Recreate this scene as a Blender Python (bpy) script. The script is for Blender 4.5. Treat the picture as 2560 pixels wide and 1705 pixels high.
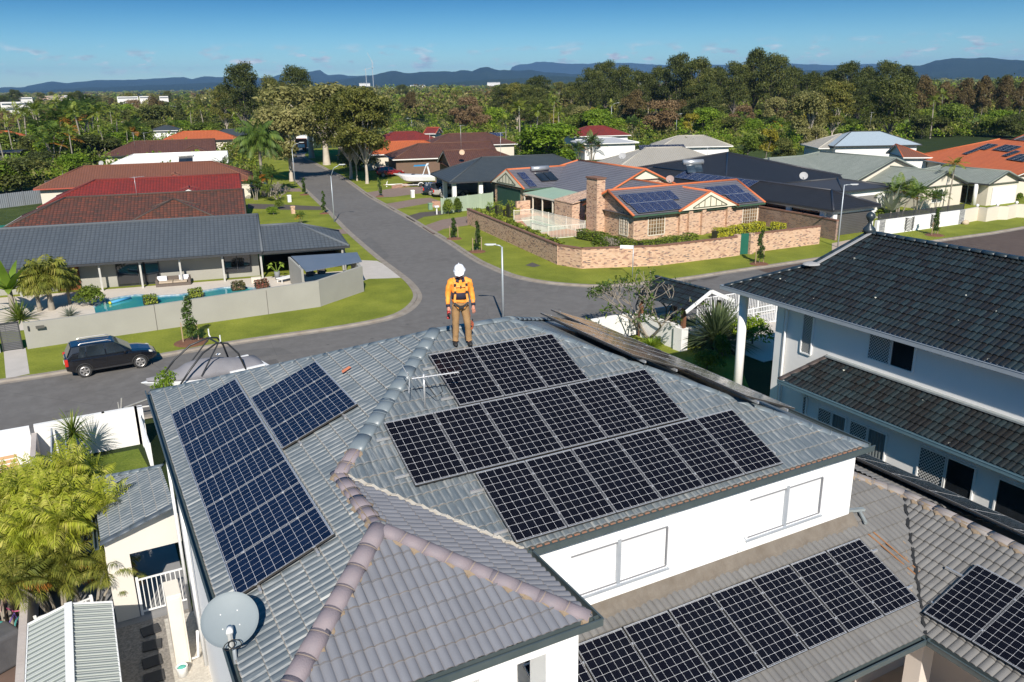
import bpy, math, random
import numpy as np
from mathutils import Matrix, Vector, noise
for _o in list(bpy.data.objects): bpy.data.objects.remove(_o)
R_=math.radians; PI=math.pi
rng=random.Random(7); nr=np.random.RandomState(7)
scene=bpy.context.scene; COL=scene.collection
# ---------------------------------------------------------------- camera
CP=Vector((-1.0059,-10.5351,14.046)); PIT=0.30457; ROLL=-0.013428; YAW=1.08346; FPX=2045.77
Fv=Vector((math.cos(YAW)*math.cos(PIT),math.sin(YAW)*math.cos(PIT),-math.sin(PIT)))
_r0=Vector((math.sin(YAW),-math.cos(YAW),0)); _u0=_r0.cross(Fv)
Rv=_r0*math.cos(ROLL)+_u0*math.sin(ROLL); Uv=Rv.cross(Fv)
cd=bpy.data.cameras.new('camera'); cam=bpy.data.objects.new('camera',cd); COL.objects.link(cam)
m=Matrix.Identity(4)
for i in range(3):
    m[i][0]=Rv[i]; m[i][1]=Uv[i]; m[i][2]=-Fv[i]; m[i][3]=CP[i]
cam.matrix_world=m; cd.sensor_width=36; cd.lens=FPX/2560*36; cd.clip_start=.3; cd.clip_end=60000
scene.camera=cam
# ---------------------------------------------------------------- world, sun, exposure
SUN=Vector((-0.2903,-0.7431,0.6029)).normalized()
w=bpy.data.worlds.new('World'); scene.world=w; w.use_nodes=True
nt=w.node_tree; nt.nodes.clear()
def _n(t,**k):
    n=nt.nodes.new(t)
    for a,b in k.items(): setattr(n,a,b)
    return n
sky=_n('ShaderNodeTexSky',sky_type='NISHITA',sun_disc=False)
sky.sun_elevation=R_(37.08); sky.sun_rotation=math.atan2(SUN.x,SUN.y); sky.altitude=30; sky.air_density=1.0; sky.dust_density=.0; sky.ozone_density=4.5
bg=_n('ShaderNodeBackground'); bg.inputs[1].default_value=0.13
out=_n('ShaderNodeOutputWorld')
# small fair-weather clouds low over the hills, part of the sky itself
tc=_n('ShaderNodeTexCoord'); sx=_n('ShaderNodeSeparateXYZ'); nt.links.new(tc.outputs['Generated'],sx.inputs[0])
def mth(op,a,b=None,c=None,clamp=False):
    n=nt.nodes.new('ShaderNodeMath'); n.operation=op; n.use_clamp=clamp
    for i,x in enumerate((a,b,c)):
        if x is None: continue
        if isinstance(x,(int,float)): n.inputs[i].default_value=x
        else: nt.links.new(x,n.inputs[i])
    return n.outputs[0]
az=mth('ARCTAN2',sx.outputs[1],sx.outputs[0])
cmb=_n('ShaderNodeCombineXYZ')
nt.links.new(mth('MULTIPLY',az,30.0),cmb.inputs[0]); nt.links.new(mth('MULTIPLY',sx.outputs[2],85.0),cmb.inputs[1])
nz=_n('ShaderNodeTexNoise'); nz.inputs['Scale'].default_value=1.0; nz.inputs['Detail'].default_value=7; nz.inputs['Roughness'].default_value=.6
nt.links.new(cmb.outputs[0],nz.inputs['Vector'])
band=mth('MULTIPLY',mth('MULTIPLY_ADD',sx.outputs[2],60.0,-.6,clamp=True),mth('MULTIPLY_ADD',sx.outputs[2],-55.0,2.6,clamp=True))
cov=mth('MULTIPLY',mth('MULTIPLY_ADD',nz.outputs[0],9.0,-4.75,clamp=True),band)
nz2=_n('ShaderNodeTexNoise'); nz2.inputs['Scale'].default_value=1.6; nt.links.new(cmb.outputs[0],nz2.inputs['Vector'])
cc=_n('ShaderNodeMix',data_type='RGBA'); cc.inputs['A'].default_value=(2.6,2.75,3.2,1); cc.inputs['B'].default_value=(5.6,5.4,5.4,1)
nt.links.new(mth('MULTIPLY_ADD',nz2.outputs[0],4.0,-1.6,clamp=True),cc.inputs['Factor'])
mx=_n('ShaderNodeMix',data_type='RGBA'); nt.links.new(mth('MULTIPLY',cov,.92),mx.inputs['Factor'])
hs_=_n('ShaderNodeHueSaturation'); hs_.inputs['Saturation'].default_value=1.4; hs_.inputs['Value'].default_value=.9; nt.links.new(sky.outputs[0],hs_.inputs['Color']); tn_=_n('ShaderNodeMix',data_type='RGBA',blend_type='MULTIPLY'); tn_.inputs['Factor'].default_value=1; rp_=_n('ShaderNodeMix',data_type='RGBA'); rp_.inputs['A'].default_value=(.42,.60,.74,1); rp_.inputs['B'].default_value=(.045,.19,.315,1)
nt.links.new(mth('MULTIPLY_ADD',sx.outputs[2],10.0,-.12,clamp=True),rp_.inputs['Factor']); nt.links.new(hs_.outputs[0],tn_.inputs['A']); hi_=_n('ShaderNodeMix',data_type='RGBA'); nt.links.new(mth('MULTIPLY_ADD',sx.outputs[2],3.0,-.45,clamp=True),hi_.inputs['Factor']); nt.links.new(rp_.outputs['Result'],hi_.inputs['A']); hi_.inputs['B'].default_value=(1.0,.84,.70,1); nt.links.new(hi_.outputs['Result'],tn_.inputs['B']); nt.links.new(tn_.outputs['Result'],mx.inputs['A']); nt.links.new(cc.outputs['Result'],mx.inputs['B'])
nt.links.new(mx.outputs['Result'],bg.inputs[0]); nt.links.new(bg.outputs[0],out.inputs[0])
sl=bpy.data.lights.new('sun','SUN'); sl.energy=5.0; sl.angle=R_(.53); sl.color=(1,.93,.83)
so=bpy.data.objects.new('sun',sl); COL.objects.link(so); so.location=(0,0,60)
so.rotation_euler=SUN.to_track_quat('Z','Y').to_euler()
vs=scene.view_settings; vs.view_transform='Standard'; vs.look='None'; vs.gamma=1; vs.exposure=0.42; vs.use_curve_mapping=False
scene.cycles.max_bounces=6; scene.cycles.transparent_max_bounces=8; scene.cycles.volume_bounces=0
# ---------------------------------------------------------------- geometry helpers
def ray(u,v): return (Fv+Rv*((u-1280)/FPX)-Uv*((v-852.5)/FPX)).normalized()
def at(u,v,z=0.0):
    "surveyed point of the place: where the sight line of photo pixel (u,v) meets height z"
    d=ray(u,v); return CP+d*((z-CP.z)/d.z)
def onpl(u,v,P,n):
    d=ray(u,v); return CP+d*((Vector(P)-CP).dot(n)/d.dot(n))
def pr(P):
    d=Vector(P)-CP; z=d.dot(Fv); return 1280+FPX*d.dot(Rv)/z, 852.5-FPX*d.dot(Uv)/z
def hgt(b,v2):
    "height above b whose top shows at photo row v2"
    lo,hi=0,80
    for _ in range(50):
        mm=(lo+hi)/2
        if pr(b+Vector((0,0,mm)))[1]>v2: lo=mm
        else: hi=mm
    return lo
def perp(a,b):
    d=Vector(b)-Vector(a); d.z=0; d.normalize(); return Vector((-d.y,d.x,0))
ROOT={}
def tag(o,label=None,cat=None,group=None,kind=None):
    if label: o['label']=label
    if cat: o['category']=cat
    if group: o['group']=group
    if kind: o['kind']=kind
    return o
def thing(name,label,cat,loc=(0,0,0),rz=0,group=None):
    o=bpy.data.objects.new(name,None); o.empty_display_size=.2; COL.objects.link(o); o.location=loc; o.rotation_euler=(0,0,rz)
    ROOT[o.name]=Matrix.Translation(Vector(loc))@Matrix.Rotation(rz,4,'Z')
    return tag(o,label,cat,group)
def link_mesh(name,me,parent=None,mats=()):
    o=bpy.data.objects.new(name,me); COL.objects.link(o)
    if parent is not None: o.parent=parent
    return o
def autouv(me):
    nl=len(me.loops)
    if nl==0: return
    co=np.empty(len(me.vertices)*3,'f'); me.vertices.foreach_get('co',co); co=co.reshape(-1,3)
    npoly=len(me.polygons); nrm=np.empty(npoly*3,'f'); me.polygons.foreach_get('normal',nrm); nrm=nrm.reshape(-1,3)
    vi=np.empty(nl,'i'); me.loops.foreach_get('vertex_index',vi)
    lt=np.empty(npoly,'i'); me.polygons.foreach_get('loop_total',lt)
    pi=np.repeat(np.arange(npoly),lt); n=nrm[pi]; p=co[vi]
    u=np.stack([-n[:,1],n[:,0],np.zeros(nl)],1); L=np.linalg.norm(u,axis=1); flat=L<.02
    u[~flat]/=L[~flat][:,None]; u[flat]=(1,0,0)
    v=np.cross(n,u); uv=np.stack([(p*u).sum(1),(p*v).sum(1)],1).astype('f')
    lay=me.uv_layers.new(name='UVMap'); lay.data.foreach_set('uv',uv.ravel())
class MB:
    def __init__(s,T=None): s.v=[]; s.f=[]; s.mi=[]; s.T=T; s.cur=0
    def mat(s,i): s.cur=i; return s
    def add(s,vs,fs):
        b=len(s.v)
        if s.T is not None: vs=[s.T@Vector(p) for p in vs]
        s.v.extend([tuple(p) for p in vs]); s.f.extend([tuple(b+i for i in f) for f in fs]); s.mi.extend([s.cur]*len(fs)); return s
    def box(s,c,d,rz=0,M=None):
        x,y,z=[k/2 for k in d]; P=[Vector(q) for q in ((-x,-y,-z),(x,-y,-z),(x,y,-z),(-x,y,-z),(-x,-y,z),(x,-y,z),(x,y,z),(-x,y,z))]
        if M is None: M=Matrix.Rotation(rz,4,'Z')
        return s.add([M@p+Vector(c) for p in P],[(3,2,1,0),(4,5,6,7),(0,1,5,4),(1,2,6,5),(2,3,7,6),(3,0,4,7)])
    def bb(s,a,b): # axis box from corners
        a=Vector(a); b=Vector(b); return s.box((a+b)/2,[abs(t) for t in (b-a)])
    def beam(s,a,b,w,h,up=(0,0,1)):
        a=Vector(a); b=Vector(b); d=(b-a); L=d.length; d.normalize(); up=Vector(up); sd=d.cross(up)
        if sd.length<1e-4: sd=Vector((1,0,0))
        sd.normalize(); u2=sd.cross(d); P=[]
        for q in (a,b):
            for i,j in ((-1,-1),(1,-1),(1,1),(-1,1)): P.append(q+sd*(i*w/2)+u2*(j*h/2))
        return s.add(P,[(0,1,2,3),(7,6,5,4),(0,4,5,1),(1,5,6,2),(2,6,7,3),(3,7,4,0)])
    def poly(s,P): return s.add(P,[tuple(range(len(P)))])
    def slab(s,P,dv):
        n=len(P); dv=Vector(dv); P=[Vector(p) for p in P]
        fs=[tuple(range(n)),tuple(range(2*n-1,n-1,-1))]+[(i,i+n,(i+1)%n+n,(i+1)%n) for i in range(n)]
        return s.add(P+[p+dv for p in P],[tuple(reversed(f)) for f in fs] )
    def tube(s,path,r,n=8,caps=True):
        path=[Vector(p) for p in path]; m=len(path)
        rs=r if isinstance(r,(list,tuple)) else [r]*m; V=[];Fc=[]; prev=None
        for i,p in enumerate(path):
            d=(path[min(i+1,m-1)]-path[max(i-1,0)]).normalized()
            if prev is None: prev=Vector((0,0,1)) if abs(d.z)<.9 else Vector((1,0,0))
            sd=d.cross(prev)
            if sd.length<1e-5: sd=d.orthogonal()
            sd.normalize(); up=sd.cross(d); prev=up
            for k in range(n):
                t=2*PI*k/n; V.append(p+(sd*math.cos(t)+up*math.sin(t))*rs[i])
        for i in range(m-1):
            for k in range(n): Fc.append((i*n+k,i*n+(k+1)%n,(i+1)*n+(k+1)%n,(i+1)*n+k))
        if caps: Fc.append(tuple(range(n))[::-1]); Fc.append(tuple((m-1)*n+k for k in range(n)))
        return s.add(V,Fc)
    def lathe(s,prof,c=(0,0,0),n=20,M=None):
        V=[];Fc=[]
        for r,z in prof:
            for k in range(n):
                t=2*PI*k/n; q=Vector((r*math.cos(t),r*math.sin(t),z)); q=(M@q) if M is not None else q; V.append(q+Vector(c))
        for i in range(len(prof)-1):
            for k in range(n): Fc.append((i*n+k,i*n+(k+1)%n,(i+1)*n+(k+1)%n,(i+1)*n+k))
        Fc.append(tuple(range(n))[::-1]); Fc.append(tuple((len(prof)-1)*n+k for k in range(n)))
        return s.add(V,Fc)
    def ell(s,c,r,n=12,m=8):
        prof=[(max(1e-3,math.sin(PI*i/m)),-math.cos(PI*i/m)) for i in range(m+1)]
        M=Matrix.Diagonal((r[0],r[1],r[2],1)) ; return s.lathe(prof,c,n,M)
    def build(s,name,mats,parent=None,smooth=False,uv=True,local=False):
        V=s.v
        if parent is not None and not local and parent.name in ROOT:
            Mi=ROOT[parent.name].inverted(); V=[tuple(Mi@Vector(p)) for p in V]
        me=bpy.data.meshes.new(name); me.from_pydata(V,[],s.f)
        if not isinstance(mats,(list,tuple)): mats=[mats]
        for k in mats: me.materials.append(k)
        if len(mats)>1: me.polygons.foreach_set('material_index',s.mi)
        if smooth: me.polygons.foreach_set('use_smooth',[True]*len(me.polygons))
        me.update()
        if uv: autouv(me)
        o=link_mesh(name,me,parent)
        if parent is not None: ROOT[o.name]=ROOT.get(parent.name,Matrix.Identity(4))
        return o
def kids(o): return [c for c in COL.objects if c.parent is o]
def copy_tree(o,loc=None,rz=None,label=None,group=None,scale=None,kidmap=None):
    if kidmap is None:
        kidmap={}
        for c in COL.objects:
            if c.parent: kidmap.setdefault(c.parent.name,[]).append(c)
    def rec(q,par):
        c=q.copy(); COL.objects.link(c)
        if par is not None: c.parent=par
        for ch in kidmap.get(q.name,[]): rec(ch,c)
        return c
    r=rec(o,None)
    if loc is not None: r.location=loc
    if rz is not None: r.rotation_euler=(0,0,rz)
    if scale is not None: r.scale=scale if isinstance(scale,(tuple,list)) else (scale,)*3
    if label: r['label']=label
    if group: r['group']=group
    return r
def bevel(o,w=.02,seg=2,ang=40):
    md=o.modifiers.new('bevel','BEVEL'); md.width=w; md.segments=seg; md.limit_method='ANGLE'; md.angle_limit=R_(ang); return o
# ---------------------------------------------------------------- materials
MATS={}
class NT:
    def __init__(s,name):
        s.m=bpy.data.materials.new(name); s.m.use_nodes=True; s.t=s.m.node_tree; s.t.nodes.clear()
        s.o=s.n('ShaderNodeOutputMaterial'); s.b=s.n('ShaderNodeBsdfPrincipled'); s.l(s.b.outputs[0],s.o.inputs[0])
    def n(s,t,**k):
        q=s.t.nodes.new(t)
        for a,b in k.items(): setattr(q,a,b)
        return q
    def l(s,a,b): s.t.links.new(a,b)
    def math(s,op,a,b=None,c=None,clamp=False):
        q=s.n('ShaderNodeMath',operation=op); q.use_clamp=clamp
        for i,x in enumerate((a,b,c)):
            if x is None: continue
            if isinstance(x,(int,float)): q.inputs[i].default_value=x
            else: s.l(x,q.inputs[i])
        return q.outputs[0]
    def mix(s,f,a,b):
        q=s.n('ShaderNodeMix',data_type='RGBA')
        for x,k in ((f,'Factor'),(a,'A'),(b,'B')):
            if isinstance(x,(int,float)): q.inputs[k].default_value=x
            elif isinstance(x,tuple): q.inputs[k].default_value=(*x,1) if len(x)==3 else x
            else: s.l(x,q.inputs[k])
        return q.outputs['Result']
    def noise(s,vec,scale,det=4,ro=.55):
        q=s.n('ShaderNodeTexNoise'); q.inputs['Scale'].default_value=scale; q.inputs['Detail'].default_value=det; q.inputs['Roughness'].default_value=ro
        if vec is not None: s.l(vec,q.inputs['Vector'])
        return q.outputs[0]
    def vec(s,kind='Object'):
        return s.n('ShaderNodeTexCoord').outputs[kind]
    def xyz(s,v):
        q=s.n('ShaderNodeSeparateXYZ'); s.l(v,q.inputs[0]); return q.outputs
    def comb(s,x,y,z=0):
        q=s.n('ShaderNodeCombineXYZ')
        for i,a in enumerate((x,y,z)):
            if isinstance(a,(int,float)): q.inputs[i].default_value=a
            else: s.l(a,q.inputs[i])
        return q.outputs[0]
    def wn(s,v):
        q=s.n('ShaderNodeTexWhiteNoise',noise_dimensions='3D'); s.l(v,q.inputs['Vector']); return q.outputs
    def ramp(s,f,stops):
        q=s.n('ShaderNodeValToRGB'); s.l(f,q.inputs[0]); e=q.color_ramp.elements
        while len(e)<len(stops): e.new(.5)
        for i,(p,c) in enumerate(stops): e[i].position=p; e[i].color=(*c,1)
        return q.outputs[0]
    def bump(s,h,st=.5,dist=.02):
        q=s.n('ShaderNodeBump'); q.inputs['Strength'].default_value=st; q.inputs['Distance'].default_value=dist; s.l(h,q.inputs['Height']); s.l(q.outputs[0],s.b.inputs['Normal']); return q.outputs[0]
    def fin(s,col=None,rough=.7,metal=0,spec=None):
        if col is not None:
            if isinstance(col,tuple): s.b.inputs['Base Color'].default_value=(*col,1)
            else: s.l(col,s.b.inputs['Base Color'])
        if isinstance(rough,(int,float)): s.b.inputs['Roughness'].default_value=rough
        else: s.l(rough,s.b.inputs['Roughness'])
        s.b.inputs['Metallic'].default_value=metal
        if spec is not None: s.b.inputs['Specular IOR Level'].default_value=spec
        return s.m
def M(name,c,c2=None,sc=3.,rough=.75,metal=0,bump=0,det=5,spec=None,coord='Object'):
    "plain procedural material: base colour broken up by weathering noise"
    if name in MATS: return MATS[name]
    t=NT(name); v=t.vec(coord)
    if c2 is None: c2=tuple(k*.82 for k in c)
    n=t.noise(v,sc,det); f=t.math('MULTIPLY_ADD',n,2.4,-.7,clamp=True)
    n2=t.noise(v,sc*9,3); f2=t.math('MULTIPLY_ADD',n2,.5,-.1,clamp=True)
    col=t.mix(t.math('MULTIPLY_ADD',f2,.5,t.math('MULTIPLY',f,.7),clamp=True),c,c2)
    if bump: t.bump(t.math('ADD',n,n2),bump,.02)
    MATS[name]=t.fin(col,rough,metal,spec); return MATS[name]
def leafmat(name,c1,c2,c3=None,rough=.55,trans=.35,sc=.45):
    if name in MATS: return MATS[name]
    t=NT(name); v=t.vec('Object'); n=t.noise(v,sc,3)
    oi=t.n('ShaderNodeObjectInfo').outputs['Random']
    geo=t.n('ShaderNodeNewGeometry').outputs['Random Per Island']
    f=t.math('ADD',t.math('MULTIPLY_ADD',n,1.6,-.55),t.math('MULTIPLY_ADD',geo,.5,t.math('MULTIPLY_ADD',oi,.4,-.3)),clamp=True)
    st=[(0,c1),(.6,c2),(1,c3 or tuple(min(1,k*1.35) for k in c2))]
    col=t.ramp(f,st)
    t.fin(col,rough,0,.3)
    tr=t.n('ShaderNodeBsdfTranslucent'); t.l(col,tr.inputs[0]); ms=t.n('ShaderNodeMixShader'); ms.inputs[0].default_value=trans
    t.l(t.b.outputs[0],ms.inputs[1]); t.l(tr.outputs[0],ms.inputs[2]); t.l(ms.outputs[0],t.o.inputs[0])
    MATS[name]=t.m; return t.m
def tilemat(name,c,c2,c3=None,wave=.30,course=.33,amp=1.,rough=.6,flat=False,streak=.5,spot=.25):
    "concrete / terracotta tile roof in metric uv: courses, rolls, per-tile tone, weather streaks"
    if name in MATS: return MATS[name]
    t=NT(name); v=t.vec('UV'); x=t.xyz(v)
    row=t.math('FLOOR',t.math('DIVIDE',x[1],course)); fv=t.math('FRACT',t.math('DIVIDE',x[1],course))
    cu=t.math('FLOOR',t.math('DIVIDE',x[0],wave)); fu=t.math('FRACT',t.math('DIVIDE',x[0],wave))
    r=t.wn(t.comb(cu,row,1.0))[0]
    big=t.noise(t.comb(t.math('MULTIPLY',x[0],.5),t.math('MULTIPLY',x[1],.12)),1.0,4)
    f=t.math('ADD',t.math('MULTIPLY',r,spot),t.math('MULTIPLY_ADD',big,streak*2.2,-streak*.85),clamp=True)
    col=t.mix(f,c,c2)
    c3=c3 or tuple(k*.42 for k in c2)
    lap=t.math('GREATER_THAN',t.math('ADD',fv,t.math('MULTIPLY',t.noise(v,6,2),.22)),.90)  # dark laps and roll gaps: shadow lines between tiles painted into the colour
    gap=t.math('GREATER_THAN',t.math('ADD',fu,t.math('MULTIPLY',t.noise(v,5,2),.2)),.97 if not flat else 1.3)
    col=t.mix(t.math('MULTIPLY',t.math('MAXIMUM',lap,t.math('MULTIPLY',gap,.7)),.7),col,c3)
    prof=t.math('ABSOLUTE',t.math('SINE',t.math('MULTIPLY',fu,PI))) if not flat else t.math('GREATER_THAN',fu,.04)
    h=t.math('ADD',t.math('MULTIPLY',prof,.6 if not flat else .15),t.math('MULTIPLY',fv,-1.0))
    t.bump(h,1.0,.08*amp)
    MATS[name]=t.fin(col,rough,0,.35); return MATS[name]
def ribmat(name,c,c2,pitch=.2,amp=.03,axis=0,rough=.45,duty=.25):
    if name in MATS: return MATS[name]
    t=NT(name); x=t.xyz(t.vec('UV')); fu=t.math('FRACT',t.math('DIVIDE',x[axis],pitch))
    tri=t.math('ABSOLUTE',t.math('SUBTRACT',fu,.5)); rib=t.math('SMOOTH_MIN',tri,duty,.05)
    t.bump(rib,1.0,amp*3); n=t.noise(t.vec('Object'),.8,4)
    MATS[name]=t.fin(t.mix(t.math('MULTIPLY_ADD',n,2,-.6,clamp=True),c,c2),rough,0,.5); return MATS[name]
def brickmat(name,cols,mortar=(.5,.42,.34),bw=.24,bh=.086,rough=.85):
    if name in MATS: return MATS[name]
    t=NT(name); x=t.xyz(t.vec('UV')); rv=t.math('DIVIDE',x[1],bh); row=t.math('FLOOR',rv)
    uu=t.math('ADD',t.math('DIVIDE',x[0],bw),t.math('MULTIPLY',t.math('MODULO',row,2.0),.5)); cl=t.math('FLOOR',uu)
    r=t.wn(t.comb(cl,row,3.0))[0]; col=t.ramp(r,cols); t.t.nodes[-1] if False else None
    for q in t.t.nodes:
        if q.type=='VALTORGB': q.color_ramp.interpolation='CONSTANT'
    fu=t.math('FRACT',uu); fr=t.math('FRACT',rv)
    mort=t.math('MAXIMUM',t.math('LESS_THAN',fu,.05),t.math('LESS_THAN',fr,.13))
    n=t.noise(t.vec('Object'),1.2,4)
    col=t.mix(t.math('MULTIPLY_ADD',n,.5,-.1,clamp=True),col,mortar)
    col=t.mix(mort,col,mortar); t.bump(t.math('MULTIPLY',mort,-1.0),.6,.012)
    MATS[name]=t.fin(col,rough); return MATS[name]
def glassmat(name='window_glass',c=(.03,.04,.05),rough=.05):
    if name in MATS: return MATS[name]
    t=NT(name); n=t.noise(t.vec('Object'),.9,2)
    MATS[name]=t.fin(t.mix(t.math('MULTIPLY_ADD',n,3,-1.1,clamp=True),c,tuple(k*2.2 for k in c)),rough,0,.9); return MATS[name]
WHITE=lambda: M('white_paint',(.80,.80,.79),(.72,.72,.70),.8,.6)
def win(mb_root,c,w,h,nrm,frame=.05,mats=None,mull=1,name='window',bars=(0,0),out=.03,sill=False,parts=True):
    "window on a wall: frame ring + glass pane; c centre on the wall face, nrm outward horizontal normal"
    n=Vector(nrm).normalized(); s=Vector((-n.y,n.x,0)); up=Vector((0,0,1)); c=Vector(c)
    fm,gm=mats or (WHITE(),glassmat())
    f=MB()
    def bar(a,b,wd): f.beam(c+n*out+s*a[0]+up*a[1],c+n*out+s*b[0]+up*b[1],wd,.06,up=n)
    w2,h2=w/2,h/2
    bar((-w2,-h2),(w2,-h2),frame); bar((-w2,h2),(w2,h2),frame); bar((-w2,-h2+frame/2),(-w2,h2-frame/2),frame); bar((w2,-h2+frame/2),(w2,h2-frame/2),frame)
    for k in range(mull): 
        t=-w2+w*(k+1)/(mull+1); bar((t,-h2+frame/2),(t,h2-frame/2),frame*.8)
    for k in range(bars[0]): t=-w2+w*(k+1)/(bars[0]+1); bar((t,-h2+frame/2),(t,h2-frame/2),.022)
    for k in range(bars[1]): t=-h2+h*(k+1)/(bars[1]+1); bar((-w2+frame/2,t),(w2-frame/2,t),.022)
    fo=f.build(name,fm,mb_root)
    g=MB(); g.slab([c+n*.012+s*a+up*b for a,b in ((-w2,-h2),(w2,-h2),(w2,h2),(-w2,h2))],n*.006); g.build('pane',gm,fo)
    return fo
# ================================================================ GROUND, ROADS, HILLS
def sheet(name,P,mat,z=None,kind='structure',th=0,label=None,cat=None):
    "flat ground sheet (or shallow slab) from world points"
    b=MB(); P=[Vector((p[0],p[1],z if z is not None else p[2])) for p in P]
    a=sum(P[i].x*P[(i+1)%len(P)].y-P[(i+1)%len(P)].x*P[i].y for i in range(len(P)))
    if a<0: P=P[::-1]
    if th: b.slab(P,(0,0,-th))
    else: b.poly(P)
    o=b.build(name,mat); tag(o,label,cat,None,kind); 
    tri=o.data
    bm=bmesh.new(); bm.from_mesh(tri); bmesh.ops.triangulate(bm,faces=[f for f in bm.faces if len(f.verts)>4]); bm.to_mesh(tri); bm.free(); return o
import bmesh
def grassmat(name,a,b,c,dry=(.30,.27,.10)):
    t=NT(name); v=t.vec('Object'); n=t.noise(v,.35,5,.6); n2=t.noise(v,2.5,5,.65); n3=t.noise(v,9,4,.75)
    f=t.math('ADD',t.math('MULTIPLY_ADD',n,1.5,-.6),t.math('MULTIPLY_ADD',n3,1.5,-.65),clamp=True)
    col=t.ramp(f,[(0,a),(.5,b),(1,c)]); d=t.math('MULTIPLY_ADD',n2,3.2,-1.95,clamp=True)
    col=t.mix(t.math('MULTIPLY',d,.6),col,dry); t.bump(n3,.8,.06); return t.fin(col,.9,0,.15)
GRASS=grassmat('mown_lawn',(.14,.17,.022),(.23,.255,.034),(.34,.35,.075))
GRASSFAR=grassmat('scrubby_ground',(.02,.035,.01),(.035,.05,.014),(.06,.06,.03),(.08,.06,.03))
def asphalt(name,c1,c2,streak=True):
    t=NT(name); v=t.vec('Object'); n=t.noise(v,.16,6,.6); n2=t.noise(v,1.3,6,.7); n3=t.noise(v,45,2)
    col=t.mix(t.math('MULTIPLY_ADD',n,2.2,-.6,clamp=True),c1,c2)
    col=t.mix(t.math('MULTIPLY_ADD',n2,2.6,-1.1,clamp=True),col,tuple(k*1.25 for k in c2))
    col=t.mix(t.math('MULTIPLY_ADD',n3,.6,-.1,clamp=True),col,tuple(k*.72 for k in c1))
    vo=t.n('ShaderNodeTexVoronoi',feature='DISTANCE_TO_EDGE'); vo.inputs['Scale'].default_value=.16; t.l(v,vo.inputs['Vector'])
    cr=t.math('MULTIPLY',t.math('LESS_THAN',vo.outputs[0],.002),.25); col=t.mix(cr,col,(.035,.035,.035))
    vs_=t.n('ShaderNodeTexVoronoi'); vs_.inputs['Scale'].default_value=.5; t.l(v,vs_.inputs['Vector'])
    sp=t.math('MULTIPLY',t.math('LESS_THAN',vs_.outputs['Distance'],.06),.45); col=t.mix(sp,col,(.05,.05,.05))
    t.bump(n3,.4,.006); return t.fin(col,.88,0,.25)
ASPH=asphalt('grey_asphalt',(.128,.120,.113),(.165,.157,.149)); ASPHB=asphalt('brown_old_bitumen',(.085,.062,.052),(.12,.09,.075))
CONC=M('kerb_concrete',(.20,.165,.13),(.32,.29,.25),1.6,.9,bump=.5); PAVE=M('pale_concrete_path',(.50,.46,.42),(.42,.39,.35),1.4,.9,bump=.2)
BRNP=M('brown_pavers',(.19,.135,.11),(.26,.19,.155),2.5,.9,bump=.3)
base=MB(); base.poly([(-7300,-1400,-.0),(15300,-1400,0),(15300,15300,0),(-7300,15300,0)]); tag(base.build('ground',GRASSFAR),kind='structure')
NK=[(0,958),(180,931),(405,892),(573,861),(726,839),(850,822),(960,802),(1011,784),(1040,758),(1046,738),(1030,713),(1007,692),(957,655),(937,639),(870,581),(845,555),(824,532),(794,504),(768,479),(743,456),(730,430),(733,402),(738,384)]
EK=[(763,383),(756,390),(779,405),(804,417),(819,425),(840,435),(855,443),(878,458),(919,489),(960,512),(1025,547),(1069,575),(1113,599),(1190,652),(1225,668),(1252,680),(1288,694),(1361,709),(1471,718),(1543,716.5),(1657,706),(1733,696),(1814,683),(1876,674),(1960,662),(2333,604.5),(2560,574)]
nk=[Vector((-70,38,0))]+[at(*q) for q in NK]; ek=[at(*q) for q in EK]+[Vector((150,42,0))]
def smooth(P,it=2):
    for _ in range(it):
        Q=[P[0]]
        for a,b in zip(P[:-1],P[1:]): Q+= [a.lerp(b,.25),a.lerp(b,.75)]
        Q.append(P[-1]); P=Q
    return P
nk=smooth(nk); ek=smooth(ek)
far=[at(745,372),at(780,366)]
sheet('road',nk+far+ek+[Vector((150,28,0)),Vector((-70,26.5,0))],ASPH,.004)
for px_,c_ in ((((560,880),(700,868),(735,884),(590,899)),(.115,.11,.105)),(((905,600),(925,590),(975,640),(950,655)),(.12,.115,.11)),(((640,905),(690,898),(720,925),(668,935)),(.105,.10,.095)),(((820,500),(850,496),(868,520),(836,526)),(.13,.125,.12)),(((1120,700),(1300,722),(1290,735),(1112,714)),(.125,.12,.112)),(((120,985),(230,968),(250,1000),(140,1020)),(.13,.122,.115))):
    sheet('road_patch',[at(*q) for q in px_],asphalt('asphalt_patch',c_,tuple(k*1.2 for k in c_)),.007)
for px_ in ((1010,705),(870,640),(480,955)):
    p_=at(*px_); sheet('manhole_cover',[(p_.x+.33*math.cos(a*PI/8),p_.y+.33*math.sin(a*PI/8),0) for a in range(16)],M('cast_iron_cover',(.07,.06,.055),(.1,.09,.08),6,.8),.010)
far2=[Vector((150,41.8,0))]+[p for p in reversed(ek) if p.x>45 and p.y<45]
sheet('road',far2+[Vector((44,27.6,0)),Vector((150,28.0,0))],ASPHB,.008)
def kerb(P,side,name='kerb'):
    b=MB(); V=[];F=[]
    P=[Vector((p.x,p.y,0)) for p in P]
    for i,p in enumerate(P):
        d=(P[min(i+1,len(P)-1)]-P[max(i-1,0)]).normalized(); nrm=Vector((-d.y,d.x,0))*side
        for off,z in ((-.32,.012),(0,.02),(.05,.115),(.30,.125),(.32,.05)): q=p+nrm*off; V.append((q.x,q.y,z))
    for i in range(len(P)-1):
        for k in range(4): F.append((i*5+k,i*5+k+1,i*5+k+6,i*5+k+5))
    b.add(V,F); return tag(b.build(name,CONC),kind='structure')
kerb(nk,1); kerb(ek,1)
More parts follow.
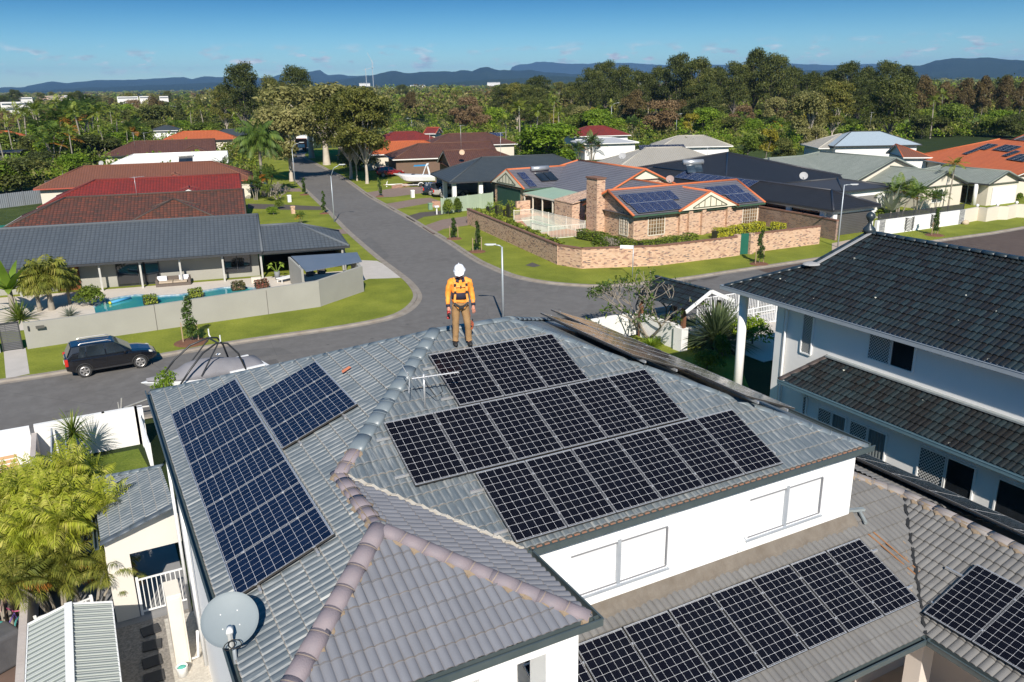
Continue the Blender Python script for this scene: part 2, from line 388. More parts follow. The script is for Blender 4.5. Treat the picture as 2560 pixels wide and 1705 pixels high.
kerb([Vector((-70,26.6,0)),Vector((0,27.2,0)),Vector((30,27.6,0)),Vector((150,28,0))],-1)
lw=[Vector((-70,160,0)),Vector((-70,38,0))]+nk[1:]+[at(700,384),at(640,392)]
def inset(P,side,d=.3):
    R=[]
    for i,p in enumerate(P):
        t=(P[min(i+1,len(P)-1)]-P[max(i-1,0)]).normalized(); R.append(Vector((p.x-t.y*side*d,p.y+t.x*side*d,0)))
    return R
GARD=grassmat('dark_garden_ground',(.035,.055,.015),(.065,.09,.022),(.11,.13,.04),(.14,.11,.06))  # garden ground, a much darker green than the mown lawn
sheet('lawn',inset(nk,1)+[Vector((40,185,0)),Vector((33,160,0)),Vector((14,88,0)),Vector((10,60,0)),Vector((-70,75,0))],GRASS,.10,th=.09)
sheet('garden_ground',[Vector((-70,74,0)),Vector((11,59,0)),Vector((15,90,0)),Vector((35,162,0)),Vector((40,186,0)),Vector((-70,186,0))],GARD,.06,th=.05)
sheet('lawn',[Vector((150,60,0)),Vector((70,60,0)),Vector((62,110,0)),Vector((58,185,0)),Vector((50,185,0))]+inset(ek,1),GRASS,.10,th=.09)
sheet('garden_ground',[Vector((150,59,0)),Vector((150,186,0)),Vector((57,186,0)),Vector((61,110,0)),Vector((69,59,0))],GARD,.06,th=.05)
def pxs(name,P,mat,z,th=0): return sheet(name,[at(u,v,z) for u,v in P],mat,z,th=th)
pxs('path',[(9,878),(64,870),(74,934),(15,947)],PAVE,.106)
pxs('driveway',[(893,650),(943,652),(989,676),(1010,694),(960,696),(922,697),(905,703),(880,700)],PAVE,.106)
pxs('driveway',[(620,509),(700,511),(801,516),(806,525),(700,524),(620,521)],M('dark_bitumen_drive',(.075,.06,.052),(.1,.085,.07),1,.9),.106)
pxs('driveway',[(612,469),(750,471),(755,479),(612,478)],BRNP,.106)
pxs('driveway',[(838,573),(866,573),(875,584),(845,585)],BRNP,.106)
pxs('driveway',[(962,510),(1040,497),(1075,494),(1100,503),(1020,517),(985,524)],BRNP,.106)
pxs('driveway',[(1015,541),(1050,531),(1100,527),(1110,536),(1060,542),(1036,553)],M('dark_bitumen_drive',(.1,.09,.08)),.106)
pxs('driveway',[(1056,566),(1105,549),(1171,540),(1171,563),(1110,572),(1083,584)],BRNP,.106)
pxs('driveway',[(1060,482),(985,492),(930,494),(912,482),(985,470),(1060,466)],BRNP,.104)
pxs('driveway',[(2080,608),(2120,600),(2225,590),(2190,620),(2100,645),(2080,640)],M('tan_driveway',(.45,.36,.28),(.4,.32,.25),1,.9),.106)
pxs('drain_grate',[(1313,663),(1331,656),(1352,664),(1334,668)],M('cast_iron_cover',(.07,.06,.055),(.1,.09,.08),6,.8),.106)
# ---------------------------------------------------------------- far hills
def hills(name,prof,dist,depth,c1,c2,base_h=-6,rough=1.0,seed=3):
    "wooded range standing dist metres away; prof = skyline as photo columns and rows, turned into real heights"
    xs=np.arange(-500,3100,14.0 if dist<5500 else 10.); px=[p[0] for p in prof]; py=[p[1] for p in prof]
    ys=np.interp(xs,px,py); V=[];F=[];K=14
    for i,(x,y) in enumerate(zip(xs,ys)):
        d=ray(x,y); hd=Vector((d.x,d.y,0)); L=hd.length; hd/=L; H=CP.z+dist*d.z/L
        H+=noise.noise(Vector((x*.02,seed,0)))*dist*.0011+noise.noise(Vector((x*.09,seed,4)))*dist*.0005
        for k in range(K):
            t=k/(K-1); s=-1+t*1.6; sh=math.cos(min(1,abs(s))*PI/2)**1.3 if s<0 else math.cos(min(1,s)*PI/2)
            q=Vector((CP.x,CP.y,0))+hd*(dist+s*depth)
            nn=noise.noise(Vector((q.x/dist*9,q.y/dist*9,seed)))*.22+noise.noise(Vector((q.x/dist*28,q.y/dist*28,seed)))*.10
            z=base_h+(H-base_h)*max(0,sh*(1+(nn*(1-sh)*2.0)))
            V.append((q.x,q.y,z if k else base_h-10))
    n=len(xs)
    for i in range(n-1):
        for k in range(K-1): F.append((i*K+k,(i+1)*K+k,(i+1)*K+k+1,i*K+k+1))
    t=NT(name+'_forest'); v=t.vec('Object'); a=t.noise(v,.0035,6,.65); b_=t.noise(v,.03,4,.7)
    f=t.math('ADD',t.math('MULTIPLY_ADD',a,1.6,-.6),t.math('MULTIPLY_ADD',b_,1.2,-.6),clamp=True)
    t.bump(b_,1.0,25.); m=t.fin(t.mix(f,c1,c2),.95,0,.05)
    b=MB(); b.add(V,F); o=b.build(name,m,smooth=True); return tag(o,kind='structure')
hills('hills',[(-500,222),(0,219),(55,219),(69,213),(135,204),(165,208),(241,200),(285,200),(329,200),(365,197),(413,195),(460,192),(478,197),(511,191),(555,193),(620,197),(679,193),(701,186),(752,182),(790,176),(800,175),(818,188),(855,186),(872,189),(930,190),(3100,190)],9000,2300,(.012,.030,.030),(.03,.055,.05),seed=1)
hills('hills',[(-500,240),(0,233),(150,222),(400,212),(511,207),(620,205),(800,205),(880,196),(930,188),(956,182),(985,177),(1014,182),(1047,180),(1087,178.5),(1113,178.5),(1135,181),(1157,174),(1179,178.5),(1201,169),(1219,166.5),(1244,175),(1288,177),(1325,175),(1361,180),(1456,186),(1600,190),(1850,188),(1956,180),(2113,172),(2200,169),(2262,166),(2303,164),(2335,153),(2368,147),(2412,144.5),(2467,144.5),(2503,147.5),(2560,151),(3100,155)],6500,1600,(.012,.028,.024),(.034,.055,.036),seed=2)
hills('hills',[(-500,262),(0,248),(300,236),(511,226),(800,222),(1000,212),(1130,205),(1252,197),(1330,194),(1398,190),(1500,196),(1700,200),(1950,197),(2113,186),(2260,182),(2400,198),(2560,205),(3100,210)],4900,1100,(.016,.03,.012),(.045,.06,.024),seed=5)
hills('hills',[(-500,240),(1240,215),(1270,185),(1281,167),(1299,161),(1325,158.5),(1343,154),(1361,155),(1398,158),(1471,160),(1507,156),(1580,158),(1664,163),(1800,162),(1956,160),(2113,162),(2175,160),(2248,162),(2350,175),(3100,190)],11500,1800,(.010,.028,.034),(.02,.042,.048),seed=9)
# air between the viewer and the hills
hz=MB(); hz.bb((-7500,-1500,-60),(15500,15500,345))
tm=bpy.data.materials.new('haze_air'); tm.use_nodes=True; tm.node_tree.nodes.clear(); _v=tm.node_tree.nodes.new('ShaderNodeVolumePrincipled'); _o=tm.node_tree.nodes.new('ShaderNodeOutputMaterial')
_v.inputs['Color'].default_value=(.30,.55,.95,1); _v.inputs['Density'].default_value=6.5e-5; _v.inputs['Anisotropy'].default_value=.0
tm.node_tree.links.new(_v.outputs[0],_o.inputs['Volume'])
tag(hz.build('haze',tm,uv=False),kind='stuff')
# ================================================================ MAIN HOUSE (with solar panels)
import bmesh
T21=math.tan(.3816); CS=math.cos(.3816); SN=math.sin(.3816)
def tileface(bm_list,poly,O,u,v,wave=.15,course=.33,amp=.034,step=.02,ns=6,jit=.3,uvl=None,hscale=1):
    "one roof plane laid with real roll tiles, clipped to the (convex) polygon; appended to bm_list as (bm)"
    O=Vector(O);u=Vector(u).normalized();v=Vector(v).normalized();n=u.cross(v)
    P=[((Vector(p)-O).dot(u),(Vector(p)-O).dot(v)) for p in poly]
    a=sum(P[i][0]*P[(i+1)%len(P)][1]-P[(i+1)%len(P)][0]*P[i][1] for i in range(len(P)))
    if a<0: P=P[::-1]
    u0=min(p[0] for p in P);u1=max(p[0] for p in P);v0=min(p[1] for p in P);v1=max(p[1] for p in P)
    i0=math.floor(u0/wave*ns); i1=math.ceil(u1/wave*ns)
    k0=math.floor(v0/course+1e-6);k1=math.ceil(v1/course-1e-6)
    bm=bmesh.new(); uvs=[]
    rows=[]
    for k in range(k0,k1):
        sh=rng.uniform(-.006,.006)
        for fr,z in ((0.0,step+.004),(.55,step*.5),(.985,.0)): rows.append((k,fr,z,sh))
    lay=bm.loops.layers.uv.new('UVMap')
    grid=[]
    for (k,fr,z,sh) in rows:
        rr=[]
        for i in range(i0,i1+1):
            uu=i*wave/ns; ph=uu/wave; ti=math.floor(ph/2); h=amp*abs(math.sin(PI*ph))**.7
            rn=((ti*73856093)^(k*19349663))&1023; tl=(rn/1023-.5)*.008*hscale
            vv=(k+fr)*course+ (sh if fr<.5 else 0)+(((rn*7)&255)/255-.5)*.012*(1 if fr<.1 else 0)
            rr.append(bm.verts.new((uu,vv,h+z+tl)))
        grid.append(rr)
    for a_,b_ in zip(grid[:-1],grid[1:]):
        for i in range(len(a_)-1): bm.faces.new((a_[i],a_[i+1],b_[i+1],b_[i]))
    for i in range(len(P)):
        p=P[i];q=P[(i+1)%len(P)]; d=Vector((q[0]-p[0],q[1]-p[1],0)); 
        if d.length<1e-5: continue
        nn=Vector((d.y,-d.x,0)).normalized()
        bmesh.ops.bisect_plane(bm,geom=bm.verts[:]+bm.edges[:]+bm.faces[:],dist=1e-5,plane_co=(p[0],p[1],0),plane_no=nn,clear_outer=True)
    for f in bm.faces:
        for lp in f.loops: lp[lay].uv=(lp.vert.co.x,lp.vert.co.y)
    Mt=Matrix.Identity(4)
    for r in range(3): Mt[r][0]=u[r];Mt[r][1]=v[r];Mt[r][2]=n[r];Mt[r][3]=O[r]
    bm.transform(Mt); bm_list.append(bm)
def tile_obj(name,faces,mat,parent,**k):
    L=[]
    for poly,O,u,v in faces: tileface(L,poly,O,u,v,**k)
    me=bpy.data.meshes.new(name); big=bmesh.new()
    for b in L:
        t=bpy.data.meshes.new('t'); b.to_mesh(t); b.free(); big.from_mesh(t); bpy.data.meshes.remove(t)
    Mi=ROOT[parent.name].inverted(); big.transform(Mi); big.to_mesh(me); big.free()
    me.materials.append(mat); me.polygons.foreach_set('use_smooth',[False]*len(me.polygons))
    o=link_mesh(name,me,parent); ROOT[o.name]=ROOT[parent.name]; return o
JOINTS=[]
def caps_mb(mb,A,B,r=.12,seg=.42,ends=(0,0),lift=.02,flat=.46,start_big=False,joint=True):
    "row of half-round ridge tiles from A down to B, each lapping the next; the pointed mortar joints are kept in JOINTS"
    A=Vector(A);B=Vector(B);d=B-A;L=d.length;d.normalize();n=max(1,round(L/seg));s=L/n
    up=Vector((0,0,1)); sd=d.cross(up).normalized(); up=sd.cross(d).normalized(); r=r*1.04; K=11
    def ringp(t,q,sk=0): return [A+d*(t+sk*math.sin(PI*k/(K-1)))+sd*(math.cos(PI*(-.06+1.12*k/(K-1)))*q)+up*(math.sin(PI*(-.06+1.12*k/(K-1)))*q*flat+lift-.02) for k in range(K)]
    for i in range(n):
        t0=i*s-.02; t1=(i+1)*s+.02; jr=rng.uniform(-.004,.004); rr=r*rng.uniform(.97,1.03)
        V=ringp(t0,rr*.985)+ringp((t0+t1)/2,rr*.99)+ringp(t1,rr*1.0); V=[p+up*jr for p in V]; F=[]
        for a in range(2):
            for k in range(K-1): F.append((a*K+k,a*K+k+1,(a+1)*K+k+1,(a+1)*K+k))
        F.append(tuple(range(2*K,3*K))); F.append(tuple(reversed(range(K)))); mb.add(V,F)
        if joint and i<n-1: JOINTS.append((ringp(t1-.004,rr*1.015,.04),ringp(t1+.012,rr*1.02,.04)))
def joints_out(root,mat,name='ridge_pointing'):
    m=MB()
    for P,Q in JOINTS:
        n=len(P); m.add(P+Q,[(k,k+1,n+k+1,n+k) for k in range(n-1)])
    JOINTS.clear(); m.build(name,mat,root)
def bedding(mb,A,B,w=.17,lift=.03,seg=.075):
    "ragged mortar bedding squeezed out under the ridge tiles"
    A=Vector(A);B=Vector(B);d=B-A;L=d.length;d.normalize();sd=d.cross(Vector((0,0,1))).normalized();n=int(L/seg)
    for sgn in (-1,1):
        V=[];F=[]
        for i in range(n+1):
            t=min(L,i*seg); q=w*(.8+.25*math.sin(t*PI/.15)+rng.uniform(-.12,.12)); c=A+d*t
            V+= [c+sd*sgn*w*.4+Vector((0,0,lift+.03)),c+sd*sgn*q+Vector((0,0,lift-q*.33+.02)),c+sd*sgn*(q+.01)+Vector((0,0,lift-q*.33-.05))]
        for i in range(n):
            for k in (0,1): F.append((i*3+k,i*3+k+1,i*3+k+4,i*3+k+3))
        mb.add(V,F)
def gutter(mb,A,B,out,w=.11,h=.12,z=0):
    "box gutter from A to B at eave height, out = horizontal unit vector away from the house"
    A=Vector(A);B=Vector(B);o=Vector(out)
    for off,wd,hh,dz in ((w,.012,h,0),(.006,.012,h,0),(w/2,w,.012,-h/2)): mb.beam(A+o*off+Vector((0,0,dz-.03+z)),B+o*off+Vector((0,0,dz-.03+z)),wd,hh)
    mb.beam(A+o*(w+.004)+Vector((0,0,h/2-.03+z)),B+o*(w+.004)+Vector((0,0,h/2-.03+z)),.03,.018)
# ---- materials of the roof
def paintedroof():
    t=NT('painted_roof_tile'); v=t.vec('UV'); x=t.xyz(v)
    sv=t.comb(t.math('MULTIPLY',x[0],16.0),t.math('MULTIPLY',x[1],2.0)); n=t.noise(sv,1.0,5,.65)
    big=t.noise(v,.55,4); fine=t.noise(v,30,3)
    cr=t.math('FRACT',t.math('DIVIDE',x[0],.15)); edge=t.math('GREATER_THAN',t.math('ABSOLUTE',t.math('SUBTRACT',cr,.5)),.33)
    fv=t.math('FRACT',t.math('DIVIDE',x[1],.33)); lap=t.math('LESS_THAN',fv,.09)
    f=t.math('ADD',t.math('MULTIPLY_ADD',n,2.6,-1.3),t.math('MULTIPLY_ADD',edge,.36,t.math('MULTIPLY_ADD',big,1.0,-.5)),clamp=True)
    f=t.math('MAXIMUM',f,t.math('MULTIPLY',lap,t.math('MULTIPLY_ADD',fine,1.6,-.45,clamp=True)))
    col=t.mix(t.math('MULTIPLY',f,.78),(.112,.134,.150),(.42,.425,.41))
    r=t.wn(t.comb(t.math('FLOOR',t.math('DIVIDE',x[0],.3)),t.math('FLOOR',t.math('DIVIDE',x[1],.33)),2.))[0]
    col=t.mix(t.math('MULTIPLY',r,.22),col,(.085,.108,.128))
    lap2=t.math('LESS_THAN',fv,.035); col=t.mix(t.math('MULTIPLY',lap2,.55),col,(.26,.2,.14))
    return t.fin(col,t.math('MULTIPLY_ADD',n,.3,.28),0,.5)
def greytile(name,c1,c2,grime,rough=.75,dark=.5,lapw=.05):
    t=NT(name); v=t.vec('UV'); x=t.xyz(v)
    n=t.noise(t.comb(t.math('MULTIPLY',x[0],5.0),t.math('MULTIPLY',x[1],1.6)),1.0,5,.6); big=t.noise(v,.8,4); fine=t.noise(v,45,3)
    r=t.wn(t.comb(t.math('FLOOR',t.math('DIVIDE',x[0],.3)),t.math('FLOOR',t.math('DIVIDE',x[1],.33)),2.))[0]
    f=t.math('ADD',t.math('MULTIPLY_ADD',n,1.2,-.45),t.math('MULTIPLY_ADD',r,.22,t.math('MULTIPLY_ADD',fine,.3,-.15)),clamp=True)
    col=t.mix(f,c1,c2)
    fv=t.math('FRACT',t.math('DIVIDE',x[1],.33)); fu=t.math('FRACT',t.math('DIVIDE',x[0],.15))
    lap=t.math('LESS_THAN',fv,t.math('MULTIPLY_ADD',fine,lapw*2.2,-lapw*.3)); col=t.mix(t.math('MULTIPLY',lap,.6),col,grime)
    pit=t.math('MULTIPLY',t.math('GREATER_THAN',t.math('ABSOLUTE',t.math('SUBTRACT',fu,.5)),.42),t.math('MULTIPLY_ADD',big,1.6,-.5,clamp=True)); col=t.mix(t.math('MULTIPLY',pit,dark),col,grime)
    t.bump(fine,.25,.01); return t.fin(col,rough,0,.35)
MAT_BLUE=paintedroof(); MAT_GREY=greytile('weathered_concrete_tile',(.165,.17,.19),(.235,.24,.265),(.13,.10,.075))
MAT_GREY2=greytile('lower_concrete_tile',(.145,.14,.135),(.225,.22,.21),(.10,.085,.065))
MAT_CAPB=M('painted_ridge_tile',(.125,.155,.175),(.20,.23,.245),2.5,.4,spec=.5)
MAT_CAPP=M('mauve_ridge_tile',(.255,.205,.215),(.195,.175,.195),5,.7,bump=.3)
MAT_CAPG=M('grey_ridge_tile',(.26,.24,.22),(.22,.185,.19),3,.75,bump=.3)
MAT_BED=M('sand_mortar',(.30,.225,.15),(.22,.165,.115),9,.95,bump=.6)
MAT_GUT=M('dark_green_grey_gutter',(.055,.075,.078),(.08,.10,.105),4,.35,spec=.5)
MAT_WALLW=M('bright_white_render',(.86,.855,.84),(.82,.81,.79),.6,.8,bump=.1)
E0=6.6
def build_main():
    W,L,w2,d=11.221,13.078,4.7335,2.083; h=T21*W/2; h2=T21*w2/2
    r=thing('main_house','white two storey house with blue grey tiled hip roof carrying rows of solar panels','house',(6.5,5.6,0))
    Z=lambda x,y,z: Vector((x,y,E0+z))
    C0,C1,C2,C3=Z(0,0,0),Z(L,0,0),Z(L,W,0),Z(0,W,0); P1,P2=Z(W/2,W/2,h),Z(L-W/2,W/2,h)
    S=Z(w2/2,w2/2,h2); A2=Z(w2/2,-d+w2/2,h2); EV=Z(w2,0,0); EF=Z(w2,-d,0); EL=Z(0,-d,0)
    fu,fvv=(1,0,0),(0,CS,SN); lu,lv=(0,-1,0),(CS,0,SN); ru,rv=(0,1,0),(-CS,0,SN)
    tile_obj('upper_roof',[([EV,C1,P2,P1,S],Z(0,0,0),fu,fvv),
        ([EL,A2,S,Z(0,w2/2,0)],Z(0,W,0),lu,lv),([Z(0,w2/2,0),S,P1,C3],Z(0,W,0),lu,lv)],MAT_BLUE,r)
    b=MB(); b.poly([C1,C2,P2]); b.poly([C2,C3,P1,P2]); b.build('rear_roof',MAT_BLUE,r)
    tile_obj('front_wing_roof',[([EL,EF,A2],Z(0,-d,0),fu,fvv),([EF,EV,S,A2],Z(w2,0,0),ru,rv)],MAT_GREY,r)
    # ridge and hip tiles
    hs=Z(W/2,W/2,h); q=MB(); caps_mb(q,P1,P2,.12,flat=.4); caps_mb(q,P2,C1,.115,flat=.4); caps_mb(q,P1,C3,.105,flat=.36); k=P1.lerp(S,.86); caps_mb(q,P1,k,.15,seg=.38)
    caps_mb(q,P2,C2,.13)
    q.build('blue_ridge_tiles',MAT_CAPB,r,smooth=True); joints_out(r,M('pale_blue_pointing',(.17,.21,.23),(.24,.27,.28),6,.7))
    q=MB(); caps_mb(q,k,S,.13,.36); caps_mb(q,S+(S-A2)*.05,A2,.13,.36); caps_mb(q,A2,EF+Vector((-.05,.05,0)),.13,.36,flat=.8); caps_mb(q,A2,EL,.15,.4,flat=.8)
    q.build('mauve_ridge_tiles',MAT_CAPP,r,smooth=True); joints_out(r,M('mauve_pointing',(.30,.24,.19),(.24,.19,.16),8,.9))
    q=MB(); bedding(q,k,S); bedding(q,S,A2); bedding(q,A2,EF); bedding(q,A2,EL); q.build('ridge_mortar',MAT_BED,r)
    q=MB(); q.ell(A2+Vector((0,0,.035)),(.15,.15,.07)); q.build('apex_mortar',M('grey_mortar',(.27,.28,.27),(.2,.2,.19),8,.9),r,smooth=True)
    # valley tray between wing and main front slope
    q=MB(); dv=(EV-S).normalized(); nn=dv.cross(Vector((0,0,1))).normalized()
    pts=[]; N=44
    for i in range(N):
        t=i/N*(EV-S).length; q.beam(S+dv*t+nn*.03*math.sin(i*2.1)+Vector((0,0,.05)),S+dv*(t+(EV-S).length/N)+nn*.03*math.sin((i+1)*2.1)+Vector((0,0,.05)),.07,.025)
    q.build('valley_edge',M('pale_valley_mortar',(.55,.52,.46),(.4,.34,.26),6,.9),r)
    # broken tile noses along the front eave
    q=MB()
    for i in range(60):
        x=w2+.15+i*.15; 
        if x>L-.2: break
        q.box(Z(x,-.012,.012),(.09+.02*rng.random(),.05,.022))
    q.beam(Z(w2+.1,-.004,.006),Z(L-.1,-.004,.006),.012,.012); q.build('tile_noses',M('terracotta_edge',(.33,.15,.09),(.22,.17,.13),9,.85),r)
    pz=onpl(866,933,Z(0,0,.02),Vector((-SN,0,CS))); q=MB(); q.slab([pz+Vector((-.1,-.06,.04)),pz+Vector((.1,-.05,.13)),pz+Vector((.08,.04,.13)),pz+Vector((-.09,.05,.05))],(0,0,.008)); q.build('chipped_tile',M('raw_terracotta',(.6,.2,.1)),r)
    # gutters
    g=MB(); gutter(g,EV+Vector((-.0,0,0)),C1+Vector((.12,0,0)),(0,-1,0)); gutter(g,C1,C2,(1,0,0)); gutter(g,C2,C3,(0,1,0)); gutter(g,C3+Vector((0,.12,0)),EL-Vector((0,.1,0)),(-1,0,0)); gutter(g,EL-Vector((.12,0,0)),EF+Vector((.12,0,0)),(0,-1,0)); gutter(g,EF-Vector((0,.1,0)),EV,(1,0,0))
    g.build('gutter',MAT_GUT,r)
    # soffit
    s=MB(); zs=-.13
    s.bb(Z(.02,.02,zs),Z(L-.02,W-.02,zs+.03)); s.bb(Z(.02,-d+.02,zs),Z(w2-.02,.02,zs+.028)); s.build('soffit',WHITE(),r)
    # walls (two storeys)
    wl=MB(); wl.bb((.22,.15,.0),(12.97,W-.2,E0-.13)); wl.build('wall',MAT_WALLW,r)
    # front wing: balcony portico with corner pier and beam
    q=MB(); q.bb((4.06,-1.9,0),(4.62,-1.42,E0-.13)); q.build('pier',MAT_WALLW,r)
    q=MB(); q.bb((.2,-1.9,6.12),(4.06,-1.62,E0-.13)); q.bb((.2,-1.62,6.12),(.48,.15,E0-.13)); q.bb((.2,-1.9,0),(.6,-1.5,6.12)); q.bb((4.34,-1.42,6.14),(4.62,.15,E0-.13)); q.build('balcony_beam',MAT_WALLW,r)
    q=MB(); q.bb((.22,-1.85,3.3),(4.6,.15,3.55)); q.build('balcony_floor',WHITE(),r)
    q=MB(); q.bb((1.2,-.62,3.55),(3.55,-.5,5.75)); q.bb((3.3,-1.2,3.55),(3.42,-.62,5.9)); q.build('balcony_screen',MAT_WALLW,r)
    # windows upper front
    g_=(M('bright_window_frame',(.8,.8,.8),(.74,.75,.76),2,.4),None)
    bl=NT('white_blind_behind_glass'); x=bl.xyz(bl.vec('UV')); st=bl.math('GREATER_THAN',bl.math('FRACT',bl.math('MULTIPLY',x[1],20.0)),.15)
    blm=bl.fin(bl.mix(st,(.60,.60,.61),(.74,.74,.74)),.25,0,.6)
    for (x0,x1) in ((9.9,11.98),(5.72,7.9)):
        win(r,((x0+x1)/2,.15,5.70),x1-x0,.9,(0,-1,0),frame=.045,mats=(g_[0],blm),mull=0)
        f=MB(); xc=x0+(x1-x0)*(.50 if x0>9 else .48); f.bb((xc-.035,.07,5.22),(xc+.035,.13,6.17)); f.bb((x0-.02,.04,5.2),(x1+.02,.148,5.235)); f.build('window_mullion',M('alu_grey',(.5,.53,.56),(.4,.43,.47),4,.4,.3),r)
        f=MB(); f.bb((x0+.03,.085,6.10),(x1-.03,.10,6.125)); f.bb((x0+.03,.08,5.262),(x1-.03,.10,5.285)); f.bb((x1-.045,.08,5.285),(x1-.02,.10,6.10)); f.build('outline_gasket',M('grey_gasket',(.24,.24,.25)),r)  # thin grey outline strips at top, bottom and right of the window
        f=MB(); f.bb((x0-.18,.095,5.0),(x1+.2,.148,5.22)); f.bb((x1+.02,.11,5.22),(x1+.22,.148,6.3)); f.build('window_surround',MAT_WALLW,r)
    # antenna lead, sensor box at left wall
    f=MB(); f.tube([(.16,8.2,.3),(.13,8.2,3.2),(.13,8.2,6.4)],.045); f.tube([(.12,12.7-2,.3),(.12,10.7,6.4)],.04); f.build('downpipe',WHITE(),r,smooth=True)
    # -------- lower roofs
    lo=4.72; LZ=lambda x,y: Vector((x,y,lo+T21*(y-.12)))
    vx,vy=12.30,-2.40; zv=lo+T21*(vy-.12)
    rx=15.05; kk=rx-vx; VT=Vector((rx,vy+kk,zv+T21*kk)); HT=Vector((13.0,VT.y+(rx-13.0),VT.z+T21*(rx-13.0)))
    V0=Vector((vx,vy,zv))
    ef=[LZ(4.9,.12),LZ(4.9,vy),V0,VT,HT,LZ(13.0,.12+.0)]
    f1=[LZ(4.6,.12),LZ(4.6,vy),V0,Vector((vx+(.12-vy),.12,lo))]
    f2=[Vector((13.0,.12,lo)),Vector((vx+(.12-vy),.12,lo)),VT,HT]
    yf=-9.0; WR=thing  # right wing runs toward the viewer past the frame
    a=Vector((vx,yf,zv)); bR=Vector((rx,yf,VT.z)); ex=Vector((rx+kk,yf,zv)); ex2=Vector((rx+kk,9,zv)); 
    hT=Vector((13.0,HT.y,HT.z))
    tile_obj('lower_front_roof',[(f1,LZ(0,vy),fu,fvv),(f2,LZ(0,vy),fu,fvv),([V0,a,bR,VT],Vector((vx,0,zv)),lu,lv)],MAT_GREY2,r,amp=.032)
    tile_obj('east_lower_roof',[([ex,ex2,Vector((13.0,9,HT.z)),HT,VT,bR],Vector((rx+kk,0,zv)),ru,rv)],MAT_GREY2,r,amp=.032,ns=4)
    q=MB(); caps_mb(q,HT,VT,.14,.4); caps_mb(q,VT,bR,.14,.42); q.build('grey_ridge_tiles',MAT_CAPG,r,smooth=True); joints_out(r,MAT_BED)
    q=MB(); bedding(q,HT,VT,.2); bedding(q,VT,bR,.2); q.build('lower_ridge_mortar',MAT_BED,r)
    # dark lead valley strip
    q=MB(); n=26
    for i in range(n):
        p=V0.lerp(VT,i/n)+Vector((.03*math.sin(i*1.9),0,.045)); p2=V0.lerp(VT,(i+1)/n)+Vector((.03*math.sin((i+1)*1.9),0,.045)); q.beam(p,p2,.06+.015*math.sin(i*2.7),.02)
    q.build('valley_gap',M('black_valley',(.012,.013,.015),(.02,.02,.02),5,.8),r)
    q=MB(); q.beam(V0+Vector((-.1,.12,.05)),V0.lerp(VT,.62)+Vector((-.13,.08,.05)),.05,.02); q.build('valley_debris',MAT_BED,r)
    # apron flashing at the foot of the white wall
    q=MB(); N=70
    V=[];F=[]
    for i in range(N+1):
        x=4.7+(13.1-4.7)*i/N; j=.02*math.sin(x/.15*PI*2)
        for (y,z) in ((.16,4.95),(.09,4.86),(.0-j,4.745+.01*math.sin(x*40)),(-.03-j,4.66)): V.append((x,y,z))
    for i in range(N):
        for k_ in range(3): F.append((i*4+k_,i*4+k_+1,i*4+k_+5,i*4+k_+4))
    q.add(V,F); q.build('apron_flashing',M('dusty_apron',(.135,.11,.085),(.2,.175,.145),4,.9,bump=.5),r)
    # gutter of lower roof
    g=MB(); gutter(g,LZ(4.6,vy),V0,(0,-1,0),.12,.12); gutter(g,V0,a,(-1,0,0),.12,.12); gutter(g,ex,ex2,(1,0,0)); g.build('lower_gutter',MAT_GUT,r)
    s=MB(); s.slab([LZ(4.7,vy+.05)-Vector((0,0,.14)),V0+Vector((.05,.05,-.14)),Vector((vx+.05,yf,zv-.14)),Vector((rx+kk-.05,yf,zv-.14)),Vector((rx+kk-.05,8.9,zv-.14)),Vector((4.7,8.9,zv-.14))],(0,0,.02)); s.build('lower_soffit',M('cream_soffit',(.55,.5,.44),(.5,.45,.4),1,.8),r)
    q=MB(); q.bb((4.9,-.4,0),(12.6,.14,zv-.13)); q.bb((12.97,-.0,0),(17.3,8.8,zv-.13)); q.bb((15.5,-9,0),(17.3,0,zv-.13)); q.bb((12.55,-3.9,0),(12.9,-3.5,zv-.13)); q.bb((8.9,-2.1,0),(9.3,-1.75,zv-.13)); q.bb((12.5,-2.3,0),(12.85,-1.95,zv-.13)); q.build('lower_wall',M('cream_render',(.62,.56,.50),(.56,.5,.45),.7,.85),r)
    q=MB(); q.bb((4.9,-9,-.0),(17,.1,.06)); q.build('patio_paving',M('beige_paver',(.55,.46,.36),(.48,.4,.31),1.5,.85),r)
    # rust streaks left by the downpipe outlet
    q=MB()
    for s_ in (0,.16):
        pts=[LZ(13.12+s_+.25*t/1.6,-.15-t)+Vector((0,0,.045)) for t in [i*.2 for i in range(9)]]
        for p,p2 in zip(pts[:-1],pts[1:]): q.beam(p,p2,.035,.012)
    q.build('rust_stain',M('rust',(.32,.14,.05),(.22,.12,.06),9,.9),r)
    q=MB(); q.beam((13.0,.30,4.93),(13.55,.22,4.86),.1,.06); q.tube([(13.4,.2,4.85),(13.25,-.1,4.75)],.04); q.build('overflow_pipe',M('lead_grey',(.3,.33,.33),(.2,.22,.22),6,.5),r)
    # lower front wing wall behind
    return r,LZ,V0,VT,vx,vy,zv
main_house,LZ,V0,VT,vx_,vy_,zv_=build_main()
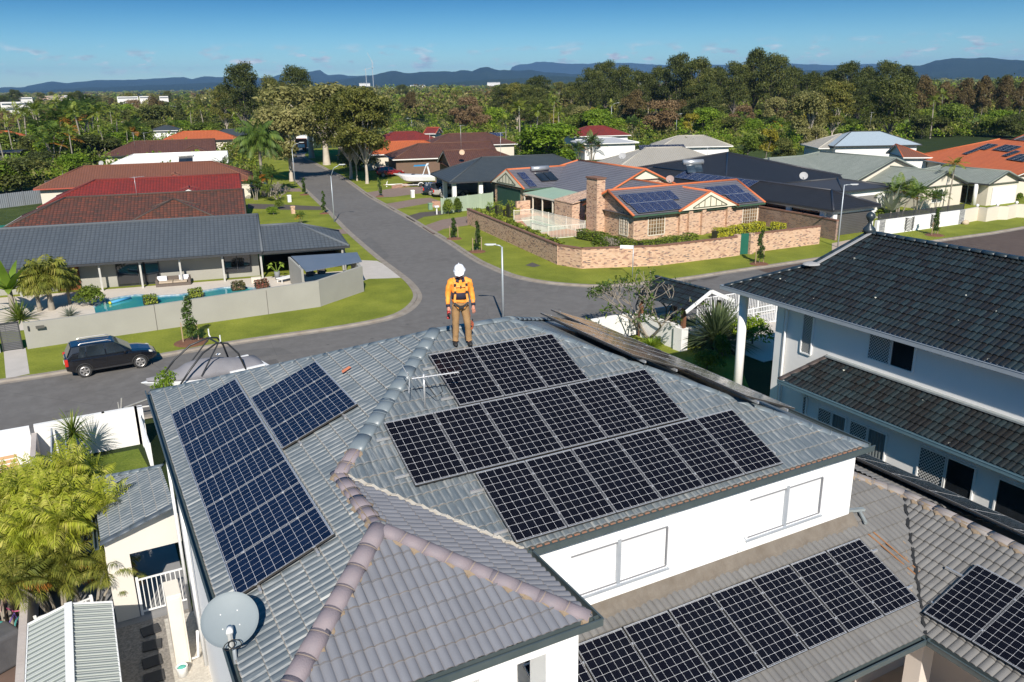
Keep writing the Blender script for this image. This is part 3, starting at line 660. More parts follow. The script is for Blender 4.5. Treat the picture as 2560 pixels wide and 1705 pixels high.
# ================================================================ SOLAR PANELS
def cellmat(name,c1,c2,line=(.80,.80,.82)):
    t=NT(name); x=t.xyz(t.vec('UV')); cu=t.math('DIVIDE',t.math('SUBTRACT',x[0],.0195),.1588); cv=t.math('DIVIDE',t.math('SUBTRACT',x[1],.031),.1588)
    fu=t.math('FRACT',cu); fv=t.math('FRACT',cv)
    du=t.math('MINIMUM',fu,t.math('SUBTRACT',1.0,fu)); dv=t.math('MINIMUM',fv,t.math('SUBTRACT',1.0,fv))
    ln=t.math('LESS_THAN',t.math('MINIMUM',du,dv),.0095)
    cor=t.math('LESS_THAN',t.math('ADD',du,dv),.04); ln=t.math('MAXIMUM',ln,cor)
    bus=t.math('LESS_THAN',t.math('ABSOLUTE',t.math('SUBTRACT',t.math('FRACT',t.math('MULTIPLY',fu,5.0)),.5)),.06)
    r=t.wn(t.comb(t.math('FLOOR',cu),t.math('FLOOR',cv),0))[0]
    col=t.mix(r,c1,c2); col=t.mix(t.math('MULTIPLY',bus,.05),col,(.25,.27,.32))
    dust=t.math('MULTIPLY_ADD',t.noise(t.vec('Object'),2.2,4),.012,-.003,clamp=True)
    col=t.mix(dust,col,(.35,.33,.3)); col=t.mix(ln,col,line)
    m=t.fin(col,t.math('MULTIPLY_ADD',t.noise(t.vec('Object'),3,3),.16,.02),0,.5); t.b.inputs['Coat Weight'].default_value=.0; t.b.inputs['Specular IOR Level'].default_value=.05; t.b.inputs['Coat Roughness'].default_value=.03; return m
CELL=cellmat('mono_cells_black',(.0025,.003,.007),(.004,.005,.010)); CELLB=cellmat('mono_cells_blue',(.003,.010,.032),(.005,.014,.042)); CELLF=cellmat('poly_cells_blue',(.012,.03,.095),(.018,.025,.06),(.5,.52,.58))
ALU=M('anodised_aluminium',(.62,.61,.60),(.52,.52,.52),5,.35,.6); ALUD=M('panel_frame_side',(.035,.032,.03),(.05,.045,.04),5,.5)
def make_panel(cell,name='solar_panel'):
    r=bpy.data.objects.new(name,None); COL.objects.link(r); ROOT[r.name]=Matrix.Identity(4)
    f=MB(); w,h,t=.992,1.65,.04; fr=.013
    f.mat(0)
    fl=.006
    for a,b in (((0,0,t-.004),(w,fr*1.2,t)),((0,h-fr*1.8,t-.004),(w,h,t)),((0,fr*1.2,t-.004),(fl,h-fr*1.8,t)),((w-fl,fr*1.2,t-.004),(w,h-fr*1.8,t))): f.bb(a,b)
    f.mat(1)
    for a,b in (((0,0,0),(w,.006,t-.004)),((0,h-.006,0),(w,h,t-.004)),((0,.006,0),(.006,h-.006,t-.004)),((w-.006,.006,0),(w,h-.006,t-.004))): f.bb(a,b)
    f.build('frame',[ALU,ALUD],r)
    g=MB(); g.bb((.007,.007,t-.012),(w-.007,h-.007,t-.003)); g.build('cell_sheet',cell,r)
    for y in (.32,1.3): MB().box((w+.01,y,t+.004),(.03,.045,.012)).build('clamp',ALU,r)
    return r
PROTO={'k':make_panel(CELL),'b':make_panel(CELLB),'f':make_panel(CELLF)}
USED={k:False for k in PROTO}
PK={}
def part_empty(name,parent,loc=(0,0,0)):
    o=bpy.data.objects.new(name,None); o.empty_display_size=.2; COL.objects.link(o); o.parent=parent; ROOT[o.name]=ROOT[parent.name]; return o
def put_panel(kind,Mt,root,*_a):
    "a panel is bolted to its roof: it becomes a part of that house, with frame, cell sheet and clamps below it"
    pr_=PROTO[kind]
    if not USED[kind]: o=pr_; USED[kind]=True
    else: o=copy_tree(pr_,kidmap=PANELKIDS)
    o.parent=root; o.matrix_basis=ROOT[root.name].inverted()@Mt; return o
PANELKIDS={}
for c in COL.objects:
    if c.parent and c.parent.name.startswith('solar_panel'): PANELKIDS.setdefault(c.parent.name,[]).append(c)
def pmat(P,u,v,turn=False):
    u=Vector(u).normalized(); v=Vector(v).normalized(); n=u.cross(v)
    if turn: u,v=v,-u  # long side lies along the old u
    m=Matrix.Identity(4)
    for i in range(3): m[i][0]=u[i];m[i][1]=v[i];m[i][2]=n[i];m[i][3]=P[i]
    return m
ORD=['first','second','third','fourth','fifth','sixth','seventh','eighth']
RAIL=[]
RL=[]
def rail(mb,P,Q): RL.append((Vector(P),Vector(Q)))
def rails_out(label,grp):
    for P,Q in RL: MB().beam(P,Q,.04,.05).build('mounting_rail',ALU,main_house)
    RL.clear()
u,v,n=Vector((1,0,0)),Vector((0,CS,SN)),Vector((0,-SN,CS)); O=Vector((0,0,E0)); LIFT=.10
rm=MB()
for (x0,s0,cnt,nm,grp) in ((4.636,.1003,6,'bottom row','solar panels on the front slope'),(3.497,1.8002,6,'middle row','solar panels on the front slope'),(5.085,3.4875,3,'top row','solar panels on the front slope')):
    for i in range(cnt):
        P=O+u*(x0+i*1.012)+v*s0+n*LIFT
        put_panel('k',pmat(P,u,v),main_house)
    for sv in (.33,1.3): rail(rm,O+u*(x0-.26)+v*(s0+sv)+n*(LIFT-.03),O+u*(x0+cnt*1.012+.08)+v*(s0+sv)+n*(LIFT-.03))
rails_out('pale aluminium rails poking out beside the front roof solar panels','rails under the solar panels')
u,v,n=Vector((0,-1,0)),Vector((CS,0,SN)),Vector((-SN,0,CS)); O=Vector((0,0,E0)); rm=MB()
for (s0,y0,cnt,nm,grp) in ((.304,8.719,8,'long left column','solar panels on the left slope'),(1.98,7.1855,3,'short upper block','solar panels on the left slope')):
    for i in range(cnt):
        P=O+u*(-(y0-i*1.012))+v*s0+n*LIFT
        put_panel('b',pmat(P,u,v),main_house)
    for sv in (.33,1.3): rail(rm,O+u*(-y0-.05)+v*(s0+sv)+n*(LIFT-.03),O+u*(-(y0-cnt*1.012-.14))+v*(s0+sv)+n*(LIFT-.03))
rails_out('pale aluminium rails under the navy panels on the left roof slope','rails under the solar panels')
# lower front slope, eight in a row
u,v,n=Vector((1,0,0)),Vector((0,CS,SN)),Vector((0,-SN,CS)); rm=MB()
for i in range(8):
    x=12.73-.992-i*1.033; P=LZ(x,-1.85)+n*LIFT
    put_panel('k',pmat(P,u,v),main_house)
for sv in (.33,1.3): rail(rm,LZ(12.95,-1.85)+v*sv+n*.07,LZ(4.5,-1.85)+v*sv+n*.07)
rails_out('pale rail ends beside the solar panel row on the lower grey roof','rails under the solar panels')
# right wing, west slope
u,v,n=Vector((0,-1,0)),Vector((CS,0,SN)),Vector((-SN,0,CS)); OW=Vector((vx_,0,zv_)); rm=MB()
PP=onpl(2309.3,1533.6,OW+n*LIFT,n); s0=(PP-OW).dot(v); y0=PP.y
for i in range(4):
    put_panel('k',pmat(OW+u*(-(y0-i*1.012))+v*s0+n*LIFT,u,v),main_house)
rail(rm,OW+u*(-y0-.42)+v*(s0+1.25)+n*.07,OW+u*(-y0+4.2)+v*(s0+1.25)+n*.07); rail(rm,OW+u*(-y0-.08)+v*(s0+.33)+n*.07,OW+u*(-y0+4.2)+v*(s0+.33)+n*.07)
rails_out('short pale rail sticking out left of the right wing solar panels','rails under the solar panels')
# edge-on rows on the east slopes
u,v,n=Vector((0,1,0)),Vector((-CS,0,SN)),Vector((SN,0,CS)); OE=Vector((13.078,0,E0)); rm=MB()
for j,(s0,ys,c0) in enumerate(((2.45,3.35,4),(.7,1.5,8))):
    for i in range(c0):
        put_panel('k',pmat(OE+u*(ys+i*1.012)+v*s0+n*.17,u,v),main_house)
    for sv in (.33,1.3): rail(rm,OE+u*(ys-.1)+v*(s0+sv)+n*.13,OE+u*(ys+c0*1.012+.1)+v*(s0+sv)+n*.13)
rails_out('rail ends peeping past the hip of the main roof on its right slope','rails under the solar panels')
OE=Vector((15.05+2.75,0,zv_)); rm=MB()
for i in range(8):
    put_panel('k',pmat(OE+u*(3.2-i*1.012)+v*.75+n*.2,u,v),main_house)
for sv in (.33,1.3): rail(rm,OE+u*(4.4)+v*(.75+sv)+n*.15,OE+u*(-4.2)+v*(.75+sv)+n*.15)
rails_out('rail under the dark panel strip at the right edge roof','rails under the solar panels')
if not USED['f']: pass
# ================================================================ HOUSES OF THE STREET
def lm(O,ang): return Matrix.Translation(Vector((O[0],O[1],0)))@Matrix.Rotation(R_(ang),4,'Z')
def blockpolys(x0,y0,x1,y1,ax,ends,z,p):
    "roof planes of one gable/hip block in house coordinates"
    if ax=='x': f=lambda a,b,c: Vector((a,b,c)); L0,L1,W0,W1=x0,x1,y0,y1
    else: f=lambda a,b,c: Vector((b,a,c)); L0,L1,W0,W1=y0,y1,x0,x1
    D=(W1-W0)/2; m=(W0+W1)/2; zr=z+p*D
    a=L0+(D if ends[0]=='h' else 0); b=L1-(D if ends[1]=='h' else 0)
    if a>b: a=b=(a+b)/2
    c00,c10,c11,c01=f(L0,W0,z),f(L1,W0,z),f(L1,W1,z),f(L0,W1,z); r0,r1=f(a,m,zr),f(b,m,zr)
    roof=[[c00,c10,r1,r0],[c11,c01,r0,r1]]; gab=[]; hips=[]; ver=[]
    (roof if ends[0]=='h' else gab).append([c01,c00,r0]); (roof if ends[1]=='h' else gab).append([c10,c11,r1])
    if ends[0]=='h': hips+=[(r0,c00),(r0,c01)]
    else: ver+=[(r0,c00),(r0,c01)]
    if ends[1]=='h': hips+=[(r1,c10),(r1,c11)]
    else: ver+=[(r1,c10),(r1,c11)]
    eav=[(c00,c10),(c01,c11)]+([(c00,c01)] if ends[0]=='h' else [])+([(c10,c11)] if ends[1]=='h' else [])
    return dict(roof=roof,gab=gab,hips=hips,ver=ver,eav=eav,ridge=(r0,r1),c=(c00,c10,c11,c01),zr=zr)
def house(label,O,ang,blocks,roofm,wallm,capm,fasm,gabm=None,wi=.55,cap_r=.11,cat='house',name='house',wallz0=0,near=False):
    T=lm(O,ang); r=thing(name,label,cat,(O[0],O[1],0),R_(ang)); I=T
    R=MB(I);G=None;C=MB(I);Fs=MB(I);Wl=MB(I); out=[]
    for bl in blocks:
        x0,y0,x1,y1,ax,ends=bl[:6]; z=bl[6] if len(bl)>6 else 2.6; p=bl[7] if len(bl)>7 else .4; wall=bl[8] if len(bl)>8 else True
        q=blockpolys(x0,y0,x1,y1,ax,ends,z,p); out.append(q)
        for P in q['roof']:
            n=(P[1]-P[0]).cross(P[2]-P[0]); 
            if n.z<0: P=P[::-1]
            R.poly(P)
        R.poly([v-Vector((0,0,.05)) for v in q['c']][::-1])
        for P in q['gab']:
            cen=(P[0]+P[1])/2; inn=(Vector(((x0+x1)/2,(y0+y1)/2,cen.z))-cen).normalized()*.3
            MB(I).poly([v+inn-Vector((0,0,.03)) for v in P]).build('gable',gabm or wallm,r)
        if q['ridge'][0]!=q['ridge'][1]: C.tube([q['ridge'][0],q['ridge'][1]],cap_r,6)
        for a,b in q['hips']: C.tube([a,b],cap_r,6)
        for a,b in q['ver']: C.tube([a,b],cap_r*.9,6); Fs.beam(a-Vector((0,0,.12)),b-Vector((0,0,.12)),.05,.2)
        for a,b in q['eav']: Fs.beam(a-Vector((0,0,.09)),b-Vector((0,0,.09)),.13,.15)
        if wall:
            ex=[wi if (ends[k]=='h') else .32 for k in (0,1)]
            if ax=='x': Wl.bb((x0+ex[0],y0+wi,wallz0),(x1-ex[1],y1-wi,z-.08))
            else: Wl.bb((x0+wi,y0+ex[0],wallz0),(x1-wi,y1-ex[1],z-.08))
    R.build('roof',roofm,r); C.build('ridge_tiles',capm,r,smooth=True); Fs.build('gutter',fasm,r)
    if len(Wl.v): Wl.build('wall',wallm,r)
    r['_k']=0; del r['_k']; return r,T,out
def ridgepos(R1,R2,zr,D,ang):
    a=at(*R1,zr); b=at(*R2,zr); u=Vector((math.cos(R_(ang)),math.sin(R_(ang)),0)); v=Vector((-u.y,u.x,0))
    O=b-v*D; return (O.x,O.y),(b-a).dot(u)
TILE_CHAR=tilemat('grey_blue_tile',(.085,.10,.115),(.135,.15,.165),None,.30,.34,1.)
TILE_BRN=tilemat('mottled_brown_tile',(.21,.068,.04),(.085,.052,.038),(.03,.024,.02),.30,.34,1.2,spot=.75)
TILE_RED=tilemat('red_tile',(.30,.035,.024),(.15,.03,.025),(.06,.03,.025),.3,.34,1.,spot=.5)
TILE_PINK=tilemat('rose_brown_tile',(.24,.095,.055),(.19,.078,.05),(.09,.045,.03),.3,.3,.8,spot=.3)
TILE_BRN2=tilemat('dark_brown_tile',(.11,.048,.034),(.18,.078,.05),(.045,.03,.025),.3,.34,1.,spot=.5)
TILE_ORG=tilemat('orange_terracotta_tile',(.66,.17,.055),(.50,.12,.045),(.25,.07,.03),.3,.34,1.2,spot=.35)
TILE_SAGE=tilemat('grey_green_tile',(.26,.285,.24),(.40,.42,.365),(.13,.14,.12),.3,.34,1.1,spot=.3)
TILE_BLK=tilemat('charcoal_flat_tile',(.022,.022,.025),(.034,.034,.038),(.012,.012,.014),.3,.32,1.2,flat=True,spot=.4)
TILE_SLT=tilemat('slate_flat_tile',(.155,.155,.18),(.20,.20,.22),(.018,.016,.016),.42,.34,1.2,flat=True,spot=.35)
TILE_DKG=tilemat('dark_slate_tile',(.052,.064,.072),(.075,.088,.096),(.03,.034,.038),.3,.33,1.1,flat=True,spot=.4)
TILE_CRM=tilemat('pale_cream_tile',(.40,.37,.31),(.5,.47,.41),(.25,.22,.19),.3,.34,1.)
WHTM=ribmat('white_metal_roof',(.75,.74,.71),(.66,.65,.62),.6,.02,0,.4,.44)
CREAM=M('cream_wall',(.66,.60,.50),(.60,.54,.45),.6,.85); GREYW=M('taupe_render',(.345,.335,.295),(.30,.29,.255),.8,.9,bump=.15)
WHT=M('white_wall',(.80,.79,.77),(.72,.71,.69),.5,.8); DKF=M('charcoal_fascia',(.03,.033,.036),(.05,.05,.055),3,.5); WHF=M('white_fascia',(.78,.77,.74),(.7,.69,.66),2,.6)
GRNF=M('green_gutter',(.05,.10,.065),(.06,.12,.08),3,.45)
BRK=brickmat('peach_brick',[(0,(.60,.36,.22)),(.36,(.66,.42,.27)),(.62,(.52,.30,.18)),(.82,(.30,.13,.085)),(.93,(.14,.075,.065))])
BRKD=M('brown_brick_coping',(.16,.08,.055),(.25,.13,.085),6,.9,bump=.4); ORGC=M('orange_ridge_tile',(.58,.16,.055),(.45,.12,.045),4,.7)
DGL=glassmat('dark_glass',(.012,.014,.017),.04); GL=glassmat()
A1=-10.2
# ---- left row, nearest first
h1,T1,B1=house('long single storey house with charcoal tiled gable roof beside the pool','xx' and (10.95,52.0),A1,[(-42,0,0,10.3,'x','gg',2.25,.4),(-.2,.15,6.5,7.25,'x','gh',2.2,.40,False)],TILE_CHAR,GREYW,M('charcoal_ridge',(.11,.125,.14)),DKF,GREYW,wi=1.5)
# pull the pool-side wall back under a verandah: posts, dark doors, timber door
def L1(x,y,z): return T1@Vector((x,y,z))
q=MB(); 
for x in (-.15,-2.9,-5.9,-8.6,-11.3,-16.5): q=MB(); q.beam(L1(x,.35,0),L1(x,.35,2.2),.13,.13,up=(1,0,0)); q.build('post',M('pale_post',(.5,.49,.45)),h1)
def L1win(x,w,z,h,mat=DGL,nm='window',fr=None,mull=1):
    nrm=T1.to_3x3()@Vector((0,-1,0)); return win(h1,L1(x,1.49,z),w,h,nrm,.07,(fr or DKF,mat),mull,nm)
L1win(-8.9,2.9,1.1,2.0,nm='sliding_door'); L1win(-1.9,2.0,1.2,1.4); L1win(-13.6,1.5,1.05,2.0,M('timber_door',(.36,.12,.04),(.28,.09,.035),6,.5),'door',M('dark_timber',(.15,.06,.03)),0)
q=MB(T1); q.bb((-.1,.35,1.9),(6.0,.5,2.1)); q.bb((5.9,.3,0),(6.05,.45,2.1)); q.bb((.2,6.6,0),(6.1,6.75,2.1)); q.bb((6.05,.9,0),(6.25,6.75,2.1)); q.build('carport_frame',GREYW,h1)
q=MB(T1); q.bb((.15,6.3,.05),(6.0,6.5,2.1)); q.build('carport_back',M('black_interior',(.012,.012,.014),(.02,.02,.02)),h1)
sheet('patio_paving',[L1(x,y,0) for x,y in ((-22,.8),(0,.8),(6.3,.8),(5.6,-6),(2,-9.),(-8,-9),(-22,-9))],M('cream_paving',(.60,.54,.46),(.52,.46,.39),1.5,.85),.108)
for (R1,R2,D,lab,rm,cm,fm,ends,wing,gm) in (
  ((164,494),(608,472.5),4.9,'brown mottled tile roof house right behind the charcoal one',TILE_BRN,M('dark_ridge_a',(.07,.05,.04)),WHF,'hg',(-10.6,-2.2,-1.6,4.5,'y','hh'),None),
  ((239,449),(599,434),5.0,'house with deep red tiled roof, second beyond the pool house',TILE_RED,M('red_ridge',(.16,.03,.025)),WHF,'hg',(-8.5,-1.0,-2.1,4.5,'y','gh'),M('grey_gable',(.16,.16,.16))),
  ((206,416),(530,403),5.0,'rose brown tiled house with small white gable, left of the street',TILE_PINK,M('pink_ridge',(.19,.075,.045)),M('red_fascia',(.4,.08,.05)),'hh',(-7.2,-.3,-1.9,4.5,'y','gh'),WHT),
  ((332,387),(568,377.6),4.0,'house with plain white metal roof and a solar water heater',WHTM,WHT,WHF,'hg',None,None),
  ((340,350),(537,346.5),5.2,'far brown roofed house with roof vents on the left side of the street',TILE_BRN2,M('brown_ridge',(.12,.06,.04)),DKF,'hg',(-7.,-4.0,-.5,4.5,'y','hh'),None)):
    p=.42; zr=2.6+p*D; O,Ln=ridgepos(R1,R2,zr,D,A1)
    x0=-Ln-(D if ends[0]=='h' else 0); x1=(D if ends[1]=='h' else 0)
    bl=[(x0,0,x1,2*D,'x',ends,2.6,p)]
    if wing: bl.append((*wing,2.6,p))
    hh,Th,_=house(lab,O,A1,bl,rm,CREAM if rm is not WHTM else WHT,cm,fm,gm,cap_r=.09)
    if rm is WHTM:
        wh=part_empty('solar_water_heater',hh); c=Th@Vector((-Ln*.45,1.9,3.55))
        hd=lambda x,y: Th@Vector((-Ln*.45+x,y,2.6+p*y+.12))
        MB().tube([hd(-1.1,2.6)+Vector((0,0,.2)),hd(1.1,2.6)+Vector((0,0,.2))],.28,12).build('tank',WHT,wh,smooth=True)
        MB().slab([hd(-1,.6),hd(1,.6),hd(1,2.3),hd(-1,2.3)],(0,0,.06)).build('collector',DGL,wh)
# far left odd roofs
FAR={}
def simple(*a,**k):
    r=simple_(*a,**k); t=a[0]
    for key in ('cream tiled house carrying','brown hip roofed house','salmon orange','small red tiled','orange roofed house with','house with dark grey hip','near brown','wide brown'):
        if t.startswith(key): FAR[key]=r[0]
    return r
def simple_(label,R1,R2,zr,D,ang,rm,cm,fm,wm,ends='hh',p=.4,name='house',zb=None):
    ze=zr-p*D; O,Ln=ridgepos(R1,R2,zr,D,ang); x0=-Ln-(D if ends[0]=='h' else 0); x1=(D if ends[1]=='h' else 0)
    return house(label,O,ang,[(x0,0,x1,2*D,'x',ends,ze,p)],rm,wm,cm,fm,cap_r=.09,name=name)
OR2=M('orange_ridge_far',(.45,.11,.04))
simple('orange roofed house with solar panels in the trees left of the street',(455,329),(540,326),4.8,4.5,A1,TILE_ORG,OR2,DKF,CREAM)
simple('white walled house with orange tile roof at the far left edge',(-40,331),(18,327),5.6,3,-20,TILE_ORG,OR2,WHF,WHT)
simple('pink gabled house half hidden among palms on the left',(314,293),(338,293),5.2,3.,-20,TILE_PINK,OR2,WHF,M('pink_wall',(.5,.22,.18)),'gg')
simple('dark flat roofed carport at the left edge before the palms',(-60,379),(60,374),3.1,3.2,A1,DKF,DKF,DKF,M('dark_wall',(.05,.05,.05)),'gg',.05,'carport')
simple('small dark blue roof with solar panels in the trees at the top left',(398,315),(420,313),4.6,3,-20,TILE_DKG,DKF,WHF,WHT)
simple('grey roofed house left of the street end behind the queen palm',(560,318),(600,322),4.6,4.0,A1,TILE_DKG,DKF,WHF,WHT)
# ---- right row beyond the brick house
h8,T8,b8=simple('house with dark grey hip roof and open carport sheltering two cars',(1204,393),(1383,386),5.1,5.6,-11,TILE_DKG,M('dg_ridge',(.055,.065,.072)),DKF,WHT,'hh',.42)
for c in kids(h8):
    if c.name.startswith('wall'): bpy.data.objects.remove(c)
c0=b8[0]['c']; X0,X1,Y1=c0[0].x,c0[1].x,c0[2].y; W8=M('carport_white',(.62,.61,.58),(.56,.55,.52),.6,.8)
q=MB(T8); q.bb((X0+7.2,.6,0),(X1-.6,Y1-.6,2.62)); q.bb((X0+.6,Y1-1.0,0),(X0+7.2,Y1-.7,2.6)); q.build('wall',W8,h8)
for x,y in ((X0+.45,.45),(X0+.45,Y1*.5),(X0+3.8,.45)): MB(T8).bb((x,y,0),(x+.5,y+.5,2.6)).build('pillar',WHT,h8)
for x in (X0+9.5,X0+12.5): win(h8,T8@Vector((x,.6,1.3)),1.5,1.3,T8.to_3x3()@Vector((0,-1,0)),.06,(DKF,DGL),1)

simple('near brown tiled house behind the boat',(1110,377),(1225,372),4.9,5.,-12,TILE_BRN2,M('brown_ridge',(.12,.06,.04)),WHF,M('brown_wall',(.16,.10,.07)),'gh')
simple('wide brown tiled house with small front gable, beyond the boat house',(1040,357),(1228,353),4.8,5.,-12,TILE_BRN2,M('brown_ridge',(.12,.06,.04)),WHF,M('brown_wall',(.16,.10,.07)),'hg')
simple('brown hip roofed house with blue solar array',(1113,332),(1215,331),4.9,5.,-12,TILE_BRN2,M('brown_ridge',(.12,.06,.04)),WHF,CREAM,'hh')
simple('salmon orange tiled house with dark panels beside the gum trees',(965,354),(1060,351),4.6,4.5,-12,TILE_ORG,OR2,WHF,CREAM,'hh')
simple('small red tiled house with solar panels beyond the salmon roof',(985,330),(1040,328),4.9,4.5,-12,TILE_RED,M('red_ridge',(.16,.03,.025)),WHF,CREAM,'hh')
simple('red roofed house glimpsed right of the palms, far side',(1085,315),(1098,318),5.,3.,-40,TILE_RED,OR2,WHF,CREAM,'gg')
simple('house with bright crimson hip roof in the trees',(1462,314),(1510,314),5.2,4.5,-15,TILE_RED,M('red_ridge',(.16,.03,.025)),WHF,WHT,'hh')
simple('cream tiled house carrying a strip of solar panels behind the brick house',(1600,366),(1705,367),4.6,6.,-20,TILE_CRM,M('cream_ridge',(.45,.42,.36)),WHF,WHT,'hh')
simple('pale cream tiled house partly hidden by trees at centre right',(1700,340),(1760,338),5.,4.,-25,TILE_CRM,M('cream_ridge',(.45,.42,.36)),WHF,WHT,'hh')
simple('low beige roofed house behind the pale fan palm',(2060,328),(2150,334),5.,5.,-30,TILE_CRM,M('cream_ridge',(.45,.42,.36)),WHF,WHT,'hh')
simple('blue grey metal roofed house beyond the pale fan palm',(2110,327),(2200,328),5.4,5.,-25,M('blue_metal_roof',(.33,.40,.45),(.28,.34,.39)),DKF,DKF,WHT,'hh')
simple('small rust red tiled house before the dark palms',(2212,354),(2240,360),4.7,4.,-35,TILE_PINK,OR2,WHF,WHT,'gh')
simple('grey metal roof behind the crimson roofed house',(1480,342),(1530,343),3.9,4.,-15,M('pale_metal_roof',(.42,.43,.45)),WHF,WHF,WHT,'hh',.2)
simple('far house with red tiled roof at the right edge of the photo',(2490,332),(2620,334),5.4,4.,-10,TILE_RED,OR2,WHF,WHT,'gg')
# ---- charcoal roofed house with garage, and its white cube
h16,T16,_=house('modern house with black tiled hip roofs and dark garage door',(0,0),0,[(60.2,41.8,66.6,76,'y','hh',2.62,.40),(61,57,82,80,'x','hh',2.7,.25)],TILE_BLK,M('pale_grey_wall',(.48,.48,.48),(.4,.4,.41),.6,.8),M('black_ridge',(.028,.028,.034),(.04,.045,.06),2,.4),DKF)
q=MB(); q.bb((61.3,42.25,.1),(65.9,42.33,2.15)); q.build('garage_door',ribmat('dark_roller_door',(.075,.072,.07),(.09,.085,.08),.16,.02,1),h16)
q=MB(); q.bb((61.0,42.2,2.15),(66.1,42.34,2.4)); q.bb((60.75,42.2,0),(61.25,42.36,2.2)); q.bb((65.95,42.2,0),(66.3,42.36,2.2)); q.build('door_surround',WHT,h16)
q=MB(); 
for y in (43.,47.2,51.4,56): MB().bb((60.45,y,0),(61.0,y+.55,2.5)).build('pillar',WHT,h16)
for y in (44.,48.3,52.5): 
    q=MB(); q.bb((60.66,y-.4,.3),(60.73,y+3.2,2.3)); q.build('window',DGL,h16)
MB().bb((60.38,42,2.28),(60.74,58,2.5)).build('verandah_beam',WHT,h16)
h16b,_,_=house('white box room with shallow black hip roof behind the dark garage',(0,0),0,[(67.2,46.8,74.6,55,'x','hh',3.35,.16)],M('dark_grey_metal',(.045,.043,.045),(.055,.053,.055),.5,.5),WHT,DKF,DKF,name='outbuilding',cat='outbuilding',wi=.35)
MB().bb((69,47.05,1.2),(72.6,47.13,2.6)).build('garage_opening',M('grey_roller',(.2,.19,.18)),h16b)
# ---- sage grey house
h17,T17,_=house('wide house with sage grey tiled gables behind the white screen wall',(0,0),0,[(79,55.5,93,74,'y','gh',2.6,.35),(70,60,86,73,'x','hg',2.6,.33),(81.6,48.3,89.4,62,'y','gg',2.6,.38),(89.9,46.2,96.6,58,'y','gh',2.6,.37)],TILE_SAGE,CREAM,M('sage_ridge',(.2,.23,.2)),DKF,CREAM)
win(h17,(84.6,48.62,1.4),1.8,1.4,(0,-1,0),.08,(WHF,GL),1); win(h17,(90.44,48.9,1.15),1.9,2.1,(-1,0,0),.08,(WHF,DGL),1,'sliding_door')
MB().bb((91.2,46.4,.1),(95.6,46.5,2.1)).build('garage_door',WHT,h17)
MB().tube([(89.9,47.6,0),(89.9,47.6,2.5)],.22,12).build('column',WHT,h17,smooth=True)
h18,T18,_=house('house with vivid orange tiled roof and scattered dark solar panels',(100.2,49.4),-25.6,[(0,0,17,26,'y','gh',2.7,.36),(3,-3,13,10,'y','gh',2.7,.36),(6,8,26,24,'x','hh',2.9,.4)],TILE_ORG,CREAM,M('orange_ridge2',(.5,.13,.045)),WHF,CREAM)
# ---- brick corner house
h15,T15,_=house('brick corner house with slate roof, orange ridge tiles and half timbered gables',(0,0),0,
  [(44.3,71.5,58,79.9,'x','gh',2.62,.44),(48,61.5,59.4,80.6,'y','gh',2.6,.44),(48.3,49.15,55.6,70,'y','gh',2.55,.44),(43.3,49.3,59.2,57.7,'x','gg',2.55,.44)],TILE_SLT,BRK,ORGC,GRNF,BRK,wi=.45,cap_r=.13)
# timbered gables: cream board, raised olive battens
def timber(cx,cy,nrm,half,z0,z1,root):
    n=Vector(nrm); s=Vector((-n.y,n.x,0)); c=Vector((cx,cy,0))
    P=[c+s*(-half)+Vector((0,0,z0)),c+s*half+Vector((0,0,z0)),c+Vector((0,0,z1))]
    MB().slab(P,n*.05).build('gable_board',M('cream_board',(.74,.68,.53),(.7,.64,.5),2,.7),root)
    f=MB(); OL=M('olive_batten',(.12,.13,.09)); h2=half*.62; zb=z0+.16; zt=z0+(z1-z0)*.80; o=n*.075
    def P3(t,z): return c+s*t+Vector((0,0,z))+o
    f.beam(P3(-h2,zb),P3(h2,zb),.05,.07); f.beam(P3(-h2,zb+.03),P3(0,zt),.05,.07); f.beam(P3(h2,zb+.03),P3(0,zt),.05,.07)
    for k in (-2,-1,0,1,2):
        t=h2*k/3; f.beam(P3(t,zb+.03),P3(t,zb+(zt-zb)*(1-abs(t)/h2)-.02),.05,.06,up=(n.x,n.y,0))
    f.build('batten',OL,root)
timber(44.25,75.7,(-1,0,0),3.8,2.72,4.42,h15); timber(51.95,49.1,(0,-1,0),3.35,2.6,4.1,h15)
MB().slab([Vector((53.7,61.6,5.0)),Vector((51.3,61.6,4.05)),Vector((56.1,61.6,4.05))],(0,-.06,0)).build('gable_board',M('cream_board',(.74,.68,.53)),h15)
MB().bb((44.5,73.0,.1),(44.62,78.6,2.3)).build('garage_opening',M('dark_green_door',(.012,.05,.035),(.02,.07,.05)),h15)
# verandah: green metal roof on cream posts
MB().slab([Vector((48.0,62.6,2.56)),Vector((48.0,71.3,2.56)),Vector((44.2,71.3,2.22)),Vector((44.2,62.6,2.22))],(0,0,.05)).build('verandah_roof',ribmat('pale_green_metal',(.33,.45,.33),(.29,.40,.30),.25,.02,0,.5,.42),h15)
MB().bb((44.1,62.6,2.05),(44.25,71.4,2.22)).build('verandah_beam',CREAM,h15)
for y in (62.9,65.0,67.2,69.3,71.2): MB().bb((44.15,y,0),(44.27,y+.12,2.1)).build('post',CREAM,h15)
q=MB(); q.bb((42.7,54.4,0),(43.62,56.2,5.35)); q.build('chimney',BRK,h15); MB().bb((42.62,54.32,5.35),(43.7,56.28,5.5)).build('chimney_cap',BRKD,h15)
q=MB(); q.bb((42.95,59.2,0),(44.5,62.6,2.5)); q.slab([Vector((42.9,59,2.5)),Vector((42.9,62.7,2.5)),Vector((47,62.7,3.2)),Vector((47,59,3.2))],(0,0,.08)); q.build('side_wing',BRK,h15)
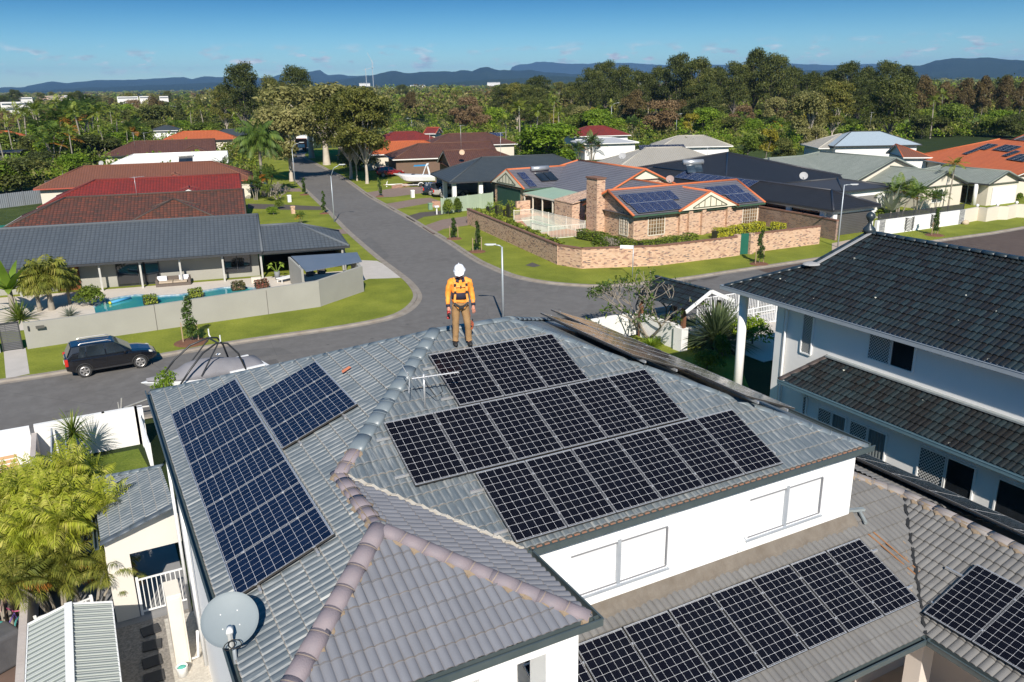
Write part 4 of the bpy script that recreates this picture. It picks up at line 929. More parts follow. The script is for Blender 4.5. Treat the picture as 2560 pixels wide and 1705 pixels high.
for c_,w_,h_,n_,b_ in (((46.2,49.75,1.35),1.9,1.7,(0,-1,0),(5,4)),((57.7,49.75,1.35),1.9,1.7,(0,-1,0),(5,4)),((43.62,51.2,1.3),1.3,1.6,(-1,0,0),(4,4)),((43.62,57.0,1.2),.7,1.4,(-1,0,0),(0,0))): win(h15,c_,w_,h_,n_,.09,(CREAM,glassmat('amber_glass',(.12,.075,.04),.1)),1,bars=b_)
for x in (49.6,51.2,54.3): MB().bb((x,49.2,0),(x+.45,49.7,2.5)).build('brick_pier',BRK,h15)
MB().bb((48.6,51.5,0.1),(54.8,51.6,2.5)).build('porch_recess',M('porch_shade_brick',(.24,.13,.085)),h15)  # darker copy of the brick: porch shade put into its colour
MB().bb((49.3,49.68,.1),(50.7,49.8,2.3)).build('door',CREAM,h15)
# small panels on the brick house: its own poly-crystalline modules
def gridpanels(pts,label_fn,grp,kind='f'):
    "pts: list of (corner px) -> each panel placed on plane"
def panels_on(O,u,v,n,cells,label,grp,kind='f',sc=1.0,root=None):
    k=0
    for (a,b) in cells:
        k+=1; P=Vector(O)+u*a*sc+v*b*sc+n*.1
        Mx=pmat(P,u,v); Mx=Mx@Matrix.Diagonal((sc,sc,sc,1))
        put_panel(kind,Mx,root or h15)
P44=math.atan(.44); c4,s4=math.cos(P44),math.sin(P44)
u_,v_,n_=Vector((1,0,0)),Vector((0,c4,s4)),Vector((0,-s4,c4))
panels_on((43.9,49.3,2.57),u_,v_,n_,[(i*1.01,.15) for i in range(5)]+[(-.15+i*1.01,1.82) for i in range(6)],'{} blue panel by the brick chimney, bottom row first from the left','solar panels beside the chimney')
panels_on((55.4,49.3,2.57),u_,v_,n_,[(i*1.01,.15) for i in range(3)]+[(-1.3+i*1.01,1.82) for i in range(4)],'{} blue panel right of the porch gable, bottom row first from the left','solar panels right of the porch gable')
u_,v_,n_=Vector((1,0,0)),Vector((0,c4,s4)),Vector((0,-s4,c4))
panels_on((45.0,71.5,2.62),u_,v_,n_,[(0.1,.2),(0.1,1.9)],'{} blue panel behind the half timbered garage gable, counted from the eave','solar panels on the garage wing')
wh=part_empty('solar_water_heater',h15); O_=Vector((45,71.5,2.62))
f_=lambda a,b,c=0: O_+u_*a+v_*b+n_*c
MB().tube([f_(2.1,3.75,.35),f_(4.4,3.75,.35)],.3,14).build('tank',M('zinc_tank',(.55,.56,.57),(.45,.46,.48),3,.35,.6),wh,smooth=True)
for a in (2.2,3.4): MB().slab([f_(a,1.2,.1),f_(a+1.1,1.2,.1),f_(a+1.1,3.2,.1),f_(a,3.2,.1)],n_*.08).build('collector',DGL,wh)
# black house arrays
c2,s2=math.cos(math.atan(.4)),math.sin(math.atan(.4)); u_,v_,n_=Vector((0,-1,0)),Vector((c2,0,s2)),Vector((-s2,0,c2))
panels_on((60.2,0,2.62),u_,v_,n_,[(-66.5+i*1.02,1.55) for i in range(12)],'{} dark panel from the far end of the strip on the black hip roof','solar panels on the black roof',root=h16)
panels_on((60.2,0,2.62),u_,v_,n_,[(-58.3+i*1.02,-.12) for i in range(4)],'{} dark panel from the left below the strip on the black roof','solar panels on the black roof',root=h16)
wh=part_empty('solar_water_heater',h16); O_=at(1717,432,3.9)
for k,(a,b) in enumerate(((0,0),(1.05,0))): MB().slab([O_+Vector((a,-.2,0)),O_+Vector((a+.95,-.5,0)),O_+Vector((a+1.9,1.0,.75)),O_+Vector((a+.95,1.4,.75))],(0,0,.07)).build('collector',GL,wh)
MB().tube([O_+Vector((.8,1.7,1.0)),O_+Vector((3.2,1.0,1.0))],.33,14).build('tank',M('zinc_tank',(.55,.56,.57)),wh,smooth=True)
# orange house panels
c3,s3=math.cos(math.atan(.36)),math.sin(math.atan(.36)); u_=T18.to_3x3()@Vector((0,-1,0)); v_=T18.to_3x3()@Vector((c3,0,s3)); n_=T18.to_3x3()@Vector((-s3,0,c3))
for (px_,k_) in (((2406,386),1),((2439,373),2),((2481,376),3),((2504,391),1),((2516,400),3)):
    p_=onpl(*px_,T18@Vector((0,0,2.7)),n_)
    for i_ in range(k_): put_panel('k',pmat(p_+u_*i_*1.02*1.15+n_*.1,u_,v_)@Matrix.Diagonal((1.15,1.15,1.15,1)),h18)
SP={'a':FAR['cream tiled house carrying'],'b':FAR['brown hip roofed house'],'c':FAR['salmon orange'],'d':FAR['small red tiled'],'e':FAR['orange roofed house with']}
for nm,px,zz,ang,cnt,kind,lab in (('a',(1603,378),4.15,-20,7,'b','{} panel from the left in the strip on the cream roof'),('b',(1160,345),3.9,-12,8,'f','{} blue panel from the left on the brown hip roof'),('c',(985,366),3.6,-12,4,'k','{} panel from the left on the salmon roof'),('d',(975,340),4.1,-12,6,'b','{} panel from the left on the small red roof'),('e',(478,342),3.6,-10,6,'b','{} panel from the left on the orange roof left of the street')):
    a=R_(ang); u_=Vector((math.cos(a),math.sin(a),0)); w_=Vector((-u_.y,u_.x,0)); v_=(w_*.93+Vector((0,0,.37))).normalized(); n_=u_.cross(v_)
    panels_on(at(*px,zz),u_,v_,n_,[(i*1.02,.1) for i in range(cnt)],lab,'solar panels on distant roofs',kind,root=SP[nm])
# ================================================================ NEIGHBOUR ON THE RIGHT
def darktile():
    t=NT('dark_glazed_tile'); x=t.xyz(t.vec('UV')); cu=t.math('FLOOR',t.math('DIVIDE',x[0],.2)); rv=t.math('FLOOR',t.math('DIVIDE',x[1],.38))
    r=t.wn(t.comb(cu,rv,1.))[0]; s=t.noise(t.comb(t.math('MULTIPLY',x[0],30.),t.math('MULTIPLY',x[1],1.5)),1.,4,.7)
    col=t.mix(t.math('MULTIPLY_ADD',r,.9,t.math('MULTIPLY_ADD',s,1.2,-.75),clamp=True),(.011,.011,.011),(.018,.032,.037))
    sp=t.n('ShaderNodeTexVoronoi'); sp.inputs['Scale'].default_value=1.6; t.l(t.vec('UV'),sp.inputs['Vector'])
    lich=t.math('MULTIPLY',t.math('LESS_THAN',sp.outputs['Distance'],t.math('MULTIPLY_ADD',t.noise(t.vec('UV'),8,3),.16,-.03)),t.math('GREATER_THAN',t.noise(t.vec('UV'),.35,2),.42))
    col=t.mix(lich,col,(.42,.42,.36)); return t.fin(col,t.math('MULTIPLY_ADD',s,.3,.25),0,.45)
DTILE=darktile(); DCAP=M('dark_ridge_tile',(.02,.035,.045),(.035,.04,.04),3,.35,spec=.6)
NBW=M('neighbour_white_render',(.82,.80,.77),(.76,.74,.71),.8,.85,bump=.2); NGUT=M('pale_blue_gutter',(.30,.34,.38),(.25,.29,.33),4,.4)
nb=thing('neighbour_house','white two storey house with dark glazed tile roofs, right side','house',(28,5,0))
tn=math.atan(.5); nU,nV,nN=Vector((0,-1,0)),Vector((math.cos(tn),0,math.sin(tn))),Vector((-math.sin(tn),0,math.cos(tn)))
PC=Vector((23.2,15.45,5.6)); K_=onpl(2030,662,PC,nN); A_=onpl(2172,583,PC,nN); A_.z=5.6+.5*(A_.x-23.2); R_end=Vector((A_.x,-14,A_.z)); E_end=Vector((23.2,-14,5.6))
tile_obj('upper_roof',[([PC,K_,Vector((K_.x,-14,K_.z)),E_end],Vector((23.2,0,5.6)),nU,nV),([K_,A_,R_end,Vector((K_.x,-14,K_.z))],Vector((23.2,0,5.6)),nU,nV)],DTILE,nb,wave=.2,course=.38,amp=.05,step=.035,ns=5)
mxr=lambda p: Vector((2*A_.x-p.x,p.y,p.z))
q=MB(); q.poly([mxr(PC),mxr(E_end),mxr(R_end),mxr(A_),mxr(K_)]); q.poly([PC,mxr(PC),mxr(K_),K_]); q.poly([K_,mxr(K_),A_]); q.build('rear_roof',DTILE,nb)
q=MB(); caps_mb(q,K_,PC,.15,.42,lift=.06); q.build('hip_tiles',DCAP,nb,smooth=True)
q=MB(); caps_mb(q,A_,K_,.13,.45,lift=.06); caps_mb(q,A_,R_end,.17,.45,lift=.07); q.build('ridge_tiles',DCAP,nb,smooth=True)
q=MB(); q.beam(A_+Vector((-.12,-.2,.06)),K_+Vector((-.1,-.22,.05)),.16,.03); q.ell(K_+Vector((0,-.05,.05)),(.5,.35,.08)); q.build('ridge_mortar',M('lead_and_mortar',(.30,.31,.33),(.4,.38,.35),6,.8,bump=.5),nb)
q=MB(); q.lathe([(.28,0),(.24,.15),(.1,.3),(.07,.42),(.16,.55),(.19,.66),(.13,.78),(.03,.84)],A_+Vector((0,0,.05)),14); q.build('finial',DCAP,nb,smooth=True)
g=MB(); gutter(g,PC+Vector((0,.15,0)),E_end,(-1,0,0),.16,.17); g.beam(PC+Vector((-.16,.1,-.02)),PC+Vector((8,.1,-.02)),.14,.15); g.build('gutter',NGUT,nb)
q=MB(); q.bb((23.2,-14,5.42),(33,15.4,5.47)); q.build('soffit',WHITE(),nb)
q=MB(); q.bb((23.72,-14,0),(34,12.8,5.45)); q.build('wall',NBW,nb)
q=MB(); q.bb((23.66,12.45,0),(23.78,12.85,5.42)); q.tube([(23.63,12.3,0),(23.63,12.3,5.4)],.05,8); q.build('corner_trim',WHITE(),nb)
q=MB(); q.lathe([(.19,0),(.19,5.4)],(23.75,14.85,0),20); q.build('column',NBW,nb,smooth=True)
# lower lean-to
LX,LZz=21.9,3.05; tl=math.atan2(.80,1.82); lU,lV,lN=nU,Vector((math.cos(tl),0,math.sin(tl))),Vector((-math.sin(tl),0,math.cos(tl))); PL=Vector((LX,10.75,LZz)); PT=onpl(2069,893,PL,lN); PT.x=23.72; PT.z=LZz+.8
tile_obj('lower_roof',[([PL,PT,Vector((23.72,-12,PT.z)),Vector((LX,-12,LZz))],Vector((LX,0,LZz)),lU,lV)],DTILE,nb,wave=.2,course=.38,amp=.05,step=.035,ns=5)
q=MB(); caps_mb(q,PT,PL,.12,.4,lift=.06); q.build('verge_tiles',M('brown_verge_tile',(.06,.045,.04),(.1,.08,.07),5,.6),nb,smooth=True)
q=MB(); q.beam(Vector((23.64,PT.y,PT.z+.06)),Vector((23.64,-12,PT.z+.06)),.2,.06); q.build('flashing',M('lead_grey',(.3,.33,.33),(.2,.22,.22),6,.5),nb)
g=MB(); gutter(g,PL,Vector((LX,-12,LZz)),(-1,0,0),.13,.13); g.build('lower_gutter',M('teal_gutter',(.09,.17,.21),(.13,.2,.24),4,.35),nb)
q=MB(); q.bb((22.4,-12,0),(23.9,10.1,2.95)); q.build('lower_wall',NBW,nb); q=MB(); q.bb((LX+.02,-12,2.88),(22.5,10.7,2.93)); q.build('lower_soffit',WHITE(),nb)
MESHG=NT('security_mesh'); _x=MESHG.xyz(MESHG.vec('UV')); _a=MESHG.math('ADD',_x[0],_x[1]); _b=MESHG.math('SUBTRACT',_x[0],_x[1])
def _ln(s): 
    f=MESHG.math('FRACT',MESHG.math('DIVIDE',s,.115)); return MESHG.math('LESS_THAN',MESHG.math('ABSOLUTE',MESHG.math('SUBTRACT',f,.5)),.12)
MESHM=MESHG.fin(MESHG.mix(MESHG.math('MAXIMUM',_ln(_a),_ln(_b)),(.012,.014,.017),(.62,.62,.60)),.5)
CURT=ribmat('grey_curtain',(.17,.19,.19),(.12,.14,.145),.12,.05,0,.7,.3)
def nbw(x,y0,y1,z0,z1,mats,k=1): 
    w_=abs(y0-y1)/len(mats)
    for i,mm in enumerate(mats): win(nb,(x,max(y0,y1)-w_*(i+.5),(z0+z1)/2),w_-.03,z1-z0,(-1,0,0),.05,(WHITE(),mm),0)
nbw(23.72,11.5,10.95,3.68,5.28,[MESHM]); nbw(23.72,8.4,6.5,4.33,5.3,[MESHM,DGL])
nbw(22.4,9.2,7.9,1.1,2.4,[MESHM,CURT]); nbw(22.4,7.75,6.2,1.1,2.4,[MESHM,CURT]); nbw(22.4,4.95,3.0,.3,2.5,[MESHM,DGL]); nbw(22.4,2.3,-1.0,.3,2.5,[DGL,DGL]); nbw(22.4,9.95,9.75,1.2,2.6,[MESHM])
# ================================================================ RIGHT HAND GARDEN
WL=M('garden_white_wall',(.78,.77,.75),(.68,.67,.64),.7,.85,bump=.2)
def wallthing(name,label,cat,pts,z0,h,th,mat,coping=None,grp=None,cm=None,hs=None,co=.04):
    r=thing(name,label,cat,(pts[0][0],pts[0][1],0),0,grp); b=MB(); c=MB()
    for i in range(len(pts)-1):
        p,q_=Vector((*pts[i][:2],0)),Vector((*pts[i+1][:2],0)); d=(q_-p).normalized(); n=Vector((-d.y,d.x,0)); h0=hs[i] if hs else h; h1_=hs[i+1] if hs else h
        e=th/2 if i<len(pts)-2 else 0
        P=[p+n*th/2,p-n*th/2,q_-n*th/2+d*e,q_+n*th/2+d*e]
        b.add([v+Vector((0,0,z0)) for v in P]+[P[0]+Vector((0,0,h0)),P[1]+Vector((0,0,h0)),P[2]+Vector((0,0,h1_)),P[3]+Vector((0,0,h1_))],[(3,2,1,0),(4,5,6,7),(0,1,5,4),(1,2,6,5),(2,3,7,6),(3,0,4,7)])
        if coping: c.beam(p+Vector((0,0,h0+coping/2+.003)),q_+d*e+Vector((0,0,h1_+coping/2+.003)),th+co*2,coping)
    b.build('wall',mat,r)
    if coping: c.build('coping',cm or mat,r)
    return r
def palings(root,a,b,h,z0=.08,sp=.12,w=.03,mat=None,posts=1.8,rail=.05,nm='palings'):
    a=Vector(a);b=Vector(b);d=(b-a);L=d.length;d.normalize();m=MB();n=int(L/sp)
    for i in range(n+1):
        p=a+d*(L*i/n); m.beam(p+Vector((0,0,z0)),p+Vector((0,0,h-.02)),w,w)
    m.beam(a+Vector((0,0,h)),b+Vector((0,0,h)),rail,rail); m.beam(a+Vector((0,0,z0)),b+Vector((0,0,z0)),rail,rail)
    m.build(nm,mat or WHITE(),root); k=max(1,round(L/posts))
    for i in range(k+1):
        p=a+d*(L*i/k); MB().beam(p,p+Vector((0,0,h+.08)),.07,.07,up=d).build('post',mat or WHITE(),root)
wallthing('garden_wall','low white rendered garden wall behind the leafless frangipani','wall',[(22.2,26.3),(24.1,26.5),(30.0,26.5)],0,1.35,.16,WL)
wallthing('garden_wall','short white wall beside the timber post of the gatehouse','wall',[(27.1,22.9),(27.3,24.6),(28.1,26.4)],0,1.0,.16,WL)
gz=thing('gatehouse','small open gatehouse with dark tiled gable roof and brown timber posts','gatehouse',(28.5,24,0))
ga,gb=at(1716,776,2.45),at(1831,750,2.45); gd=(gb-ga); gd.z=0; gw=gd.length; gd.normalize(); gp=Vector((-gd.y,gd.x,0)); gl=4.2; gt=.45
mid=(ga+gb)/2; rh=2.45+gt*gw/2
def G_(a,b,z): return ga+gd*a+gp*b+Vector((0,0,z-2.45))
sl_=math.atan(gt)
tile_obj('roof',[([G_(0,0,2.45),G_(gw/2,0,rh),G_(gw/2,gl,rh),G_(0,gl,2.45)],G_(0,0,2.45),-gp,(gd*math.cos(sl_)+Vector((0,0,math.sin(sl_))))),([G_(gw,0,2.45),G_(gw/2,0,rh),G_(gw/2,gl,rh),G_(gw,gl,2.45)],G_(gw,0,2.45),gp,(-gd*math.cos(sl_)+Vector((0,0,math.sin(sl_)))))],DTILE,gz,wave=.2,course=.38,amp=.04,step=.03,ns=4)
q=MB(); caps_mb(q,G_(gw/2,-.05,rh),G_(gw/2,gl,rh),.12,.4,lift=.06); q.build('ridge_tiles',DCAP,gz,smooth=True)
q=MB(); q.beam(G_(-.1,-.06,2.38),G_(gw/2,-.06,rh-.03),.05,.2,up=(0,0,1)); q.beam(G_(gw/2,-.06,rh-.03),G_(gw+.1,-.06,2.38),.05,.2); q.build('bargeboard',WHITE(),gz)
for a_,b_ in ((.35,.5),(gw-.5,.5),(.35,gl-.4),(gw-.5,gl-.4)): MB().beam(G_(a_,b_,0)*1.0,G_(a_,b_,2.4),.2,.2,up=gd).build('post',M('timber_post',(.20,.09,.045),(.14,.06,.035),4,.7),gz)
q=MB(); q.beam(G_(.35,.35,.65),G_(.35,.95,.65),.5,1.3); q.beam(G_(.35,.5,.7),G_(.35,gl-.4,.7),.2,1.4); q.beam(G_(.35,gl-.4,.55),G_(gw-.5,gl-.4,.55),.2,1.1); q.build('base_wall',WL,gz)
fr=thing('white_fence','white picket balustrade with sunburst gate beyond the gatehouse','fence',(34,26,0)); a,b=Vector((31.2,26.3,0)),Vector((37.6,26.1,0)); palings(fr,a,b,1.55,sp=.13)
fr=thing('white_fence','white picket balustrade at the right, in front of the pale deck','fence',(36,24,0)); palings(fr,Vector((31.6,24.0,0)),Vector((37.5,24.3,0)),1.15,sp=.14)
tag(MB().bb((29.5,19,0),(38,26,.03)).build('timber_deck',M('bleached_deck',(.55,.5,.44),(.48,.44,.4),2,.8)),kind='structure')
sheet('lawn',[(15.5,14,0),(23.6,13,0),(29,20.5,0),(27.3,26.2,0),(15.5,26.2,0)],GRASS,.02)
# ================================================================ OWN SIDE GARDEN (left)
wallthing('boundary_wall','tall white street wall at the left edge over the timber pallets','wall',[(-14,24.2),(-3.85,24.2)],0,1.62,.16,MAT_WALLW)
wallthing('street_wall','white rendered wall behind the spiky yucca','wall',[(-3.7,24.25),(-1.3,24.3),(-.1,24.3),(.1,24.3),(.1,23.9)],0,1.62,.2,WL)
wallthing('boundary_wall','pale narrow side wall running from the street to the shed','wall',[(-3.72,24.1),(-3.72,3)],0,1.35,.18,M('stained_wall',(.52,.47,.43),(.38,.32,.29),1.2,.9,bump=.4))
r=wallthing('side_gate_screen','blue grey pair of upright screens in the shade of the street wall','screen',[(-3.1,23.9),(-3.1,19.5)],0,1.5,.05,M('pale_blue_grey_screen',(.40,.42,.46),(.33,.36,.4),1,.7))  # even pale blue-grey base colour
for dx in (.45,): MB().bb((-3.1+dx,19.6,0),(-3.06+dx,23.9,1.45)).build('screen_leaf',M('blue_screen',(.32,.38,.46),(.26,.32,.4),1,.7),r)
sheet('lawn',[(-1.95,23.7,0),(-.2,23.7,0),(.3,18.3,0),(-.6,17.6,0),(-2.2,18.0,0)],grassmat('patchy_lawn',(.09,.13,.016),(.15,.19,.028),(.26,.25,.06)),.03)
sheet('gravel',[(-3.6,24,0),(-1.9,23.9,0),(-2.1,19,0),(-3.6,19,0)],M('bark_mulch',(.30,.17,.10),(.16,.09,.055),9,.95,bump=1),.02)
sheet('gravel',[(-1.75,11.3,0),(.2,11.3,0),(.2,2,0),(-1.75,2,0)],M('river_gravel',(.42,.38,.33),(.12,.115,.11),16,.95,bump=1),.02)
sheet('gravel',[(-.55,11.1,0),(.24,11.1,0),(.24,2,0),(-.7,2,0)],M('white_pebbles',(.72,.68,.6),(.42,.38,.32),14,.95,bump=1),.03)
sheet('path',[(-3.6,19,0),(.2,19,0),(.2,11.3,0),(-3.6,11.3,0)],M('grey_paver',(.28,.275,.27),(.2,.2,.2),1.2,.85),.022)
sheet('yard_paving',[(-14,24.1,0),(-3.8,24.1,0),(-3.8,2,0),(-14,2,0)],M('brown_yard_paving',(.16,.10,.075),(.10,.07,.055),1.6,.9),.012)
for i,(x,y) in enumerate(((-.93,10.75),(-.95,10.05),(-1.02,9.35),(-1.03,8.7),(-1.03,8.0))): 
    o=MB().box((x,y,.05),(.46,.42,.04),rz=(.12,-.1,.05,.0,.1)[i]).build('stepping_stone',M('black_slate_paver',(.03,.03,.032),(.05,.05,.05),4,.8)); bevel(o,.008); tag(o,('topmost','second','third','fourth','fifth')[i]+' black stepping stone down the gravel path by the gate','stepping stone','black stepping stones')
# porch
po=thing('entry_porch','side porch with blue grey tiled lean-to roof and cream posts','porch',(-1,13,0))
pp=math.atan(.4); pU,pV,pN=Vector((0,-1,0)),Vector((math.cos(pp),0,math.sin(pp))),Vector((-math.sin(pp),0,math.cos(pp))); P0=Vector((-1.8,0,2.55))
pc=[onpl(*px,P0,pN) for px in ((230,1200),(403,1167),(437,1262),(254,1358))]; pc[1].x=min(pc[1].x,.1)
tile_obj('roof',[(pc,P0,pU,pV)],MAT_BLUE,po)
q=MB(); caps_mb(q,pc[2],pc[3],.12,.4); q.build('verge_tiles',M('dark_blue_verge',(.06,.075,.095),(.09,.11,.13),3,.5),po,smooth=True)
q=MB(); caps_mb(q,pc[0]+Vector((0,0,.02)),pc[1]+Vector((0,0,.02)),.12,.4,flat=.4); q.build('ridge_tiles',MAT_CAPB,po,smooth=True)
yv=pc[3].y+.12; CRP=M('porch_cream',(.66,.62,.55),(.60,.57,.51),.7,.85)
q=MB(); q.slab([Vector((-1.68,yv,2.0)),Vector((.22,yv,2.0)),Vector((.22,yv,3.2)),Vector((-1.68,yv,2.46))],(0,.22,0)); q.build('fascia_wall',CRP,po)
MB().bb((-1.7,yv,0),(-1.12,yv+.34,2.0)).build('pier',CRP,po); MB().bb((-1.74,yv+3.2,0),(-1.4,yv+3.6,2.4)).build('rear_pier',CRP,po)
g=MB(); gutter(g,Vector((-1.8,pc[0].y,2.5)),Vector((-1.8,pc[3].y,2.5)),(-1,0,0),.1,.1); g.build('gutter',MAT_GUT,po)
gt_=thing('side_gate','white tubular gate between porch pier and house','gate',(-1.0,yv,0)); palings(gt_,Vector((-1.05,yv+.05,0)),Vector((.16,yv+.05,0)),1.13,z0=.12,sp=.11,w=.022,posts=2,rail=.04)
gt_=thing('side_gate','white upright railing beside the house near the boat trailer','railing',(.2,23,0)); palings(gt_,Vector((.05,23.8,0)),Vector((.12,20.6,0)),1.35,z0=.1,sp=.16,w=.03,posts=3.2,rail=.05)
gt_=thing('side_gate','small white railing just above the grey shed roof','railing',(-3,11,0)); palings(gt_,Vector((-3.5,11.1,0)),Vector((-2.2,11.4,0)),1.1,z0=.1,sp=.13,w=.025,posts=2,rail=.035)
cb=thing('meter_cabinet','tall slim cream cabinet standing on pebbles by the house wall','cabinet',(-.1,9.5,0)); bb_=at(468,1665); hh_=hgt(bb_,1487)
o=MB().bb((bb_.x-.24,bb_.y,0),(bb_.x+.12,bb_.y+.75,hh_)).build('cabinet_body',M('cream_cabinet',(.72,.66,.57),(.66,.60,.52),2,.6),cb); bevel(o,.02); MB().bb((bb_.x-.19,bb_.y-.02,.1),(bb_.x+.07,bb_.y-.003,hh_-.1)).build('door',M('cream_cabinet',(.72,.66,.57)),cb); MB().tube([(bb_.x+.12,bb_.y+.1,.1),(bb_.x+.3,bb_.y+.05,.15),(bb_.x+.36,bb_.y+.05,.9)],.035,8).build('pipe',WHITE(),cb,smooth=True)
# shed
sh=thing('garden_shed','narrow garden shed with ribbed grey green metal roof and white ridge','shed',(-2.7,7,0)); zr_,ze_=1.98,1.72
RIB=NT('ribbed_shed_sheet'); _x=RIB.xyz(RIB.vec('UV')); _f=RIB.math('FRACT',RIB.math('DIVIDE',_x[0],.19)); _r=RIB.math('LESS_THAN',_f,.17)
RIBM=RIB.fin(RIB.mix(_r,RIB.mix(RIB.noise(RIB.vec('Object'),1.2,4),(.16,.185,.175),(.22,.245,.235)),(.55,.56,.52)),.45,0,.4)
xl,xr,xm,yn,ys=-3.52,-1.68,-2.62,9.85,3.0
for a_,b_ in (((xl,ze_),(xm,zr_)),((xm,zr_),(xr,ze_))):
    q=MB(); q.slab([Vector((a_[0],ys,a_[1])),Vector((b_[0],ys,b_[1])),Vector((b_[0],yn,b_[1])),Vector((a_[0],yn,a_[1]))],(0,0,.02)); q.build('roof_sheet',RIBM,sh)
    for k in range(36):
        y=ys+.1+k*.19; 
        if y<yn: q2=MB() if k==0 else q2; q2.beam(Vector((a_[0],y,a_[1]+.035)),Vector((b_[0],y,b_[1]+.035)),.025,.03)
    q2.build('roof_rib',M('shed_rib',(.42,.45,.42),(.36,.39,.37)),sh)
q=MB(); q.beam(Vector((xm,ys,zr_+.05)),Vector((xm,yn+.03,zr_+.05)),.17,.03); q.build('ridge_cap',WHITE(),sh)
q=MB(); q.bb((xl+.06,ys,0),(xr-.06,yn-.06,ze_)); q.slab([Vector((xl+.06,yn-.06,ze_)),Vector((xr-.06,yn-.06,ze_)),Vector((xm,yn-.06,zr_))],(0,-.04,0)); q.build('wall',M('shed_wall',(.3,.32,.31)),sh)
q=MB(); q.beam(Vector((xl,yn,ze_+.02)),Vector((xm,yn,zr_+.02)),.03,.07); q.beam(Vector((xm,yn,zr_+.02)),Vector((xr,yn,ze_+.02)),.03,.07); q.beam(Vector((xr,ys,ze_+.02)),Vector((xr,yn,ze_+.02)),.03,.05); q.beam(Vector((xl,ys,ze_+.02)),Vector((xl,yn,ze_+.02)),.03,.05); q.build('edge_trim',WHITE(),sh)
# pallets, bbq cover, bins
for i,(x,y,rz) in enumerate(((-4.9,22.9,.05),(-6.2,22.8,-.06))):
    p=thing('pallet',('right','left')[i]+' timber pallet leaning on the white wall at the far left','pallet',(x,y,0),rz)
    for k in range(6): MB().box((x,y+.02*k,.12+k*.17),(1.15,.03,.12),rz).build('slat',M('raw_timber',(.62,.38,.2),(.5,.32,.18),5,.8),p)
bq=thing('covered_barbecue','dark grey covered barbecue in the neighbouring yard, bottom left','barbecue',(-5,10,0)); bqc=at(22,1665)
o=MB().box((bqc.x-.3,bqc.y,.5),(1.3,.75,1.0),.5).build('cover',M('grey_cover',(.10,.10,.105),(.06,.06,.065),3,.8,bump=.3),bq); bevel(o,.12,4)
fr=thing('trampoline_frame','pale pink framed screen leaning at the left edge','frame',(-5.2,13,0)); a=at(-25,1440,1.2); b=at(15,1422,1.4)
q=MB(); q.tube([at(14,1425,1.3),at(2,1528,1.0)],.03); q.tube([at(14,1425,1.3),at(-60,1450,1.3)],.03); q.tube([at(2,1528,1.0),at(-60,1545,1.0)],.03); q.build('tube_frame',M('pink_tube',(.7,.5,.42)),fr)
# child's bicycle in the yard
bk=thing('kids_bicycle','small teal and purple kids bicycle in the shade at bottom left','bicycle',(-4.9,12,0),.3); bc=at(22,1600); ROOT[bk.name]=Matrix.Identity(4); bk.location=(0,0,0); bk.rotation_euler=(0,0,0)
def ring(mb,c,r,ax,rt=.02,n=20):
    ax=Vector(ax).normalized(); s=ax.orthogonal().normalized(); t=ax.cross(s); mb.tube([Vector(c)+(s*math.cos(2*PI*i/n)+t*math.sin(2*PI*i/n))*r for i in range(n+1)],rt,6,False)
for s_ in (-1,1): q=MB(); ring(q,bc+Vector((.15*s_*1.8,s_*.28,.22)),.2,(1,-.5,0),.025); q.build('wheel',M('teal_tyre',(.05,.25,.24)),bk)
q=MB(); q.tube([bc+Vector((-.27,-.28,.22)),bc+Vector((0,0,.35)),bc+Vector((.22,.25,.6)),bc+Vector((.27,.28,.22))],.025); q.tube([bc+Vector((0,0,.3)),bc+Vector((-.1,-.1,.6))],.025); q.build('bike_frame',M('purple_paint',(.14,.08,.3)),bk)
q=MB(); q.tube([bc+Vector((.05,.42,.72)),bc+Vector((.22,.25,.66)),bc+Vector((.42,.1,.72))],.02); q.build('handlebar',M('pink_grip',(.5,.1,.2)),bk); MB().ell(bc+Vector((-.1,-.1,.63)),(.1,.07,.04)).build('saddle',M('teal_seat',(.05,.3,.28)),bk)
bu=thing('paint_bucket','small white bucket with teal cloth beside the house, bottom edge','bucket',tuple(at(458,1690))); c_=at(458,1690)
MB().lathe([(.11,0),(.14,.28),(.145,.3),(.125,.3),(.1,.1)],c_,16).build('pail',WHITE(),bu,smooth=True); MB().ell(c_+Vector((0,0,.26)),(.1,.09,.05)).build('cloth',M('teal_cloth',(.1,.4,.33)),bu)
# ================================================================ POOL GARDEN WALL ACROSS THE STREET
wb=[(-4.55,41.3),(-1.3,41.5),(12.3,41.9),(16.1,44.4),(16.6,47.9)]
gw_=wallthing('street_wall','long taupe rendered wall bordering the pool garden across the street','wall',wb,0,1.7,.22,GREYW,hs=[1.62,1.58,1.86,1.92,2.0])
q=MB(); 
for px in ((388,790),(667,757)):
    p=onpl(*px,(0,41.6,0),Vector((-.03,1,0)));  MB().bb((p.x-.012,p.y-.20,0),(p.x+.012,p.y-.05,1.68)).build('joint',M('wall_joint',(.12,.11,.1)),gw_)
p=onpl(101,816,(0,41.3,0),Vector((-.03,1,0))); MB().bb((p.x-.23,p.y-.17,p.z-.08),(p.x+.2,p.y-.1,p.z+.08)).build('letterbox_slot',M('steel_slot',(.2,.19,.17),(.1,.1,.1),3,.4,.5),gw_); MB().bb((-4.35,41.14,1.15),(-4.27,41.19,1.42)).build('wall_lamp',DKF,gw_)
gt_=thing('pedestrian_gate','charcoal slatted metal gate in the taupe wall','gate',(-5.1,41.4,0)); a,b=(-5.75,41.35),(-4.75,41.4)
q=MB(); q.bb((a[0],41.33,.1),(a[0]+.06,41.43,1.7)); q.bb((b[0]-.06,41.33,.1),(b[0],41.43,1.7)); q.bb((a[0],41.33,1.66),(b[0],41.43,1.72)); q.build('gate_frame',DKF,gt_)
q=MB()
